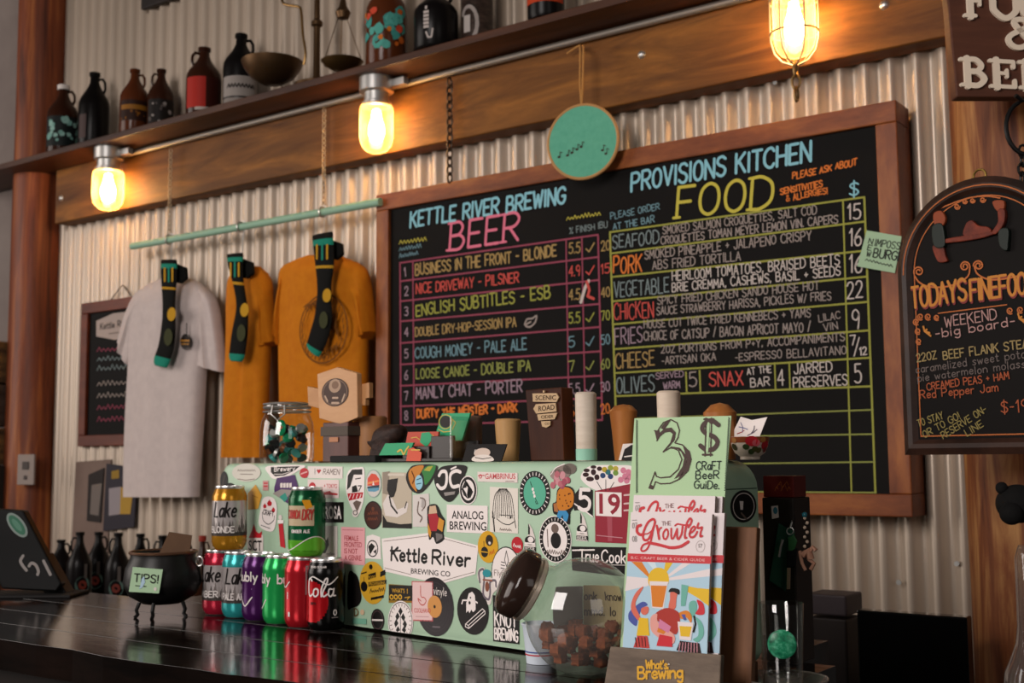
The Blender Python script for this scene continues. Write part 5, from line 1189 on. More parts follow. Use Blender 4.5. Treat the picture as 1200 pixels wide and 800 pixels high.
def f(m, o):
    pts = [(470+14.8*math.cos(R_(a)), 728-24.5*math.sin(R_(a))) for a in range(-46, 227, 13)]; poly(m, pts, Wt, o); lin_(m, [(470+13.6*math.cos(R_(a)), 728-22.6*math.sin(R_(a))) for a in range(-44, 225, 13)], 1, K, o+L)
    ringtext(m, 470, 727, 18.5, 22, Gd, o+L, .62, .9, 2.6)
    for x, y, s in ((466.5, 722, -1), (473, 723, 1), (465, 730, -1), (475, 731, 1), (467, 738, -1), (474, 738, 1), (470, 716, 0)): poly(m, [(x, y-5), (x+2.6, y), (x+s*.8, y+5), (x-2.6, y)], K, o+L)
    lin_(m, [(470, 715), (470, 744)], .9, K, o+2*L)
sticker(f, 'round-topped white sticker with a black wheat ear')
def f(m, o): dsc(m, 443, 726, 13, K, o, .6); dsc(m, 443, 726, 11, ink('#4a3a3a', .4), o+L, .6, r0=.9); lin_(m, [(437, 726), (449, 726.4)], 2, Wt2, o+L)
sticker(f, 'small round black sticker')
def f(m, o): poly(m, rct(413, 724, 430, 730.5, .6), ink('#6fa48c', .4), o); txt(m, 'D', (416, 721), (420, 721.2), 8, 1.4, ink('#6b4a1c'), o); dsc(m, 425, 717, 3.4, ink('#c4a98a'), o)
sticker(f)
def f(m, o): poly(m, [(409, 672), (416, 671), (421, 680), (424, 700), (420, 709), (413, 712), (408, 711)], K, o, smooth=True)
sticker(f, 'black jug-shaped sticker beside the cola can')
def f(m, o):
    dsc(m, 554.5, 715.5, 27.8, K, o, .67)
    poly(m, [(547, 718), (547, 706), (550, 695), (554, 693), (557, 697), (558, 708), (558, 714), (555, 717), (553, 714), (551, 718), (549, 715)], Wt, o+L); lin_(m, [(548, 703), (543, 703), (542, 707)], 1.8, Wt, o+L); lin_(m, [(557, 704), (560, 706)], 1.8, Wt, o+L); px_disc(m, FX, 552, 700, .8, 1.2, K, o+2*L); px_disc(m, FX, 551, 706, 1.3, 2, K, o+2*L)
    Q = [(546, 731), (566, 713), (569, 716), (569, 719), (550, 736), (546, 734)]; lin_(m, Q+[Q[0]], 1, Wt, o+L); lin_(m, [(550, 732), (568, 716)], .9, Wt, o+L); lin_(m, [(547, 731), (550, 733), (550, 736)], .9, Wt, o+L)
sticker(f, 'round black sticker with a white ghost')
def f(m, o):
    poly(m, [(578, 697), (609, 699), (609, 754.5), (578.5, 751)], K, o); txt(m, 'J.', (582, 713), (589, 714), 13, 2.2, Wt, o+L); txt(m, 'KNOT', (580.5, 732), (606, 735), 16, 2.2, Wt, o+L, jit=.06); txt(m, 'BREWING', (580.5, 748), (607.5, 751), 12.5, 2.1, Wt, o+L, jit=.06)
sticker(f, 'black sticker with rough white hand lettering')
def f(m, o): px_disc(m, FX, 289, 553.5, 17, 10.6, ink('#c9c4b8', .4), o); scribble(m, FX, (279, 552), (300, 552), 3, .7, Gd, o+L, 8); lin_(m, [(282, 555.4), (297, 555.6)], .8, Gd, o+L); lin_(m, [(279, 561), (289, 562.4), (299, 561)], .8, Gd, o+L)
sticker(f, 'pale oval sticker at the left end')
def f(m, o): poly(m, [(314, 546), (357, 545), (349, 552), (336, 559), (322, 561), (316, 556)], Wt, o, smooth=True); poly(m, [(318, 547), (352, 546), (346, 551), (334, 557), (323, 558), (318, 553)], K, o+L); txt(m, 'Brewery', (322, 552), (346, 551), 5, 1, Wt, o+2*L, slant=.2); lin_(m, [(322, 555.4), (332, 555.4), (341, 552.6)], .8, Wt2, o+2*L)
sticker(f, 'black script sticker with a white edge')
def f(m, o): px_disc(m, FX, 357, 554, 5.4, 6, Rd_, o); lin_(m, [(353.5, 555), (360.5, 552.6)], 1.6, ink('#d9a9a6'), o+L)
sticker(f)
def f(m, o):
    poly(m, [(322, 571), (325, 560), (346, 556), (351, 573), (338, 590), (322, 579)], ink('#44215a', .4), o)
    for x in (330.5, 334, 337.5, 341): poly(m, [(x-1.5, 566), (x+1.4, 565.5), (x+1.4, 571), (x-1.4, 571.4)], Wt2, o+L)
    poly(m, [(320, 578), (330, 573), (344, 574), (334, 587)], ink('#8d8680', .4), o+L); poly(m, [(328, 582), (335, 577), (338, 584), (334, 588)], ink('#2f8a7a', .4), o+2*L)
sticker(f, 'purple and teal cut-out sticker behind the ginger ale can')
def f(m, o):
    poly(m, [(309, 584), (316, 581.5), (323, 586), (325, 600), (320.5, 622), (304.5, 616), (306, 596)], Wt, o, smooth=True)
    for x, y, s in ((316.5, 589, 4), (311, 592.5, 3), (321, 597, 3)): poly(m, [(x, y-s), (x+s*.7, y), (x+s*.5, y+s*.9), (x-s*.5, y+s*.9), (x-s*.7, y)], Rd_, o+L)
    txt(m, 'CRAFT', (309, 602), (321, 605), 5.4, 1, K, o+L); lin_(m, [(308, 600), (309, 609), (315, 614), (321, 610), (322.4, 604)], .9, K, o+L, smooth=True); lin_(m, [(306.5, 615), (317, 619)], .8, K, o+L)
sticker(f, 'white crest sticker with red leaves')
def f(m, o): poly(m, [(290, 632), (309, 626), (309, 651), (291, 651)], Wt2, o); poly(m, [(292, 630), (296, 621), (298, 613.5), (300.5, 622), (304, 625), (307.5, 622), (307, 630)], Rd_, o+L); sn(m, 'SCT', (292, 644.5), (307.5, 645), 12, K, o+L, .02)
sticker(f, 'red leaf sticker over black letters')
def f(m, o): poly(m, [(291, 578), (300, 567.5), (307.5, 580), (303, 596), (291, 597)], ink('#c9973f', .4), o); lin_(m, [(296, 580), (303, 583)], 1, ink('#a5742c'), o+L)
sticker(f, 'orange hop-shaped sticker behind the gold topped can')
def f(m, o): poly(m, rct(308.5, 563, 315, 574.5), ink('#b98a86', .4), o); lin_(m, [(310, 566), (314, 566)], 1.6, Rd_, o+L); lin_(m, [(310, 569.5), (314, 569.5)], 1.6, Rd_, o+L)
sticker(f)
def f(m, o):
    poly(m, rct(377.5, 616, 396, 654), Wt2, o); poly(m, [(376, 634), (380, 627), (383, 633), (385, 629), (386, 638), (382, 648), (377, 648)], K, o+L); scribble(m, FX, (383, 650), (393, 650), 3, .7, Gd, o+L, 5)
sticker(f, 'white sticker with a black long-eared head')
def f(m, o): poly(m, [(327, 614), (332, 613), (335, 642), (329, 640)], Rd_, o); poly(m, rct(326, 609, 333, 613), Wt, o+L); dsc(m, 329, 606, 3, Wt2, o)
sticker(f)
def f(m, o): px_disc(m, FX, 263, 563, 4.4, 11, K, o); lin_(m, [(261, 570), (264, 557)], .8, Gd, o+L); px_disc(m, FX, 270, 570, 6, 4.4, K, o)
sticker(f, 'black oval sticker wrapping the left end')
def f(m, o): dsc(m, 417, 601.5, 4.2, Wt2, o, .9); dsc(m, 417, 600.5, 3, K, o+L, .9, r0=.7)
sticker(f)
FE = Flat(FX.m(xa1, 0, 0), -nB, (0, 0, 1))
def f(m, o):
    px_disc(m, FE, 871, 593, 15, 19, K, .0008); px_disc(m, FE, 871, 593, 12.6, 16, Wt2, .0009, r0=.93); px_poly(m, FE, [(866, 587), (870.5, 587), (870, 597), (867, 597)], Wt, .001); px_line(m, FE, [(868, 601), (874, 608)], 2.6, Gd, .001)
sticker(f, 'round black sticker with a white ring on the end of the box')
m = MB(); q0, q1 = FE.P(857, 573), FE.P(887, 573); ribbon(m, FE, [(.012, q0.y), (BD-.012, q0.y)], .0014, ink('#4d6152'), .0006); m.build('end_cap_seam', tb)

# ------------------------------------------------------------------ things on the box
def bt(px, off):
    p = at_pl(px, 541, FX.O-nB*off, nB); p.z = BT+.0008; return p
def hp_(p, y): return at_d(600, y, depth(p)).z if False else p.z+0
def zof(px, py, p):
    return EYE.z+ray(px, py).z*depth(p)
def ctrk(p): return depth(p)/FPX
# clip-top jar with caps and glass beads
p = bt(336, .068); k = ctrk(p); zt = zof(336, 470, p)
cj = thing('clip_jar', 'clip-top glass jar of bottle caps standing on the left of the tap box', 'jar', p)
Hj = zt-p.z; r = 31.5*k
m = MB(); m.lathe([(0, .001), (r*.94, .001), (r, .01), (r, Hj*.5), (r*.95, Hj*.66), (r*.86, Hj*.76), (r*.82, Hj*.8), (r*.82, Hj*.84)], M_glass, p, 40); m.build('glass_body', cj)
m = MB(); m.lathe([(r*.84, Hj*.86), (r*.87, Hj*.9), (r*.85, Hj*.95), (r*.7, Hj*.985), (0, Hj)], glass('jar_lid_glass', (.8, .82, .8), body=.12, bodycol=(.4, .36, .32)), p, 40); m.build('lid', cj)
m = MB()
for z in (.83, .9, .955): m.tube([p+Vector((r*.87*math.cos(a), r*.87*math.sin(a), Hj*z)) for a in [2*math.pi*i/36 for i in range(36)]], .0016, M_steel, 6, True)
fa = face_ang(p)-.35; e = Vector((math.cos(fa), math.sin(fa), 0)); s_ = Vector((-e.y, e.x, 0))
m.tube([p+e*r*.9+s_*.012+Vector((0, 0, Hj*.93)), p+e*r*.98+s_*.014+Vector((0, 0, Hj*.78)), p+e*r*1.02+Vector((0, 0, Hj*.68)), p+e*r*.98-s_*.014+Vector((0, 0, Hj*.78)), p+e*r*.9-s_*.012+Vector((0, 0, Hj*.93))], .0015, M_steel, 6)
m.build('wire_clasp', cj)
rnd = random.Random(11); cols = [mat('cap_dark', (.03, .028, .03), .3, .6), mat('cap_green', '#147a52', .25), mat('cap_teal', '#3f8f8a', .3, .3), M_steel, mat('cap_brown', '#6b3f22', .3, .4), mat('cap_black', (.01, .01, .01), .3)]
for i in range(42):
    lay = i//6; a = rnd.uniform(0, .5)+2*math.pi*(i % 6)/6+lay*.5; rad = r*.62*(1 if i % 6 else .15)
    c = p+Vector((rad*math.cos(a), rad*math.sin(a), .010+lay*.0098)); ax = Vector((rnd.uniform(-1, 1), rnd.uniform(-1, 1), rnd.uniform(.3, 1.2))).normalized()
    m = MB(); R1 = .0105; m.lathe([(0, .003), (R1*.8, .003), (R1, -.002), (R1*1.04, -.003), (0, -.002)], cols[(i*5+lay) % 6], c, 14, axis=ax, wob=lambda a, z: 1+.03*math.sin(12*a))
    solo(m, 'bottle_cap', 'metal bottle cap in the clip-top jar on the tap box', 'bottle cap', c-Vector((0, 0, .006)), 'bottle caps in the clip-top jar')
c = p+Vector((math.cos(fa)*r*.62, math.sin(fa)*r*.62, .068)); m = MB(); m.ball(c, .0125, mat('green_gem', '#0f8a58', .12), 10, 6, (1, .6, 1.3)); solo(m, 'glass_bead', 'large faceted green bead at the top of the clip-top jar', 'bead', c-Vector((0, 0, .014)))

M_tan = noisy('tan_wood', '#8d5f3c', '#a9784d', (8, 8, 1.5), 4, .5); M_tanb = noisy('warm_wood', '#8a4f2a', '#b07038', (9, 9, 1.2), 4, .4); M_dkw = noisy('dark_wood', '#2a1008', '#43200f', (8, 8, 1), 4, .5, spec=.15)
def post(px, w0, w1, ytop, off, material, label, name='beer_tap', rnd_=.003, mats=None, grp='tap handles standing along the tap box'):
    p = bt(px, off); k = ctrk(p); H = zof(px, ytop, p)-p.z; a, b = w0/2*k, w1/2*k
    m = MB(); m.lathe([(0, 0), (a, 0), (a+(b-a)*.5, H*.5), (b, H-rnd_), (b-rnd_, H), (0, H+rnd_*.3)], material, p, 28, mats=mats)
    return p, k, H, m
# hexagon tap handle with dark base
p = bt(397, .06); k = ctrk(p); FT = Flat(p, uB, (0, 0, 1))
th_ = thing('beer_tap', 'tap handle with a hexagonal wooden plate and round printed badge', 'beer tap', p, 'tap handles standing along the tap box')
def tpoly(m, F_, pts, d, mm): m.prism([F_.m(*F_.P(*q)) for q in pts], -F_.n*d, mm)
m = MB(); FT1 = Flat(p-FX.n*-.012, uB, (0, 0, 1)); tpoly(m, FT1, [(371.5, 438), (395, 430), (418, 437), (419, 489), (399, 497.5), (374, 490)], .012, noisy('plate_wood', '#b5855c', '#c79a70', (2, 2, 9), 4, .5)); pl_ = m.build('hexagon_plate', th_, None, .0015)
m = MB(); FT2 = Flat(FT1.O+nB*.0008, uB, (0, 0, 1)); Gb = ink('#4a3a34')
px_disc(m, FT2, 392.5, 459.5, 16, 16.5, Gb, 0); px_disc(m, FT2, 392.5, 459.5, 14.4, 15, ink('#8d7462'), .0002, r0=.96); px_disc(m, FT2, 392.5, 452, 7, 8, ink('#a58a74'), .0003); px_disc(m, FT2, 393, 451, 4, 4.6, ink('#7d6250'), .0005); lin2 = ink('#b59a84'); px_line(m, FT2, [(381, 464), (384, 470)], 2.4, lin2, .0003); px_line(m, FT2, [(404, 462), (401, 470)], 2.4, lin2, .0003); px_line(m, FT2, [(390, 466), (396, 466)], 2.2, lin2, .0003); px_line(m, FT2, [(389, 472), (397, 472)], 2.4, lin2, .0003); m.build('round_badge', pl_)
m = MB(); FT3 = Flat(p+nB*.0, uB, (0, 0, 1)); tpoly(m, FT3, [(360, 452.5), (376, 456), (376, 479), (361, 475)], .01, noisy('wing_wood', '#a9784d', '#bd8d60', (2, 2, 8), 4, .5)); m.build('side_wing', th_, None, .001)
m = MB(); tpoly(m, FT3, [(414, 452), (432.5, 448), (432.5, 466), (428, 467), (428, 475), (414, 475)], .01, noisy('wing_wood', '#a9784d', '#bd8d60', (2, 2, 8), 4, .5)); m.build('side_wing', th_, None, .001)
m = MB(); q0, q1 = FT3.P(384, 541), FT3.P(414, 494); m.prism([FT3.m(q0.x, .0005, .012), FT3.m(q1.x, .0005, .012), FT3.m(q1.x, q1.y, .012), FT3.m(q0.x, q1.y, .012)], -FX.n*.03, noisy('handle_foot', '#3c1d16', '#57302a', (6, 6, 1), 4, .4)); ft = m.build('foot', th_, None, .0015)
m = MB(); q0, q1 = FT3.P(383, 511), FT3.P(415, 499); m.prism([FT3.m(q0.x, q0.y, .015), FT3.m(q1.x, q0.y, .015), FT3.m(q1.x, q1.y, .015), FT3.m(q0.x, q1.y, .015)], -FX.n*.036, mat('grey_strap', '#4d4239', .6)); q0, q1 = FT3.P(392.5, 518), FT3.P(403, 512); m.prism([FT3.m(q0.x, q0.y, .013), FT3.m(q1.x, q0.y, .013), FT3.m(q1.x, q1.y, .013), FT3.m(q0.x, q1.y, .013)], FX.n*.001, mat('copper_tag', '#a5683f', .4)); m.build('strap', ft, None, .001)
p, k, H, m = post(434, 38, 39, 487.5, .105, M_tan, ''); solo(m, 'wooden_cup', 'plain tan wooden cup standing behind the hexagon tap handle', 'cup', p)
# dark tray and carved figure
p = bt(425, .04); m = MB(); m.box(p+Vector((0, 0, .006)), (.13, .05, .012), M_blackmatt, Matrix.Rotation(R_(-7.75), 3, 'Z')); solo(m, 'black_tray', 'low black tray lying on the tap box beside the hexagon tap handle', 'tray', p, None, .002)
p = bt(456, .07); F_ = Flat(p, uB, (0, 0, 1)); m = MB()
body = [(440, 541), (442, 528), (437, 521), (436, 517), (441, 516), (444, 506), (451, 499), (462, 497), (472, 500), (471, 512), (466, 522), (466, 541)]
q = [F_.P(*z) for z in body]; q = catmull([Vector((a.x, max(a.y, .0005), 0)) for a in q+[q[0]]], 4)[:-1]
N = len(q); cen = Vector((sum(a.x for a in q)/N, sum(a.y for a in q)/N, 0))
rg = []
for d_, s_ in ((.022, .55), (.016, .85), (.006, 1), (-.006, 1), (-.016, .85), (-.022, .55)): rg.append([F_.m(cen.x+(a.x-cen.x)*s_, max(.0005, cen.y+(a.y-cen.y)*s_) if a.y > .004 else a.y, d_) for a in q])
m.loft(rg, noisy('carved_dark_wood', '#1c110e', '#3a251e', (3, 3, 3), 40, .6, bump=.5)); solo(m, 'carved_figure', 'dark carved curly figure between the wooden cup and the leaflet holder', 'carving', p)
# leaflet holder with four card stacks
p = bt(505, .06); RB = Matrix.Rotation(R_(-7.75), 3, 'Z')
lh = thing('leaflet_holder', 'stepped dark holder for small cards on the tap box', 'card holder', p)
Fh = Flat(p, uB, (0, 0, 1)); m = MB()
def hbox(m, x0, x1, y0, d0, d1, mm, yb=541):
    a, b = Fh.P(x0, y0), Fh.P(x1, yb); zb_ = max(.0005, b.y); m.prism([Fh.m(a.x, zb_, d0), Fh.m(b.x, zb_, d0), Fh.m(b.x, a.y, d0), Fh.m(a.x, a.y, d0)], -FX.n*(d0-d1), mm)
M_hold = mat('holder_black', (.02, .015, .014), .3)
hbox(m, 515, 541, 511, .02, .014, M_hold); hbox(m, 484, 515, 523, .024, .018, M_hold); hbox(m, 461, 545, 537, .03, -.045, M_hold); hbox(m, 497, 545, 517, -.03, -.036, M_hold)
m.build('black_tray', lh, None, .001)
m = MB(); hbox(m, 541.5, 543, 488, .028, -.03, glass('acrylic', (.9, .92, .92))); m.build('acrylic_side', lh)
def hcard(pts, d0, mm, label, art):
    m = MB(); q = [Fh.P(*z) for z in pts]; m.prism([Fh.m(a.x, max(a.y, .012), d0+(.0)) for a in q], -FX.n*.004, mm); Fd = Flat(Fh.m(0, 0, d0+.0006), uB, (0, 0, 1)); art(m, Fd)
    return solo(m, 'printed_card', label, 'card', Fh.m(q[-1].x, .012, d0), 'printed cards in the holder')
Gn = ink('#2f9a6a', .4); Or_ = ink('#c9533c', .4); Ye = ink('#c9a94a', .4)
hcard([(512, 484), (545, 483.5), (535, 516), (502, 516)], -.012, Gn, 'tall green card with a dark round emblem in the card holder', lambda m, F: (px_disc(m, F, 522, 494, 6.5, 7, K, 0), px_disc(m, F, 522, 494, 8, 8.6, Ye, .0001, r0=.9), px_line(m, F, [(528, 489), (534, 495), (530, 503)], 1, Ye, .0001), px_line(m, F, [(514, 503), (520, 506), (528, 505)], 1, Ye, .0001)))
hcard([(481, 506), (517, 505.5), (514, 527), (477, 527)], .006, ink('#b84a38', .4), 'red and green card in the middle of the card holder', lambda m, F: (px_poly(m, F, [(494, 507), (503, 506), (508, 512), (500, 524), (492, 518)], Gn, 0), px_line(m, F, [(482, 513), (488, 512), (492, 515)], 1, Ye, .0001), px_line(m, F, [(507, 509), (510, 513)], 1, Ye, .0001)))
hcard([(467, 519.5), (500, 518.5), (494, 541), (459.5, 541)], .0305, Gn, 'front green and orange card with yellow lettering in the card holder', lambda m, F: (px_poly(m, F, [(478, 526), (484, 524), (494, 530), (493, 540), (476, 540)], Or_, 0), px_line(m, F, [(466, 529), (470, 527), (473, 532), (476, 527), (479, 523)], 2.2, Ye, .0001, True), px_line(m, F, [(482, 527), (492, 527)], 1.4, Ye, .0001)))
p, k, H, m = post(554, 22, 23, 487, .115, noisy('grey_wood', '#5a463c', '#74594a', (8, 8, 1.4), 4, .5), ''); solo(m, 'beer_tap', 'slim grey brown round tap handle behind the card holder', 'beer tap', p, 'tap handles standing along the tap box')
# black card with white bowl
p = bt(567, .03); F_ = Flat(p, uB, Vector((0, 0, 1))-nB*.25)
m = MB(); q = [F_.P(*z) for z in ((547.5, 520.5), (594, 520), (587, 541), (541.5, 541))]; m.prism([F_.m(a.x, max(a.y, .0005), 0) for a in q], -F_.n*.002, ink('#141111')); F_2 = Flat(F_.m(0, 0, .0006), F_.u, F_.v)
px_disc(m, F_2, 565, 530.5, 9.5, 5.6, ink('#c9b5a8'), 0); px_poly(m, F_2, [(553, 537), (560, 533), (572, 533), (579, 538), (574, 540.5), (556, 540.5)], ink('#d6cac2'), .0002, smooth=True); px_line(m, F_2, [(556, 531), (557, 527)], 1.2, Wt2, .0001); px_line(m, F_2, [(557, 536), (566, 537.6), (576, 536)], .8, K, .0004)
solo(m, 'bowl_card', 'black card with a white soup bowl drawing leaning on the tap box', 'card', p)
p, k, H, m = post(595.5, 25, 31, 490.5, .105, noisy('pale_tan_wood', '#a97f4f', '#bf9562', (8, 8, 1.3), 4, .45), ''); solo(m, 'beer_tap', 'pale tan round tap handle left of the signpost tap handle', 'beer tap', p, 'tap handles standing along the tap box')
# signpost tap handle
p = bt(636, .06); F_ = Flat(p, uB, (0, 0, 1)); sp_ = thing('beer_tap', 'dark wooden paddle tap handle with pale signpost plaques', 'beer tap', p, 'tap handles standing along the tap box')
m = MB(); q = [F_.P(*z) for z in ((615.5, 457), (657.5, 453.5), (660.5, 541), (622, 541))]; m.prism([F_.m(a.x, max(a.y, .0005), 0) for a in q], -F_.n*.028, M_dkw, M_tanb if False else noisy('dark_edge', '#4a2414', '#6b3a20', (8, 8, 1), 4, .4)); m.build('paddle', sp_, None, .0015)
m = MB(); Pb = mat('plaque_wood', '#b99a74', .5); F_2 = Flat(F_.m(0, 0, .001), uB, (0, 0, 1))
def plq(pts): m.prism([F_2.m(*F_2.P(*z)) for z in pts], F_2.n*.0022, Pb)
plq([(625, 461), (653, 460.5), (656, 465.5), (653, 471), (625.5, 470.5)]); plq([(629, 473.5), (652, 472), (653, 482), (629.5, 484.5), (626, 479)]); plq([(630.5, 485.5), (654, 483.5), (651, 491), (632, 492.5)]); plq([(635, 493.5), (646, 493), (645.5, 498.5), (641, 501), (636.5, 499.5)])
m.lathe([(0, .003), (.002, .003), (.002, 0)], Pb, F_2.m(*F_2.P(638.5, 458.8)), 8, axis=F_2.n)
m.build('signpost_plaque', sp_)
m = MB(); F_3 = Flat(F_2.m(0, 0, .0025), uB, (0, 0, 1)); Kb = ink('#2c1a10')
for s, a, b, h in (('SCENIC', (627.5, 468.6), (651.5, 468.2), 5.4), ('ROAD', (631, 481.6), (650, 479.6), 6), ('CIDER', (634, 490.4), (648.5, 489.4), 3.8), ('CO', (638.5, 497.6), (643.5, 497.4), 2.8)): sans(m, F_3, s, a, b, h, Kb, 0, .01)
m.build('lettering', sp_)
p, k, H, m = post(687.5, 24, 25.5, 459, .05, noisy('birch_bark', '#bfae9c', '#d9cbbb', (3, 3, 14), 4, .5), ''); t = solo(m, 'beer_tap', 'tall pale birch tap handle with a mint painted foot', 'beer tap', p, 'tap handles standing along the tap box')
m = MB(); m.lathe([(12.4*k, .0006), (12.5*k, .0006), (12.6*k, H*.17), (12.2*k, H*.172)], mat('mint_foot', '#8fc0aa', .5), p, 28); m.build('painted_foot', t)
p, k, H, m = post(731.5, 22, 33, 475, .09, M_tanb, '', rnd_=.008); solo(m, 'beer_tap', 'orange brown turned tap handle right of the birch tap handle', 'beer tap', p, 'tap handles standing along the tap box')
p, k, H, m = post(785, 26, 28, 457.5, .09, noisy('pale_birch', '#c4b09c', '#d9c8b5', (3, 3, 14), 4, .5), ''); solo(m, 'beer_tap', 'pale birch tap handle peeping up behind the mint price card', 'beer tap', p, 'tap handles standing along the tap box')
p, k, H, m = post(845, 34, 39, 474, .10, M_tanb, '', rnd_=.011); solo(m, 'beer_tap', 'fat rounded brown tap handle behind the right end of the price card', 'beer tap', p, 'tap handles standing along the tap box')
# small black and white card
p = bt(733, .025); F_ = Flat(p, uB, (0, 0, 1)); m = MB(); q = [F_.P(*z) for z in ((730, 520), (748, 519), (748, 541), (725, 541))]; m.prism([F_.m(a.x, max(a.y, .0005), 0) for a in q], -F_.n*.002, Wt2); F_2 = Flat(F_.m(0, 0, .0005), uB, (0, 0, 1)); px_poly(m, F_2, [(732, 526), (740, 521), (748, 521), (748, 540), (728, 539)], K, 0); px_line(m, F_2, [(732, 535), (746, 533)], 1.4, Wt2, .0002); solo(m, 'badge_card', 'small black and white card propped left of the price card', 'card', p)
# floral bowl with slip of paper
p = bt(879, .098); k = ctrk(p); zt = zof(879, 511.5, p); H = zt-p.z; r = 22.5*k
M_bowl = mat('cream_china', '#d6c6b6', .25)
bw = thing('floral_bowl', 'cream china bowl with red roses on the right end of the tap box', 'bowl', p)
m = MB(); m.lathe([(0, 0), (r*.5, 0), (r*.5, .004), (r*.78, H*.3), (r*.94, H*.6), (r, H), (r*.95, H), (r*.86, H*.55), (r*.5, H*.16), (0, H*.13)], M_bowl, p, 40); m.build('bowl_body', bw)
m = MB()
ca = face_ang(p)
S1 = Cyl(p, r*1.0, ca)
def bowlS(a, b, off):
    z = b; fr = z/H; rr_ = r*(.5+(fr/.3)*.28 if fr < .3 else .78+(fr-.3)/.3*.16 if fr < .6 else .94+(fr-.6)/.4*.06)
    t = ca+a; return p+Vector((math.cos(t)*(rr_+off), math.sin(t)*(rr_+off), z))
def bpatch(a, z, s, c, off):
    pts = [bowlS(a+s*math.cos(2*math.pi*i/10)/r*1.0, z+s*.8*math.sin(2*math.pi*i/10), off) for i in range(10)]; m.add(pts, [tuple(range(10))], c)
gold = ink('#a5703a', .3)
vs = []
for i in range(31): a = -1.5+3*i/30; vs += [bowlS(a, H*.99, .0006), bowlS(a, H*.74, .0006)]
m.add(vs, [(2*i, 2*i+1, 2*i+3, 2*i+2) for i in range(30)], ink('#8a4526', .3), True)
for a, z, s, c in ((-.9, .84, .005, gold), (.1, .8, .009, Rd_), (.35, .72, .006, ink('#c95a62', .3)), (.95, .62, .008, Rd_), (.75, .86, .005, gold), (-.2, .55, .005, ink('#3c4a2a', .3)), (.3, .45, .005, ink('#4a4a28', .3)), (.1, .34, .005, ink('#3c4a2a', .3)), (.55, .4, .005, ink('#57502c', .3)), (1.05, .42, .005, ink('#7d2a2c', .3)), (-1.0, .55, .006, ink('#3a3a22', .3))): bpatch(a, H*z, s, c, .0012)
m.build('rose_pattern', bw)
F_ = Flat(p+nB*-.004, uB, (0, 0, 1)); m = MB(); q = [F_.P(*z) for z in ((868, 488), (881, 492), (899, 488.5), (889, 514), (886, 520), (862, 520), (857, 510))]; m.prism([F_.m(a.x, a.y, 0) for a in q], -F_.n*.001, Wt); F_2 = Flat(F_.m(0, 0, .0005), uB, (0, 0, 1))
for a, b, c in (((866, 500), (876, 503), '#5a5f8d'), ((864, 508), (872, 504), '#a54a4a'), ((880, 508), (884, 499), '#4a4a5a'), ((868, 495), (870, 506), '#6a6a8d'), ((876, 510), (887, 503), '#6a5a6a')): px_line(m, F_2, [a, ((a[0]+b[0])/2+1.5, (a[1]+b[1])/2), b], 1, ink(c), 0)
solo(m, 'paper_slip', 'white paper slip with ink sketches stuck in the floral bowl', 'paper', F_.m(q[4].x, q[4].y))

# ------------------------------------------------------------------ drink cans
M_can = mat('can_aluminium', (.72, .71, .70), .28, .95)
def candy(name, h, rough=.28, metal=.45): return mat('can_'+name, h, .2, metal)
rowd = Vector((-uB.x, -uB.y, 0)).normalized()
coke = Vector((-1.505, 1.506, CT+.0004))
def can(c, art, body, top, bottom, label, group, turn=0.0):
    c = Vector(c); r, h = .0329, .122
    t = thing('drink_can', label, 'can', c, group)
    prof = [(0, .004), (.022, .0035), (.0245, 0), (.0265, .0015), (.0305, .008), (r, .016), (r, .03), (r, .094), (r, .102), (.0305, .109), (.0275, .1165)]
    mats = [M_can, M_can, M_can, bottom, bottom, bottom, body, top, top, top]
    m = MB(); m.lathe(prof, body, c, 48, mats=mats); m.build('can_body', t)
    m = MB(); m.lathe([(.0275, .1165), (.0283, .1195), (.0276, .122), (.026, .1215), (.0245, .1165), (0, .1165)], M_can, c, 48)
    m.box(c+Vector((.004, 0, .1177)), (.02, .012, .001), M_can); m.build('lid', t)
    S = Cyl(c, r, face_ang(c)+turn); m = MB(); art(m, S); m.build('printed_label', t)
def band(m, S, a0, a1, b0, b1, c, off=.0003): patch(m, S, a0, a1, b0, b1, c, off, 16)
def ctext(m, S, s, a, b, w, h, sw, c, off=.0008, **kw): stext(m, S, s, a, b, w, h, sw, c, off, **kw)
Cw = ink('#d3cbc7', .3); Ck = ink('#191514', .3)
def art_lake(word, x0):
    def f(m, S):
        rr_ = random.Random(4)
        for i in range(16):
            a = -.05+.1*i/15; h = .018+.018*abs(math.sin(i*1.7))*(.6 if i % 3 else 1.2)
            m.add([S.m(a-.006, .03, .0004), S.m(a+.006, .03, .0004), S.m(a+rr_.uniform(-.002, .002), .03+h, .0004)], [(0, 1, 2)], ink(('#6a625f', '#8d8581', '#4a4442')[i % 3], .3))
        band(m, S, -.05, .05, .028, .035, ink('#3a3431', .3), .0005)
        ctext(m, S, 'Lake', x0, .064, .044, .027, .0032, Ck, slant=.15)
        ctext(m, S, word, x0-.008, .0345, .05, .011, .002, Cw)
    return f
def art_bub(smile, x0):
    def f(m, S):
        ctext(m, S, 'bubly', x0, .073, .045, .016, .0026, Cw); ribbon(m, S, catmull([Vector((x0+.006, .045, 0)), Vector((x0+.02, .028, 0)), Vector((x0+.036, .044, 0))], 5), .0024, Cw, .0006); ribbon(m, S, [(x0, .059), (x0+.035, .059)], .0008, smile, .0006)
        ctext(m, S, 'bubly', x0+.06, .073, .045, .016, .0026, Cw)
    return f
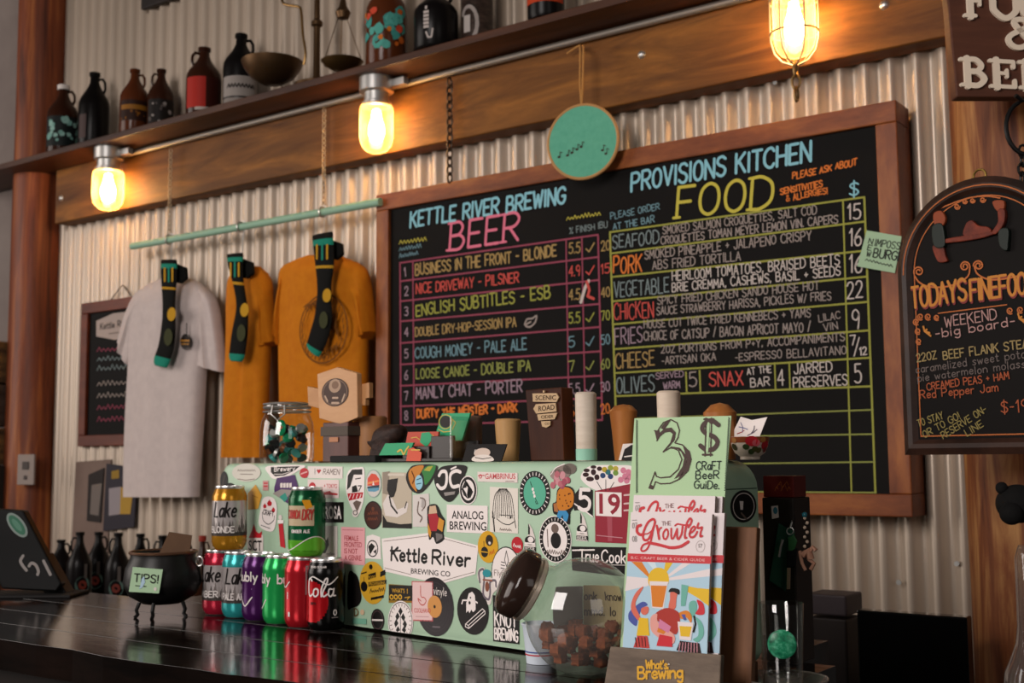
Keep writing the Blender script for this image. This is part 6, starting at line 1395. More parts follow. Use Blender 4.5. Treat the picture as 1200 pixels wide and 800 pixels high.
def art_red(m, S):
    Gy = ink('#8c7674', .35); band(m, S, .004, .03, .058, .108, Gy); 
    for k in range(9): ribbon(m, S, [(.006, .105-k*.005), (.028, .105-k*.005)], .0007, ink('#4a3434'), .0006)
    band(m, S, .018, .03, .026, .044, Gy); band(m, S, -.029, -.025, .02, .028, Cw); ribbon(m, S, catmull([Vector((-.05, .078, 0)), Vector((-.038, .07, 0)), Vector((-.026, .08, 0))], 5), .002, Cw, .0006); band(m, S, -.032, -.03, .05, .062, Cw)
def art_cola(m, S):
    Rr_ = candy('cola_red', '#b3141c', .3, .5)
    pts = [(-.052, .016)]+[(-.03+.034*math.cos(R_(a)), .05+.036*math.sin(R_(a))) for a in range(-70, 91, 10)]+[(-.052, .09)]
    n = len(pts); 
    for i in range(1, n-2):
        y0, y1 = sorted((pts[i][1], pts[i+1][1])); band(m, S, -.052, (pts[i][0]+pts[i+1][0])/2, max(y0, .016), y1, Rr_, .0003)
    C = lambda pts, w: ribbon(m, S, [(p.x, p.y) for p in catmull([Vector((a, b, 0)) for a, b in pts], 6)], w, Cw, .001)
    C([(-.026, .086), (-.03, .09), (-.034, .084), (-.034, .066), (-.03, .06), (-.024, .064)], .003)
    C([(-.018, .073), (-.022, .07), (-.022, .062), (-.018, .06), (-.014, .064), (-.014, .071), (-.018, .073)], .0028)
    C([(-.008, .06), (-.008, .072), (-.002, .088), (.002, .09), (.001, .082), (-.006, .066), (-.004, .06), (.002, .064)], .0026)
    C([(.010, .072), (.005, .072), (.004, .063), (.008, .06), (.012, .066), (.013, .073), (.012, .062), (.016, .061)], .0026)
    C([(-.034, .088), (-.024, .093), (-.012, .088), (.004, .08), (.02, .092)], .0022)
    ctext(m, S, 'ZERO SUGAR', -.03, .108, .03, .003, .0007, Cw); ctext(m, S, '0', .013, .028, .005, .009, .0018, Cw); ribbon(m, S, [(.01, .024), (.021, .024)], .0014, ink('#7d7674'), .0006); ctext(m, S, 'zero', -.03, .046, .012, .006, .001, Ck)
def art_ginger(m, S):
    Lg = candy('lime', '#5fae2e', .3, .35)
    for i in range(16):
        a0, a1 = -.05+.1*i/16, -.05+.1*(i+1)/16; h = .024+.012*math.sin(a0*55+.5); band(m, S, a0, a1, .012, h, Lg, .0003); ribbon(m, S, [(a0, h), (a1, .024+.012*math.sin(a1*55+.5))], .0016, Cw, .0006)
    pts = [(-.03, .09), (.012, .092), (.016, .075), (.006, .058), (-.014, .052), (-.034, .058)]; band(m, S, -.037, .016, .055, .09, ink('#b5a284', .3), .0004)
    m.add([S.m(a, b, .0008) for a, b in [(-.006, .1), (.008, .1), (.013, .088), (.002, .082)]], [(3, 2, 1, 0)], ink('#c98a1e', .3)); sf = ink('#a83a34', .3)
    ctext(m, S, 'CANADA', -.036, .068, .027, .014, .0018, sf, .0012, slant=.1); ctext(m, S, 'DRY', -.005, .066, .018, .017, .0024, sf, .0012, slant=.1); ctext(m, S, 'GINGER ALE', -.026, .043, .034, .005, .0012, Cw)
    ribbon(m, S, [(-.025, .104), (.01, .104)], .0012, ink('#7d9a7a'), .0005)
GC = 'drink cans standing against the tap box'
step = .0668
pos = [coke+rowd*step*i for i in range(6)]
gW = candy('pale', '#b5adab', .3, .4)
can(pos[0], art_cola, candy('black', '#0c0b0b', .28, .3), candy('black', '#0c0b0b', .28, .3), candy('black', '#0c0b0b', .28, .3), 'black and red cola can at the right end of the bottom row', GC)
can(pos[1], art_red, candy('red', '#b01c26', .28, .5), candy('red', '#b01c26', .28, .5), candy('red', '#b01c26', .28, .5), 'red can with a grey text panel beside the black cola can', GC)
can(pos[2], art_bub(ink('#c9e08a'), -.066), candy('green', '#1f9a4c', .28, .4), candy('green', '#1f9a4c', .28, .4), candy('green', '#1f9a4c', .28, .4), 'bright green can in the bottom row', GC)
can(pos[3], art_bub(ink('#b58ac0'), -.05), candy('purple', '#43174f', .28, .4), candy('purple', '#43174f', .28, .4), candy('purple', '#43174f', .28, .4), 'dark purple can in the bottom row', GC)
can(pos[4], art_lake('PALE ALE', -.028), gW, candy('teal', '#2f9a9a', .28, .4), candy('teal', '#2f9a9a', .28, .4), 'pale can with teal ends in the bottom row', GC)
can(pos[5], art_lake('AMBER', -.046), gW, candy('crimson', '#a51e34', .28, .4), candy('crimson', '#a51e34', .28, .4), 'pale can with crimson ends at the left end of the bottom row', GC)
up = Vector((0, 0, .1224))
can(pos[4]+(pos[5]-pos[4])*.56+up, art_lake('BLONDE', -.03), gW, candy('gold', '#b07a1e', .28, .5), candy('gold', '#b07a1e', .28, .5), 'pale can with gold ends stacked on the bottom row', GC, -.1)
can(pos[0]+(pos[1]-pos[0])*.86+up, art_ginger, candy('dkgreen', '#0f5a34', .26, .4), candy('dkgreen2', '#0c4a2a', .26, .4), candy('lime', '#5fae2e', .3, .35), 'dark green ginger ale can stacked on the red can', GC, -.1)

# ------------------------------------------------------------------ tips cauldron
pc = at_z(190, 721, CT); kc = depth(pc)/FPX
cd = thing('tip_cauldron', 'small black iron cauldron on legs used as the tip pot', 'cauldron', pc)
zb0 = .022; Hc = 60*kc; rc = 45*kc
m = MB(); m.lathe([(0, zb0), (rc*.5, zb0+.002), (rc*.86, zb0+Hc*.18), (rc, zb0+Hc*.42), (rc*.95, zb0+Hc*.7), (rc*.82, zb0+Hc*.9), (rc*.84, zb0+Hc), (rc*.8, zb0+Hc), (rc*.76, zb0+Hc*.9), (rc*.88, zb0+Hc*.6), (rc*.6, zb0+Hc*.15), (0, zb0+Hc*.1)], M_iron, pc, 40); m.build('pot', cd)
m = MB(); m.tube([pc+Vector((rc*.84*math.cos(a), rc*.84*math.sin(a), zb0+Hc)) for a in [2*math.pi*i/36 for i in range(36)]], .003, mat('worn_rim', (.12, .06, .035), .4, .6), 8, True); m.build('rim', cd)
for a in (face_ang(pc)-1.15, face_ang(pc)-.35, face_ang(pc)+.95):
    e = Vector((math.cos(a), math.sin(a), 0)); m = MB(); m.tube([pc+e*rc*.62+Vector((0, 0, zb0+.006)), pc+e*rc*.7+Vector((0, 0, .014)), pc+e*rc*.66+Vector((0, 0, .006)), pc+e*rc*.74+Vector((0, 0, .0005))], .0036, M_iron, 8); m.build('leg', cd)
a = face_ang(pc)+1.2; e = Vector((math.cos(a), math.sin(a), 0)); m = MB(); c = pc+e*rc*.97+Vector((0, 0, zb0+Hc*.82)); m.tube([c+e*(.007*math.cos(t))+Vector((0, 0, .009*math.sin(t))) for t in [2*math.pi*i/14 for i in range(14)]], .0016, M_steel, 6, True); m.build('handle_ring', cd)
npl = Vector((math.cos(face_ang(pc)-.25), math.sin(face_ang(pc)-.25), 0)); FTp = Flat(pc+npl*(rc*1.02), npl.cross(Vector((0, 0, 1)))*-1, (0, 0, 1))
m = MB(); q = [FTp.P(*z) for z in ((156, 664), (191, 667), (186.5, 695), (151, 693))]; m.prism([FTp.m(a.x, a.y, .0) for a in q], FTp.n*.0012, mat('mint_note', '#a5c39f', .7)); nte = m.build('tips_note', cd, None, 0, 'mint green paper note reading TIPS!')
m = MB(); F2 = Flat(FTp.m(0, 0, .0018), FTp.u, FTp.v); px_text(m, F2, 'TIPS!', (157, 681), (185, 683), 9, 1.5, K, 0); px_line(m, F2, [(159, 686), (171, 687)], 1, K, 0); px_poly(m, F2, [(166, 678), (169, 675), (170, 682), (167, 688), (163, 690), (165, 684)], ink('#a9c4d6'), .0003); px_disc(m, F2, 182, 690, 1.8, 2.2, Wt2, .0002); m.build('lettering', nte)
Fc = Flat(pc, Vector((CR.x, CR.y, 0)), (0, 0, 1)); m = MB(); q = [Fc.P(*z) for z in ((181, 664), (198, 623), (225, 627), (222, 664))]; m.prism([Fc.m(a.x, a.y, .01-.16*(a.y-q[0].y)) for a in q], -Fc.n*.002, noisy('brown_card', '#4f3827', '#5f4530', (1, 1, 1), 8, .8)); solo(m, 'cardboard_flap', 'brown cardboard piece standing up out of the tip cauldron', 'cardboard', Fc.m(q[0].x, q[0].y))

# ------------------------------------------------------------------ jugs on the back counter
GB = 'dark jugs lined up on the back counter'
def l_disc(cx):
    def f(m, S, r, H):
        Gd_ = ink('#4a5f57'); Rr_ = ink('#6a2a20')
        for rr_, c, o in ((.62, Gd_, .0008), (.34, Rr_, .0014)): m.add([S.m(cx*r+rr_*r*math.cos(2*math.pi*i/16), H*.34+rr_*r*1.1*math.sin(2*math.pi*i/16), o) for i in range(16)], [tuple(range(16))], c)
        patch(m, S, cx*r+.1*r, cx*r+.35*r, H*.42, H*.6, ink('#57504c'), .0016, 2)
    return f
for i, (px, yt, lb, cx) in enumerate(((71, 632, 'dark jug on the back counter, leftmost beside the payment terminal', None), (93, 623, 'dark jug on the back counter, second from the payment terminal', .3), (115, 623, 'dark jug on the back counter with a red and green round label high up', -.2), (138, 624, 'dark jug on the back counter with a low red and green round label', -.1), (164, 625, 'dark jug on the back counter just left of the tip cauldron note', -.6), (190, 627, 'dark jug on the back counter behind the brown cardboard flap', None), (214, 630, 'dark jug on the back counter right of the brown cardboard flap', None))):
    growler(px, yt, 28, 2.455 if i % 2 else 2.61, BZ+.0005, M_dark, lb, GB, l_disc(cx) if cx is not None else None, hside=-1 if i % 2 else 1)
growler(237, 628, 22, 2.5, BZ+.0005, M_amber, 'dark jug with a red cap behind the stack of cans', GB, None, cap=mat('red_cap', '#8f2a1c', .5))

# ------------------------------------------------------------------ payment terminal
dp = 2.60; pt0 = at_z(58, 699, CT)
dp = depth(pt0)
pt = thing('payment_terminal', 'black tilted payment terminal with a green oval badge at the left edge', 'terminal', pt0)
Fq = Flat(pt0, Vector((CR.x, CR.y, 0)), (0, 0, 1))
m = MB(); q = [Fq.P(*z) for z in ((-42, 594), (27, 598), (72, 684), (66, 693), (2, 690))]; m.prism([Fq.m(a.x, max(a.y, .004), 0) for a in q], -Fq.n*.03, M_black); m.build('screen_back', pt, None, .004)
m = MB(); Fq2 = Flat(Fq.m(0, 0, .001), Fq.u, Fq.v)
def tilt_ell(cx, cy, a, b, t, c, o): px_poly(m, Fq2, [(cx+a*math.cos(s)*math.cos(t)-b*math.sin(s)*math.sin(t), cy+a*math.cos(s)*math.sin(t)+b*math.sin(s)*math.cos(t)) for s in [2*math.pi*i/24 for i in range(24)]], c, o)
tilt_ell(20, 615, 17, 8.5, R_(52), ink('#7d8a84'), 0); tilt_ell(20, 615, 14, 6, R_(52), ink('#3c6a55'), .0003); tilt_ell(20, 615, 9, 3, R_(52), ink('#55806c'), .0006); m.build('oval_badge', pt)
m = MB(); Wg = ink('#8d8682')
for pts in ([(27, 651), (24, 657), (27, 663), (31, 668)], [(34, 663), (37, 659.5), (42, 662), (45, 669), (44, 673)], [(51, 657), (55, 665), (59, 673)]): px_line(m, Fq2, pts, 3.4, Wg, 0, True)
m.build('white_logo', pt)
m = MB(); q0 = Fq.P(-40, 699); q1 = Fq.P(88, 694); m.prism([Fq.m(q0.x, 0, .03), Fq.m(q1.x, 0, .03), Fq.m(q1.x, .006, .03), Fq.m(q0.x, .006, .03)], -Fq.n*.12, M_blackmatt); q0 = Fq.P(58, 686); m.prism([Fq.m(q0.x-.02, .006, -.02), Fq.m(q0.x+.03, .006, -.02), Fq.m(q0.x-.02, .09, -.02), Fq.m(q0.x-.06, .09, -.02)], -Fq.n*.05, M_black); m.build('base_tray', pt, None, .002)

# ------------------------------------------------------------------ slanted treat jar
jc = at_d(684, 723, 1.635); R0 = .080
zlow = CT+.0006; jc.z = zlow+R0*.94
ax = (CR*-.86+Vector((0, 0, 1))*.47-CF*.16).normalized()
VH = Vector((CF.x, CF.y, 0)).normalized()
def squash(mb, k=.74):
    for i_, v in enumerate(mb.v): mb.v[i_] = v+VH*((v-jc).dot(VH)*(k-1))
tj = thing('treat_jar', 'slanted glass jar with a black lid holding brown treats', 'jar', Vector((jc.x, jc.y, CT)))
pr = [(R0*math.sin(t), -R0*math.cos(t)) for t in [math.pi*i/28 for i in range(24)]]; nr, nh = .040, R0*.865
pr += [(nr+.002, nh), (nr, nh+.008), (nr+.003, nh+.011), (nr, nh+.015)]
m = MB(); m.lathe(pr, glass('jar_glass', (.93, .94, .93), 1.5, body=.09, bodycol=(.6, .57, .53)), jc, 48, axis=ax, clipz=zlow); squash(m); m.build('glass_body', tj)
m = MB(); m.lathe([(nr+.003, nh+.010), (nr+.0055, nh+.012), (nr+.0055, nh+.017), (nr+.003, nh+.018), (nr+.003, nh+.021), (nr+.0045, nh+.0225), (nr+.003, nh+.025)], mat('neck_ring', (.55, .47, .38), .3, .6), jc, 48, axis=ax); m.build('neck_ring', tj)
M_lid = mat('dark_lid', (.022, .012, .009), .12)
m = MB(); z0 = nh+.022; m.lathe([(nr+.004, z0), (nr+.008, z0+.002), (nr+.008, z0+.018), (nr+.004, z0+.024), (nr*.75, z0+.03), (nr*.4, z0+.033), (0, z0+.034)], M_lid, jc, 48, axis=ax); ld = m.build('lid', tj)
m = MB(); fc = jc+ax*(z0+.0335); e1 = (Vector((0, 0, 1))-ax*ax.z).normalized(); FL = Flat(fc, e1.cross(ax), e1)
stext(m, FL, 'ms', -.014, -.006, .024, .014, .0016, ink('#8d8078'), .0012, .3, slant=.2); m.build('lid_lettering', ld)
# label on the far side of the glass, read backwards
vdir = (jc-EYE).normalized(); rdir = Vector((CR.x, CR.y, 0)).normalized()
m = MB(); pts = {}
Ml = mat('label_beige', '#b3a172', .7)
def sph(a, b, off=0):
    d = Matrix.Rotation(b, 3, rdir) @ vdir; d = Matrix.Rotation(-a, 3, Vector((0, 0, 1))) @ d; q = d*(R0-.0014-off); return jc+q+VH*(q.dot(VH)*(.74-1))
na, nb = 10, 8; vs = [sph(-.02+.8*i/na, -.15+.77*j/nb) for j in range(nb+1) for i in range(na+1)]
m.add(vs, [(j*(na+1)+i, j*(na+1)+i+1, (j+1)*(na+1)+i+1, (j+1)*(na+1)+i) for j in range(nb) for i in range(na)], Ml, True); lb = m.build('paper_label', tj)
m = MB(); vs = [sph(-.6+.57*i/na, -.4+1.0*j/nb) for j in range(nb+1) for i in range(na+1)]
m.add(vs, [(j*(na+1)+i, j*(na+1)+i+1, (j+1)*(na+1)+i+1, (j+1)*(na+1)+i) for j in range(nb) for i in range(na)], mat('label_back', '#8d8a85', .6), True); m.build('label_backing', tj)
class SphS:
    def m(s, a, b, off=0): return sph(a, b, off+.0004)
m = MB(); Kl = ink('#3a2c1c')
for s, a, b, w in (('onk: know', .0, .34, .76), ('mmd. lo', .0, .06, .6)): stext(m, SphS(), s, a, b, w, .15, .022, Kl, .0004)
m.build('label_lettering', lb)
# treats
rnd = random.Random(5); M_tr = [noisy('treat_a', '#5a2a14', '#8d4a26', (1, 1, 1), 60, .85, bump=.5), noisy('treat_b', '#6b3218', '#a0562c', (1, 1, 1), 60, .85, bump=.5)]
placed = []
zf = zlow+.003
for it in range(80):
    best = None; rt = rnd.uniform(.0105, .0135)
    for _ in range(420):
        d = Vector((rnd.uniform(-1, 1), rnd.uniform(-1, 1), rnd.uniform(-1, .1)))*R0; e = d+VH*(d.dot(VH)*(1/.74-1)); c = jc+d
        if e.length > R0-rt*1.0-.0025 or c.z-rt < zf or c.z > zlow+.058: continue
        if any((c-q).length < (rt+s)*.93 for q, s in placed): continue
        if best is None or c.z < best[0].z: best = (c, rt)
    if best: placed.append(best)
placed.sort(key=lambda a: a[0].z)
for i, (c, rt) in enumerate(placed):
    m = MB(); n0 = len(m.v); ph = rnd.uniform(0, 6); m.ball(c, rt, M_tr[i % 2], 14, 10)
    for v in m.v:
        d = v-c; u = d.normalized(); s = max(abs(u.x), abs(u.y), abs(u.z)); f_ = (.72+.28*(1/s-1)*1.4)*(1+.09*math.sin(u.x*9+ph)+.08*math.sin(u.y*11+ph*2)+.08*math.sin(u.z*10-ph)); v[:] = c+d*min(f_, 1.12)
    solo(m, 'dog_treat', 'brown crumbly treat chunk in the slanted glass jar', 'treat', c-Vector((0, 0, rt)), 'treat chunks in the slanted jar')
# paper cup behind the jar
pk = at_z(634, 776, CT+.0004); kk = depth(pk)/FPX
pcu = thing('paper_cup', 'white and blue paper cup with red bands behind the slanted treat jar', 'cup', pk)
m = MB(); m.lathe([(0, 0), (.021, 0), (.0212, .003), (.026, .05), (.0285, .055), (.0265, .056), (.021, .006), (0, .006)], mat('cup_paper', '#c3ccd6', .5), pk, 36); m.build('cup_body', pcu)
m = MB()
for z, c in ((.012, '#b3222c'), (.016, '#3a4f8d')):
    r_ = .0212+(.026-.0212)*(z/.05)+.0004; m.lathe([(r_, z), (r_+.0002, z+.0018)], ink(c), pk, 36)
m.build('colour_bands', pcu)

# ------------------------------------------------------------------ magazine rack
tl = R_(9); vM = Vector((0, math.sin(tl), math.cos(tl))); Fm = Flat(at_d(780, 765, 1.50), (1, 0, 0), vM); nM = Fm.n
M_rack = noisy('grey_barn_wood', '#4d4036', '#7d6c5c', (2, 9, 9), 4, .6, bump=.2); M_rackb = noisy('brown_barn_wood', '#5a3a26', '#7d5437', (7, 7, 1), 4, .6, bump=.2)
zF = CT+.0006
bF = lambda F: (zF-F.O.z)/F.v.z
rk = thing('magazine_rack', 'weathered wooden magazine rack with yellow lettering at the front of the bar', 'rack', Vector((Fm.O.x, Fm.O.y, CT)))
Ff = Flat(Fm.O+nM*.020, (1, 0, 0), vM); q = [Ff.P(*z) for z in ((715, 757), (845, 767))]; b0 = bF(Ff); m = MB()
m.prism([Ff.m(q[0].x-.006, b0), Ff.m(q[1].x, b0), Ff.m(q[1].x, q[1].y), Ff.m(q[0].x, q[0].y)], -nM*.010, M_rack); m.build('front_plate', rk, None, .0015)
m = MB(); Ff2 = Flat(Ff.m(0, 0, .0006), (1, 0, 0), vM); Yb = mat('yellow_paint', '#cf9a22', .5)
px_text(m, Ff2, "What's", (757, 783), (782, 783.5), 9.5, 2.0, Yb, .0004, slant=.02, gap=.8); px_text(m, Ff2, 'Brewing', (748, 795), (800, 794), 13.5, 2.7, Yb, .0004, gap=.9, slant=.02); px_disc(m, Ff2, 784, 778, 1, 1, ink('#c9c0b5'), .0006); m.build('lettering', rk)
Fb_ = Flat(Fm.O-nM*.050, (1, 0, 0), vM); q = [Fb_.P(*z) for z in ((768, 616), (887, 617.5))]; b1 = bF(Fb_); m = MB()
m.prism([Fb_.m(q[0].x, b1), Fb_.m(q[1].x, b1), Fb_.m(q[1].x, q[1].y), Fb_.m(q[0].x, q[1].y)], -nM*.012, M_rackb); m.build('back_board', rk, None, .0015)
m = MB(); q = [Ff.P(*z) for z in ((718, 790), (845, 790))]; y0 = Ff.O.y-.002; m.box(((Ff.m(q[0].x, 0).x+Ff.m(q[1].x, 0).x)/2, y0+.052, zF+.005), (Ff.m(q[1].x, 0).x-Ff.m(q[0].x, 0).x, .084, .010), M_rack); q = at_d(862, 780, 1.53); m.box((q.x, q.y+.01, zF+.014), (.035, .04, .028), M_rackb); m.build('base_board', rk, None, .0015)
# magazines
Cb = ink('#a9c6d6', .35); Cy = ink('#d9b02c', .35); Cwh = ink('#ddd2d2', .35); Crd = ink('#c23a40', .35); Cte = ink('#6aa99a', .35); Cor = ink('#cf7a2c', .35); Csk = ink('#cf6a58', .35); Cbl = ink('#4a569a', .35); Cpk = ink('#d99a90', .35); Cbr = ink('#8d4a34', .35)
def zA(x, y): return (730+x/8, 580+y/8)
def zB(x, y): return (700+x/6.667, 680+y/6.667)
def cover(m, F, dx, dy, o):
    D = lambda p: (p[0]+dx, p[1]+dy)
    def PA(pts, c, l, **k): px_poly(m, F, [D(zA(*q)) for q in pts], c, o+l*.0001, **k)
    def PB(pts, c, l, **k): px_poly(m, F, [D(zB(*q)) for q in pts], c, o+l*.0001, **k)
    def LA(pts, w, c, l, **k): px_line(m, F, [D(zA(*q)) for q in pts], w, c, o+l*.0001, **k)
    def LB(pts, w, c, l, **k): px_line(m, F, [D(zB(*q)) for q in pts], w, c, o+l*.0001, **k)
    PA([(43, 620), (818, 640), (790, 1490), (0, 1440)], Cb, 1)
    PA([(47, 545), (832, 572), (827, 645), (43, 620)], Crd, 2); sans(m, F, 'B.C. CRAFT BEER & CIDER GUIDE', D(zA(78, 596)), D(zA(770, 622)), 3.0, ink('#e0b5b2'), o+.0004)
    for pts, c in (([(80, 623), (180, 626), (260, 760), (240, 770)], Cor), ([(40, 760), (250, 780), (240, 850), (20, 900)], Cwh), ([(400, 632), (470, 634), (400, 740), (385, 720)], Cy), ([(560, 636), (640, 638), (430, 770), (420, 750)], Cwh), ([(818, 690), (815, 760), (430, 800), (430, 775)], Cwh), ([(230, 626), (300, 628), (330, 700), (300, 710)], ink('#c9d9e0', .35))): PA(pts, c, 2)
    PA([(810, 880), (806, 1040), (700, 960), (560, 880), (600, 850), (700, 870)], Cy, 2)
    px_disc(m, F, *D(zA(335, 790)), 12.5, 14, Cy, o+.0003)
    PB([(412, 20), (552, 28), (520, 222), (430, 214)], Cwh, 4); PB([(420, 38), (545, 42), (512, 210), (432, 204)], Cor, 5); PB([(410, 5), (560, 10), (550, 35), (412, 30)], Cwh, 6)
    PB([(345, 55), (360, 60), (300, 180), (340, 290), (320, 310), (270, 240), (270, 170), (300, 100)], Csk, 6, smooth=True)
    PB([(250, 250), (300, 200), (360, 165), (395, 190), (350, 220), (320, 300), (305, 355), (250, 310)], Cbl, 5, smooth=True); PB([(350, 215), (400, 205), (400, 250), (370, 270), (345, 250)], Csk, 7, smooth=True)
    PB([(330, 290), (400, 295), (410, 430), (310, 430)], Cy, 7); PB([(315, 430), (395, 435), (412, 530), (285, 522)], ink('#b5403c', .35), 7)
    for k in range(4): LB([(300+k*25, 445), (310+k*24, 515)], 1, K, 8)
    PB([(560, 90), (580, 60), (640, 70), (640, 110), (600, 90)], K, 7, smooth=True); PB([(575, 90), (625, 95), (620, 150), (610, 220), (560, 215), (570, 150)], Csk, 6, smooth=True)
    PB([(460, 255), (540, 215), (620, 235), (650, 290), (620, 420), (540, 370), (470, 310)], ink('#a5362e', .35), 7, smooth=True); PB([(420, 290), (470, 260), (480, 330), (600, 420), (600, 490), (540, 480), (430, 400)], Cpk, 8, smooth=True)
    PB([(490, 300), (580, 360), (560, 410), (480, 370)], ink('#c97a9a', .35), 9); PB([(480, 365), (540, 400), (520, 420), (470, 400)], Cor, 9); PB([(490, 420), (590, 440), (590, 520), (465, 510)], ink('#c2303a', .35), 9)
    PB([(640, 255), (700, 235), (740, 270), (735, 330), (700, 290), (660, 300)], Cor, 7, smooth=True); PB([(660, 265), (690, 265), (700, 310), (680, 310)], Cbl, 8)
    PB([(630, 320), (755, 330), (735, 470), (645, 460)], Cwh, 9); PB([(645, 355), (742, 360), (725, 440), (655, 435)], Cy, 10)
    PB([(660, 30), (715, 40), (690, 200), (655, 200)], Cte, 6); PB([(725, 170), (770, 160), (780, 220), (750, 290), (720, 230)], Cte, 7, smooth=True); PB([(780, 150), (830, 180), (838, 262), (770, 260), (795, 210)], ink('#c2303a', .35), 7, smooth=True)
    PB([(770, 285), (820, 330), (835, 420), (790, 480), (750, 460), (790, 430), (790, 350)], Cte, 7, smooth=True)
    LB([(760, 280), (770, 340), (755, 400)], 2.4, K, 8); PB([(650, 470), (800, 490), (815, 575), (620, 545)], ink('#2a1a1c', .35), 8)
    for k in range(7): LB([(650+k*22, 485), (640+k*24, 560)], 1, ink('#c98a94', .35), 9)
    def Sx(pts, w, l=3): px_line(m, F, [D((736+x/12, 598+y/12)) for x, y in pts], w, Crd, o+l*.0001, smooth=True)
    Sx([(345, 285), (372, 205), (380, 145), (347, 122), (280, 172), (225, 290), (212, 370), (236, 415), (285, 405), (330, 330), (352, 275)], 2.9); Sx([(238, 332), (290, 320), (350, 272)], 1.6)
    Sx([(352, 275), (326, 420), (270, 540), (210, 572), (187, 540), (220, 482), (300, 455)], 2.3); Sx([(290, 452), (430, 480), (600, 522), (740, 505), (850, 440)], 3.6); Sx([(182, 207), (140, 225), (128, 290), (160, 333), (215, 345)], 3.6)
    Sx([(408, 215), (424, 300), (440, 400)], 3); Sx([(430, 318), (446, 262), (470, 240)], 2.2)
    Sx([(536, 266), (498, 320), (503, 385), (532, 402), (564, 350), (562, 284), (536, 266)], 2.3)
    Sx([(610, 256), (612, 380), (638, 390), (666, 330), (692, 260)], 2.4); Sx([(692, 260), (694, 380), (720, 395), (758, 320), (770, 225)], 2.7)
    Sx([(665, 212), (700, 190), (760, 200), (830, 208), (872, 198)], 2.0); Sx([(826, 384), (802, 380), (806, 300), (832, 175), (874, 112), (896, 138), (882, 190), (850, 235)], 2.7)
    Sx([(866, 322), (912, 296), (946, 252), (930, 226), (890, 262), (866, 340), (892, 378), (942, 358), (976, 300)], 2.6); Sx([(992, 180), (978, 235), (1000, 248), (1044, 238), (1026, 300), (1020, 362), (1046, 358)], 2.6)
    px_text(m, F, 'THE', D(zA(368, 285)), D(zA(450, 280)), 4.6, .7, ink('#8d6a6a'), o+.0003); px_disc(m, F, *D(zA(728, 480)), 5.4, 7, ink('#b5a9a6'), o+.0002, r0=.9); px_text(m, F, '17', D(zA(710, 490)), D(zA(742, 490)), 4, .8, ink('#8d8280'), o+.0003)
    for k in range(2): px_text(m, F, ('07', '08')[k], D(zA(92, 310+k*125)), D(zA(132, 308+k*125)), 6, .8, ink('#8d8684'), o+.0003); LA([(90, 235), (130, 234)], .8, ink('#8d8684'), 3)
def magazine(off, dx, dy, label, full=True):
    F = Flat(Fm.O-nM*off, (1, 0, 0), vM); a, b = F.P(739.4+dx, 600.6+dy), F.P(834.8+dx, 601.4+dy); b0 = (CT+.0125-F.O.z)/F.v.z
    bb_ = F.P(829+dx, 767+dy)
    t = thing('magazine', label, 'magazine', F.m((a.x+b.x)/2, b0), 'magazines in the wooden rack')
    top = (a.y+b.y)/2
    m = MB(); m.prism([F.m(a.x, b0, -.0004), F.m(b.x, b0, -.0004), F.m(b.x, top, -.0004), F.m(a.x, top, -.0004)], -nM*.0052, mat('page_edges', '#b5a39a', .7)); m.build('pages', t)
    m = MB(); m.add([F.m(a.x, b0, .0002), F.m(b.x, b0, .0002), F.m(b.x, top, .0002), F.m(a.x, top, .0002)], [(0, 1, 2, 3)], Cwh); cover(m, F, dx, dy, .0004); m.build('front_cover', t)
magazine(0, 0, 0, 'front magazine with a red script title and party artwork in the rack')
magazine(.012, 14.5, -1, 'magazine peeping out to the right behind the front magazine')
magazine(.024, 3.5, -20.5, 'magazine standing higher behind the front magazine below the price card')
magazine(.034, 12, -20, 'rearmost magazine whose edge shows right of the others')
# price card
F_ = Flat(Fm.O-nM*.042, (1, 0, 0), vM); q = [F_.P(*z) for z in ((743.5, 490), (857, 487), (849.5, 580), (744, 580))]; b0 = (CT+.0125-F_.O.z)/F_.v.z
pcd = thing('price_card', 'mint card with a big hand drawn 3$ price standing above the magazines', 'card', F_.m(q[0].x, b0))
m = MB(); m.prism([F_.m(q[0].x, b0), F_.m(q[2].x+.003, b0), F_.m(q[2].x, q[2].y), F_.m(q[1].x, q[1].y), F_.m(q[0].x, q[0].y)], -nM*.0016, mat('mint_card', '#a9c79c', .65)); m.build('card', pcd)
m = MB(); Kc = ink('#4a3a36'); F2 = Flat(F_.m(0, 0, .0006), F_.u, F_.v)
def zC(x, y): return (730+x/6.156, 470+y/6.156)
def ol(pts, w=1.5, c=Kc, o=.0002): px_line(m, F2, [zC(*a) for a in pts], w, c, o, True)
def fl(pts, c=Kc, o=.0001): px_poly(m, F2, [zC(*a) for a in pts], c, o)
outer = [(228, 212), (250, 215), (262, 195), (290, 155), (345, 132), (390, 155), (408, 210), (398, 260), (375, 300), (430, 315), (480, 365), (492, 420), (470, 500), (410, 560), (340, 592), (270, 595), (235, 580), (215, 632), (188, 625), (232, 510)]
inner = [(245, 285), (265, 250), (300, 222), (340, 215), (365, 235), (345, 300), (290, 365), (350, 330), (400, 355), (425, 420), (400, 490), (340, 545), (270, 552), (240, 540), (232, 510)]
fl([(228, 212), (250, 215), (262, 205), (268, 240), (245, 285)]); fl([(262, 230), (300, 195), (350, 190), (382, 225), (372, 280), (330, 330), (290, 365), (345, 300), (365, 240), (340, 215), (300, 225), (266, 255)])
fl([(272, 195), (300, 155), (345, 135), (330, 160), (296, 205)]); fl([(430, 315), (480, 365), (492, 420), (475, 490), (430, 545), (390, 570), (440, 500), (460, 420), (445, 360)]); fl([(370, 560), (430, 470), (442, 410), (420, 365), (395, 345), (330, 340), (290, 365), (350, 325), (410, 335), (452, 385), (460, 440), (430, 530)])
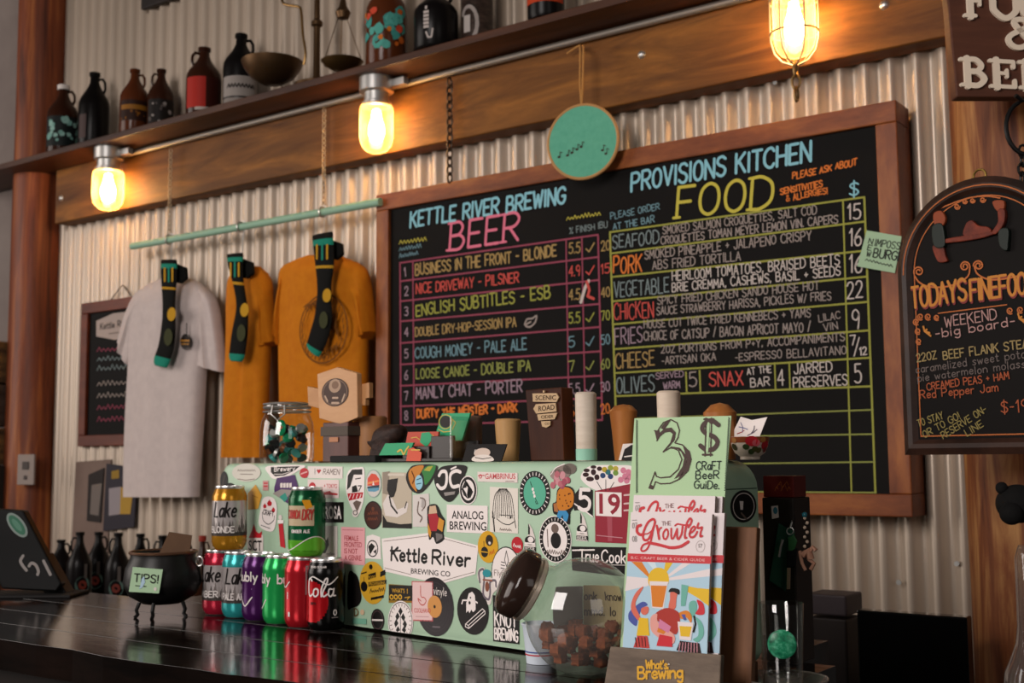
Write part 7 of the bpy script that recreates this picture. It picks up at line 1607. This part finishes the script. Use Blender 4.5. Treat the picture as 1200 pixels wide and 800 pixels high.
for a, b in zip(outer[:-1], outer[1:]): px_line(m, F2, [zC(*a), zC(*b)], 1.4, Kc, .0002)
for a, b in zip(inner[:-1], inner[1:]): px_line(m, F2, [zC(*a), zC(*b)], 1.4, Kc, .0002)
fl([(188, 625), (200, 600), (222, 612), (215, 632)]); 
px_text(m, F2, 'S', zC(556, 350), zC(680, 350), 33, 5.4, Kc, .0002); 
for x in (592, 632): px_line(m, F2, [zC(x+8, 120), zC(x, 395)], 1.5, Kc, .0003)
for x, y in ((600, 130), (640, 130), (590, 385), (628, 385)): px_line(m, F2, [zC(x-14, y), zC(x+14, y)], 2.4, Kc, .0003)
px_line(m, F2, [zC(618, 160), zC(608, 360)], 3, mat('mint_card', '#a3c795', .65), .0004)
Kn = ink('#26302c')
for s, a, b, h in (('CRaFT', (530, 495), (708, 492), 9.5), ('BeeR', (525, 560), (690, 556), 9), ('GuiDe.', (515, 628), (695, 632), 9)): px_text(m, F2, s, zC(*a), zC(*b), h, 1.3, Kn, .0002, gap=1.4)
for xs in ((98, 98), (764, 736)):
    pts = [zC(xs[0]+(xs[1]-xs[0])*i/60+(7 if i % 2 else -3), 135+(525*i/60)-(18 if xs[0] > 500 else 0)) for i in range(61)]; px_line(m, F2, pts, .9, Kn, .0002)
m.build('lettering', pcd)

# ------------------------------------------------------------------ right end: black cabinet, red tin, keys, glasses
p = at_d(920, 700, 1.70); Fk_ = Flat(Vector((p.x, p.y, 0)), (1, 0, 0), (0, 0, 1)); a, b = Fk_.P(894.5, 650).x, Fk_.P(932, 650).x; zt = Fk_.P(920, 583).y
cb = thing('black_cabinet', 'narrow black cabinet with keyrings hanging on its front', 'cabinet', Fk_.m((a+b)/2, CT))
m = MB(); m.prism([Fk_.m(a, CT+.0005), Fk_.m(b, CT+.0005), Fk_.m(b, zt), Fk_.m(a, zt)], -Fk_.n*.06, mat('cabinet_black', (.014, .009, .007), .4)); m.build('cabinet_body', cb, None, .002)
m = MB(); px_poly(m, Fk_, [(904, 593), (912, 592), (913, 606), (905, 608)], Wt2, .0008); px_disc(m, Fk_, 909, 598, 2.6, 4, ink('#3f7a8d'), .0012); m.build('small_sticker', cb, None, 0, 'small white and blue sticker')
rt_ = thing('red_box', 'dark red lettered box on top of the black cabinet', 'box', Fk_.m((a+b)/2, zt))
x0, x1 = a+.001, b-.001; z1 = Fk_.P(920, 557.5).y; m = MB(); m.prism([Fk_.m(x0, zt+.0004, -.004), Fk_.m(x1, zt+.0004, -.004), Fk_.m(x1, z1, -.004), Fk_.m(x0, z1, -.004)], -Fk_.n*.045, mat('red_tin', '#5f150f', .4)); m.build('box_body', rt_, None, .001)
m = MB()
for k in range(7): px_line(m, Flat(Fk_.m(0, 0, -.0034), Fk_.u, Fk_.v), [(908+k*2.4, 575-(k % 3)*4), (910+k*2.4, 570-(k % 3)*3), (912+k*2.4, 573-(k % 2)*5)], .8, ink('#a5582c'), 0)
m.build('gold_lettering', rt_)
Fg = Flat(Fk_.m(0, 0, .004), (1, 0, 0), (0, 0, 1))
m = MB(); q = [Fg.P(*z) for z in ((912.5, 613), (931, 623), (920, 692), (901.5, 680))]; m.prism([Fg.m(t_.x, t_.y) for t_ in q], -Fg.n*.002, mat('dark_green_card', '#1f4a3a', .5)); solo(m, 'green_tag', 'dark green card tag hanging on the black cabinet', 'tag', Fg.m(q[2].x, q[2].y))
Fg = Flat(Fk_.m(0, 0, .012), (1, 0, 0), (0, 0, 1)); Pk = lambda x, y, o=0: Fg.m(*Fg.P(x, y), o)
kr = thing('key_ring', 'bunch of keys with a green fob on the black cabinet', 'keys', Pk(926, 690))
m = MB(); m.tube([Pk(926+4*math.cos(t), 622+4*math.sin(t)) for t in [2*math.pi*i/16 for i in range(16)]], .0009, M_steel, 6, True); m.tube([Pk(926, 618), Pk(928, 612), Fk_.m(Fk_.P(928, 610).x, Fk_.P(928, 610).y, 0)], .0012, M_steel, 6); m.build('split_ring', kr)
m = MB(); m.prism([Pk(*z) for z in ((924, 630), (931, 626), (935, 634), (931, 646), (925, 645))], Fg.n*.003, mat('green_fob', '#1f4d26', .4)); m.build('fob', kr, None, .001)
m = MB(); m.tube([Pk(918, 632, .002), Pk(916, 640, .003), Pk(914, 652, .003)], [.0022, .0016, .0018], M_steel, 8); m.build('steel_key', kr)
m = MB(); m.prism([Pk(*z) for z in ((923, 645), (935, 642), (933, 664), (922, 665))], Fg.n*.003, M_black); m.build('black_fob', kr, None, .001)
m = MB(); m.prism([Pk(*z) for z in ((923, 665), (926.5, 665), (926, 690), (922.5, 690))], Fg.n*.002, mat('copper_key', (.55, .36, .25), .3, .8)); m.build('copper_key', kr)
kr = thing('key_ring', 'pink bone shaped charm on a beaded strap at the cabinet edge', 'keys', Pk(948, 668))
m = MB()
for i in range(7): m.ball(Pk(944+(i % 2)*3-1, 607+i*5.5), .0026, mat('pale_bead', '#b5a08c', .4), 8, 6)
m.ball(Pk(943, 603), .004, mat('teal_bead', '#1f5a66', .3), 10, 8); m.build('bead_strap', kr)
Cp = mat('pink_charm', '#b5846c', .5)
m = MB(); m.tube([Pk(941, 650), Pk(948, 645), Pk(950, 655)], .0055, Cp, 8); m.tube([Pk(947, 648), Pk(953, 641), Pk(956, 645)], .0035, Cp, 8); m.tube([Pk(948, 655), Pk(954, 660), Pk(950, 667)], .003, Cp, 8); m.build('bone_charm', kr)
m = MB(); m.tube([Pk(937, 645), Pk(940, 660), Pk(944, 668)], .0026, Cp, 8); m.build('small_charm', kr)

# pint glass in a glass dish
pg = at_z(918, 806, CT+.0005); kg = depth(pg)/FPX
dz = thing('glass_dish', 'round clear glass dish under the tasting glass', 'dish', pg)
m = MB(); rd = 52*kg; m.lathe([(0, .0005), (rd*.85, .0005), (rd, .012), (rd*.97, .0135), (rd*.82, .004), (0, .004)], glass('dish_glass', (.88, .88, .86), 1.5, body=.06, bodycol=(.5, .42, .36)), pg, 44); m.tube([pg+Vector((rd*.985*math.cos(t), rd*.985*math.sin(t), .013)) for t in [2*math.pi*i/44 for i in range(44)]], .0012, glass('dish_rim', (.8, .78, .75), 1.6, body=.25, bodycol=(.55, .48, .42)), 6, True); m.build('dish_body', dz)
gb = pg+Vector((0, 0, .0045)); Hg = zof(919, 707, pg)-gb.z; rg_ = 26*kg
tg = thing('tasting_glass', 'clear straight glass with a green medallion standing in the glass dish', 'glass', gb)
m = MB(); m.lathe([(rg_*.86, .0), (rg_*.88, .002), (rg_, Hg-.001), (rg_*.985, Hg), (rg_*.955, Hg-.001), (rg_*.84, .018), (rg_*.5, .014), (0, .013)], glass('pint_glass', (.9, .91, .9), 1.5), gb, 44); m.build('glass_wall', tg)
m = MB(); m.lathe([(0, .0), (rg_*.86, .0), (rg_*.87, .012), (0, .0125)], glass('thick_base', (.7, .7, .68), 1.7, .05, .10, (.55, .5, .45)), gb, 44); m.build('thick_base', tg)
m = MB(); gm = gb+Vector((0, 0, Hg*.53)); fa = face_ang(gm); e = Vector((math.cos(fa), math.sin(fa), 0)); m.lathe([(0, .004), (16.5*kg*.8, .0035), (16.5*kg, .001), (16.5*kg, -.001), (0, -.001)], noisy('green_medallion', '#0f4a34', '#5fae8c', (1, 1, 1), 130, .3, c3='#1f7a55'), gm+e*(rg_*.97)-Vector((0, 0, 0)), 30, axis=e); m.build('green_medallion', tg, None, 0, 'mottled green round medallion')

# monitor and bin on the back counter
SYm = 2.36; a0, a1 = at_y(1004, 740, SYm).x, at_y(1133, 740, SYm).x; z1 = at_y(1068, 719, SYm).z
mn = thing('flat_screen', 'black flat screen standing on the back counter at the right', 'screen', ((a0+a1)/2, SYm, BZ))
m = MB(); m.box(((a0+a1)/2, SYm+.02, (BZ+.035+z1)/2), (a1-a0, .035, z1-BZ-.035), mat('screen_black', (.004, .004, .004), .12)); m.build('screen_panel', mn, None, .003)
m = MB(); m.box(((a0+a1)/2, SYm+.03, BZ+.004), (.2, .14, .008), M_black); m.box(((a0+a1)/2, SYm+.04, BZ+.05), (.05, .02, .1), M_black); m.build('foot', mn, None, .002)
SYb = 2.42; b0, b1 = at_y(944, 740, SYb).x, at_y(992, 740, SYb).x; z1 = at_y(975, 697, SYb).z; zr_ = at_y(975, 725, SYb).z

bn = thing('plastic_bin', 'dark taupe plastic bin with a ridged rim left of the flat screen', 'bin', ((b0+b1)/2, SYb+.1, BZ))
m = MB(); m.box(((b0+b1)/2, SYb+.05, (BZ+.0005+zr_)/2), (b1-b0-.004, .09, zr_-BZ-.0005), mat('taupe_plastic', '#2a2220', .55)); m.build('bin_body', bn, None, .004)
m = MB(); m.box(((b0+b1)/2, SYb+.05, (z1+zr_)/2+.003), (b1-b0, .096, z1-zr_-.006), mat('taupe_lid', '#40373a', .5)); m.build('lid', bn, None, .004)
# carafe at the right edge
pv = at_z(1219, 812, CT+.0006); kv = depth(pv)/FPX
m = MB(); zz = lambda y: zof(1219, y, pv)-pv.z
m.lathe([(0, 0), (40*kv, 0), (40*kv, .003), (38*kv, zz(790)), (30*kv, zz(772)), (24*kv, zz(755)), (21.5*kv, zz(735)), (21*kv, zz(690)), (21*kv, zz(655)), (18*kv, zz(645)), (16*kv, zz(640))], glass('carafe_glass', (.82, .82, .82), 1.6, body=.05, bodycol=(.6, .55, .52)), pv, 40)
solo(m, 'glass_carafe', 'clear glass carafe with a flared base cut off by the right edge', 'carafe', pv)
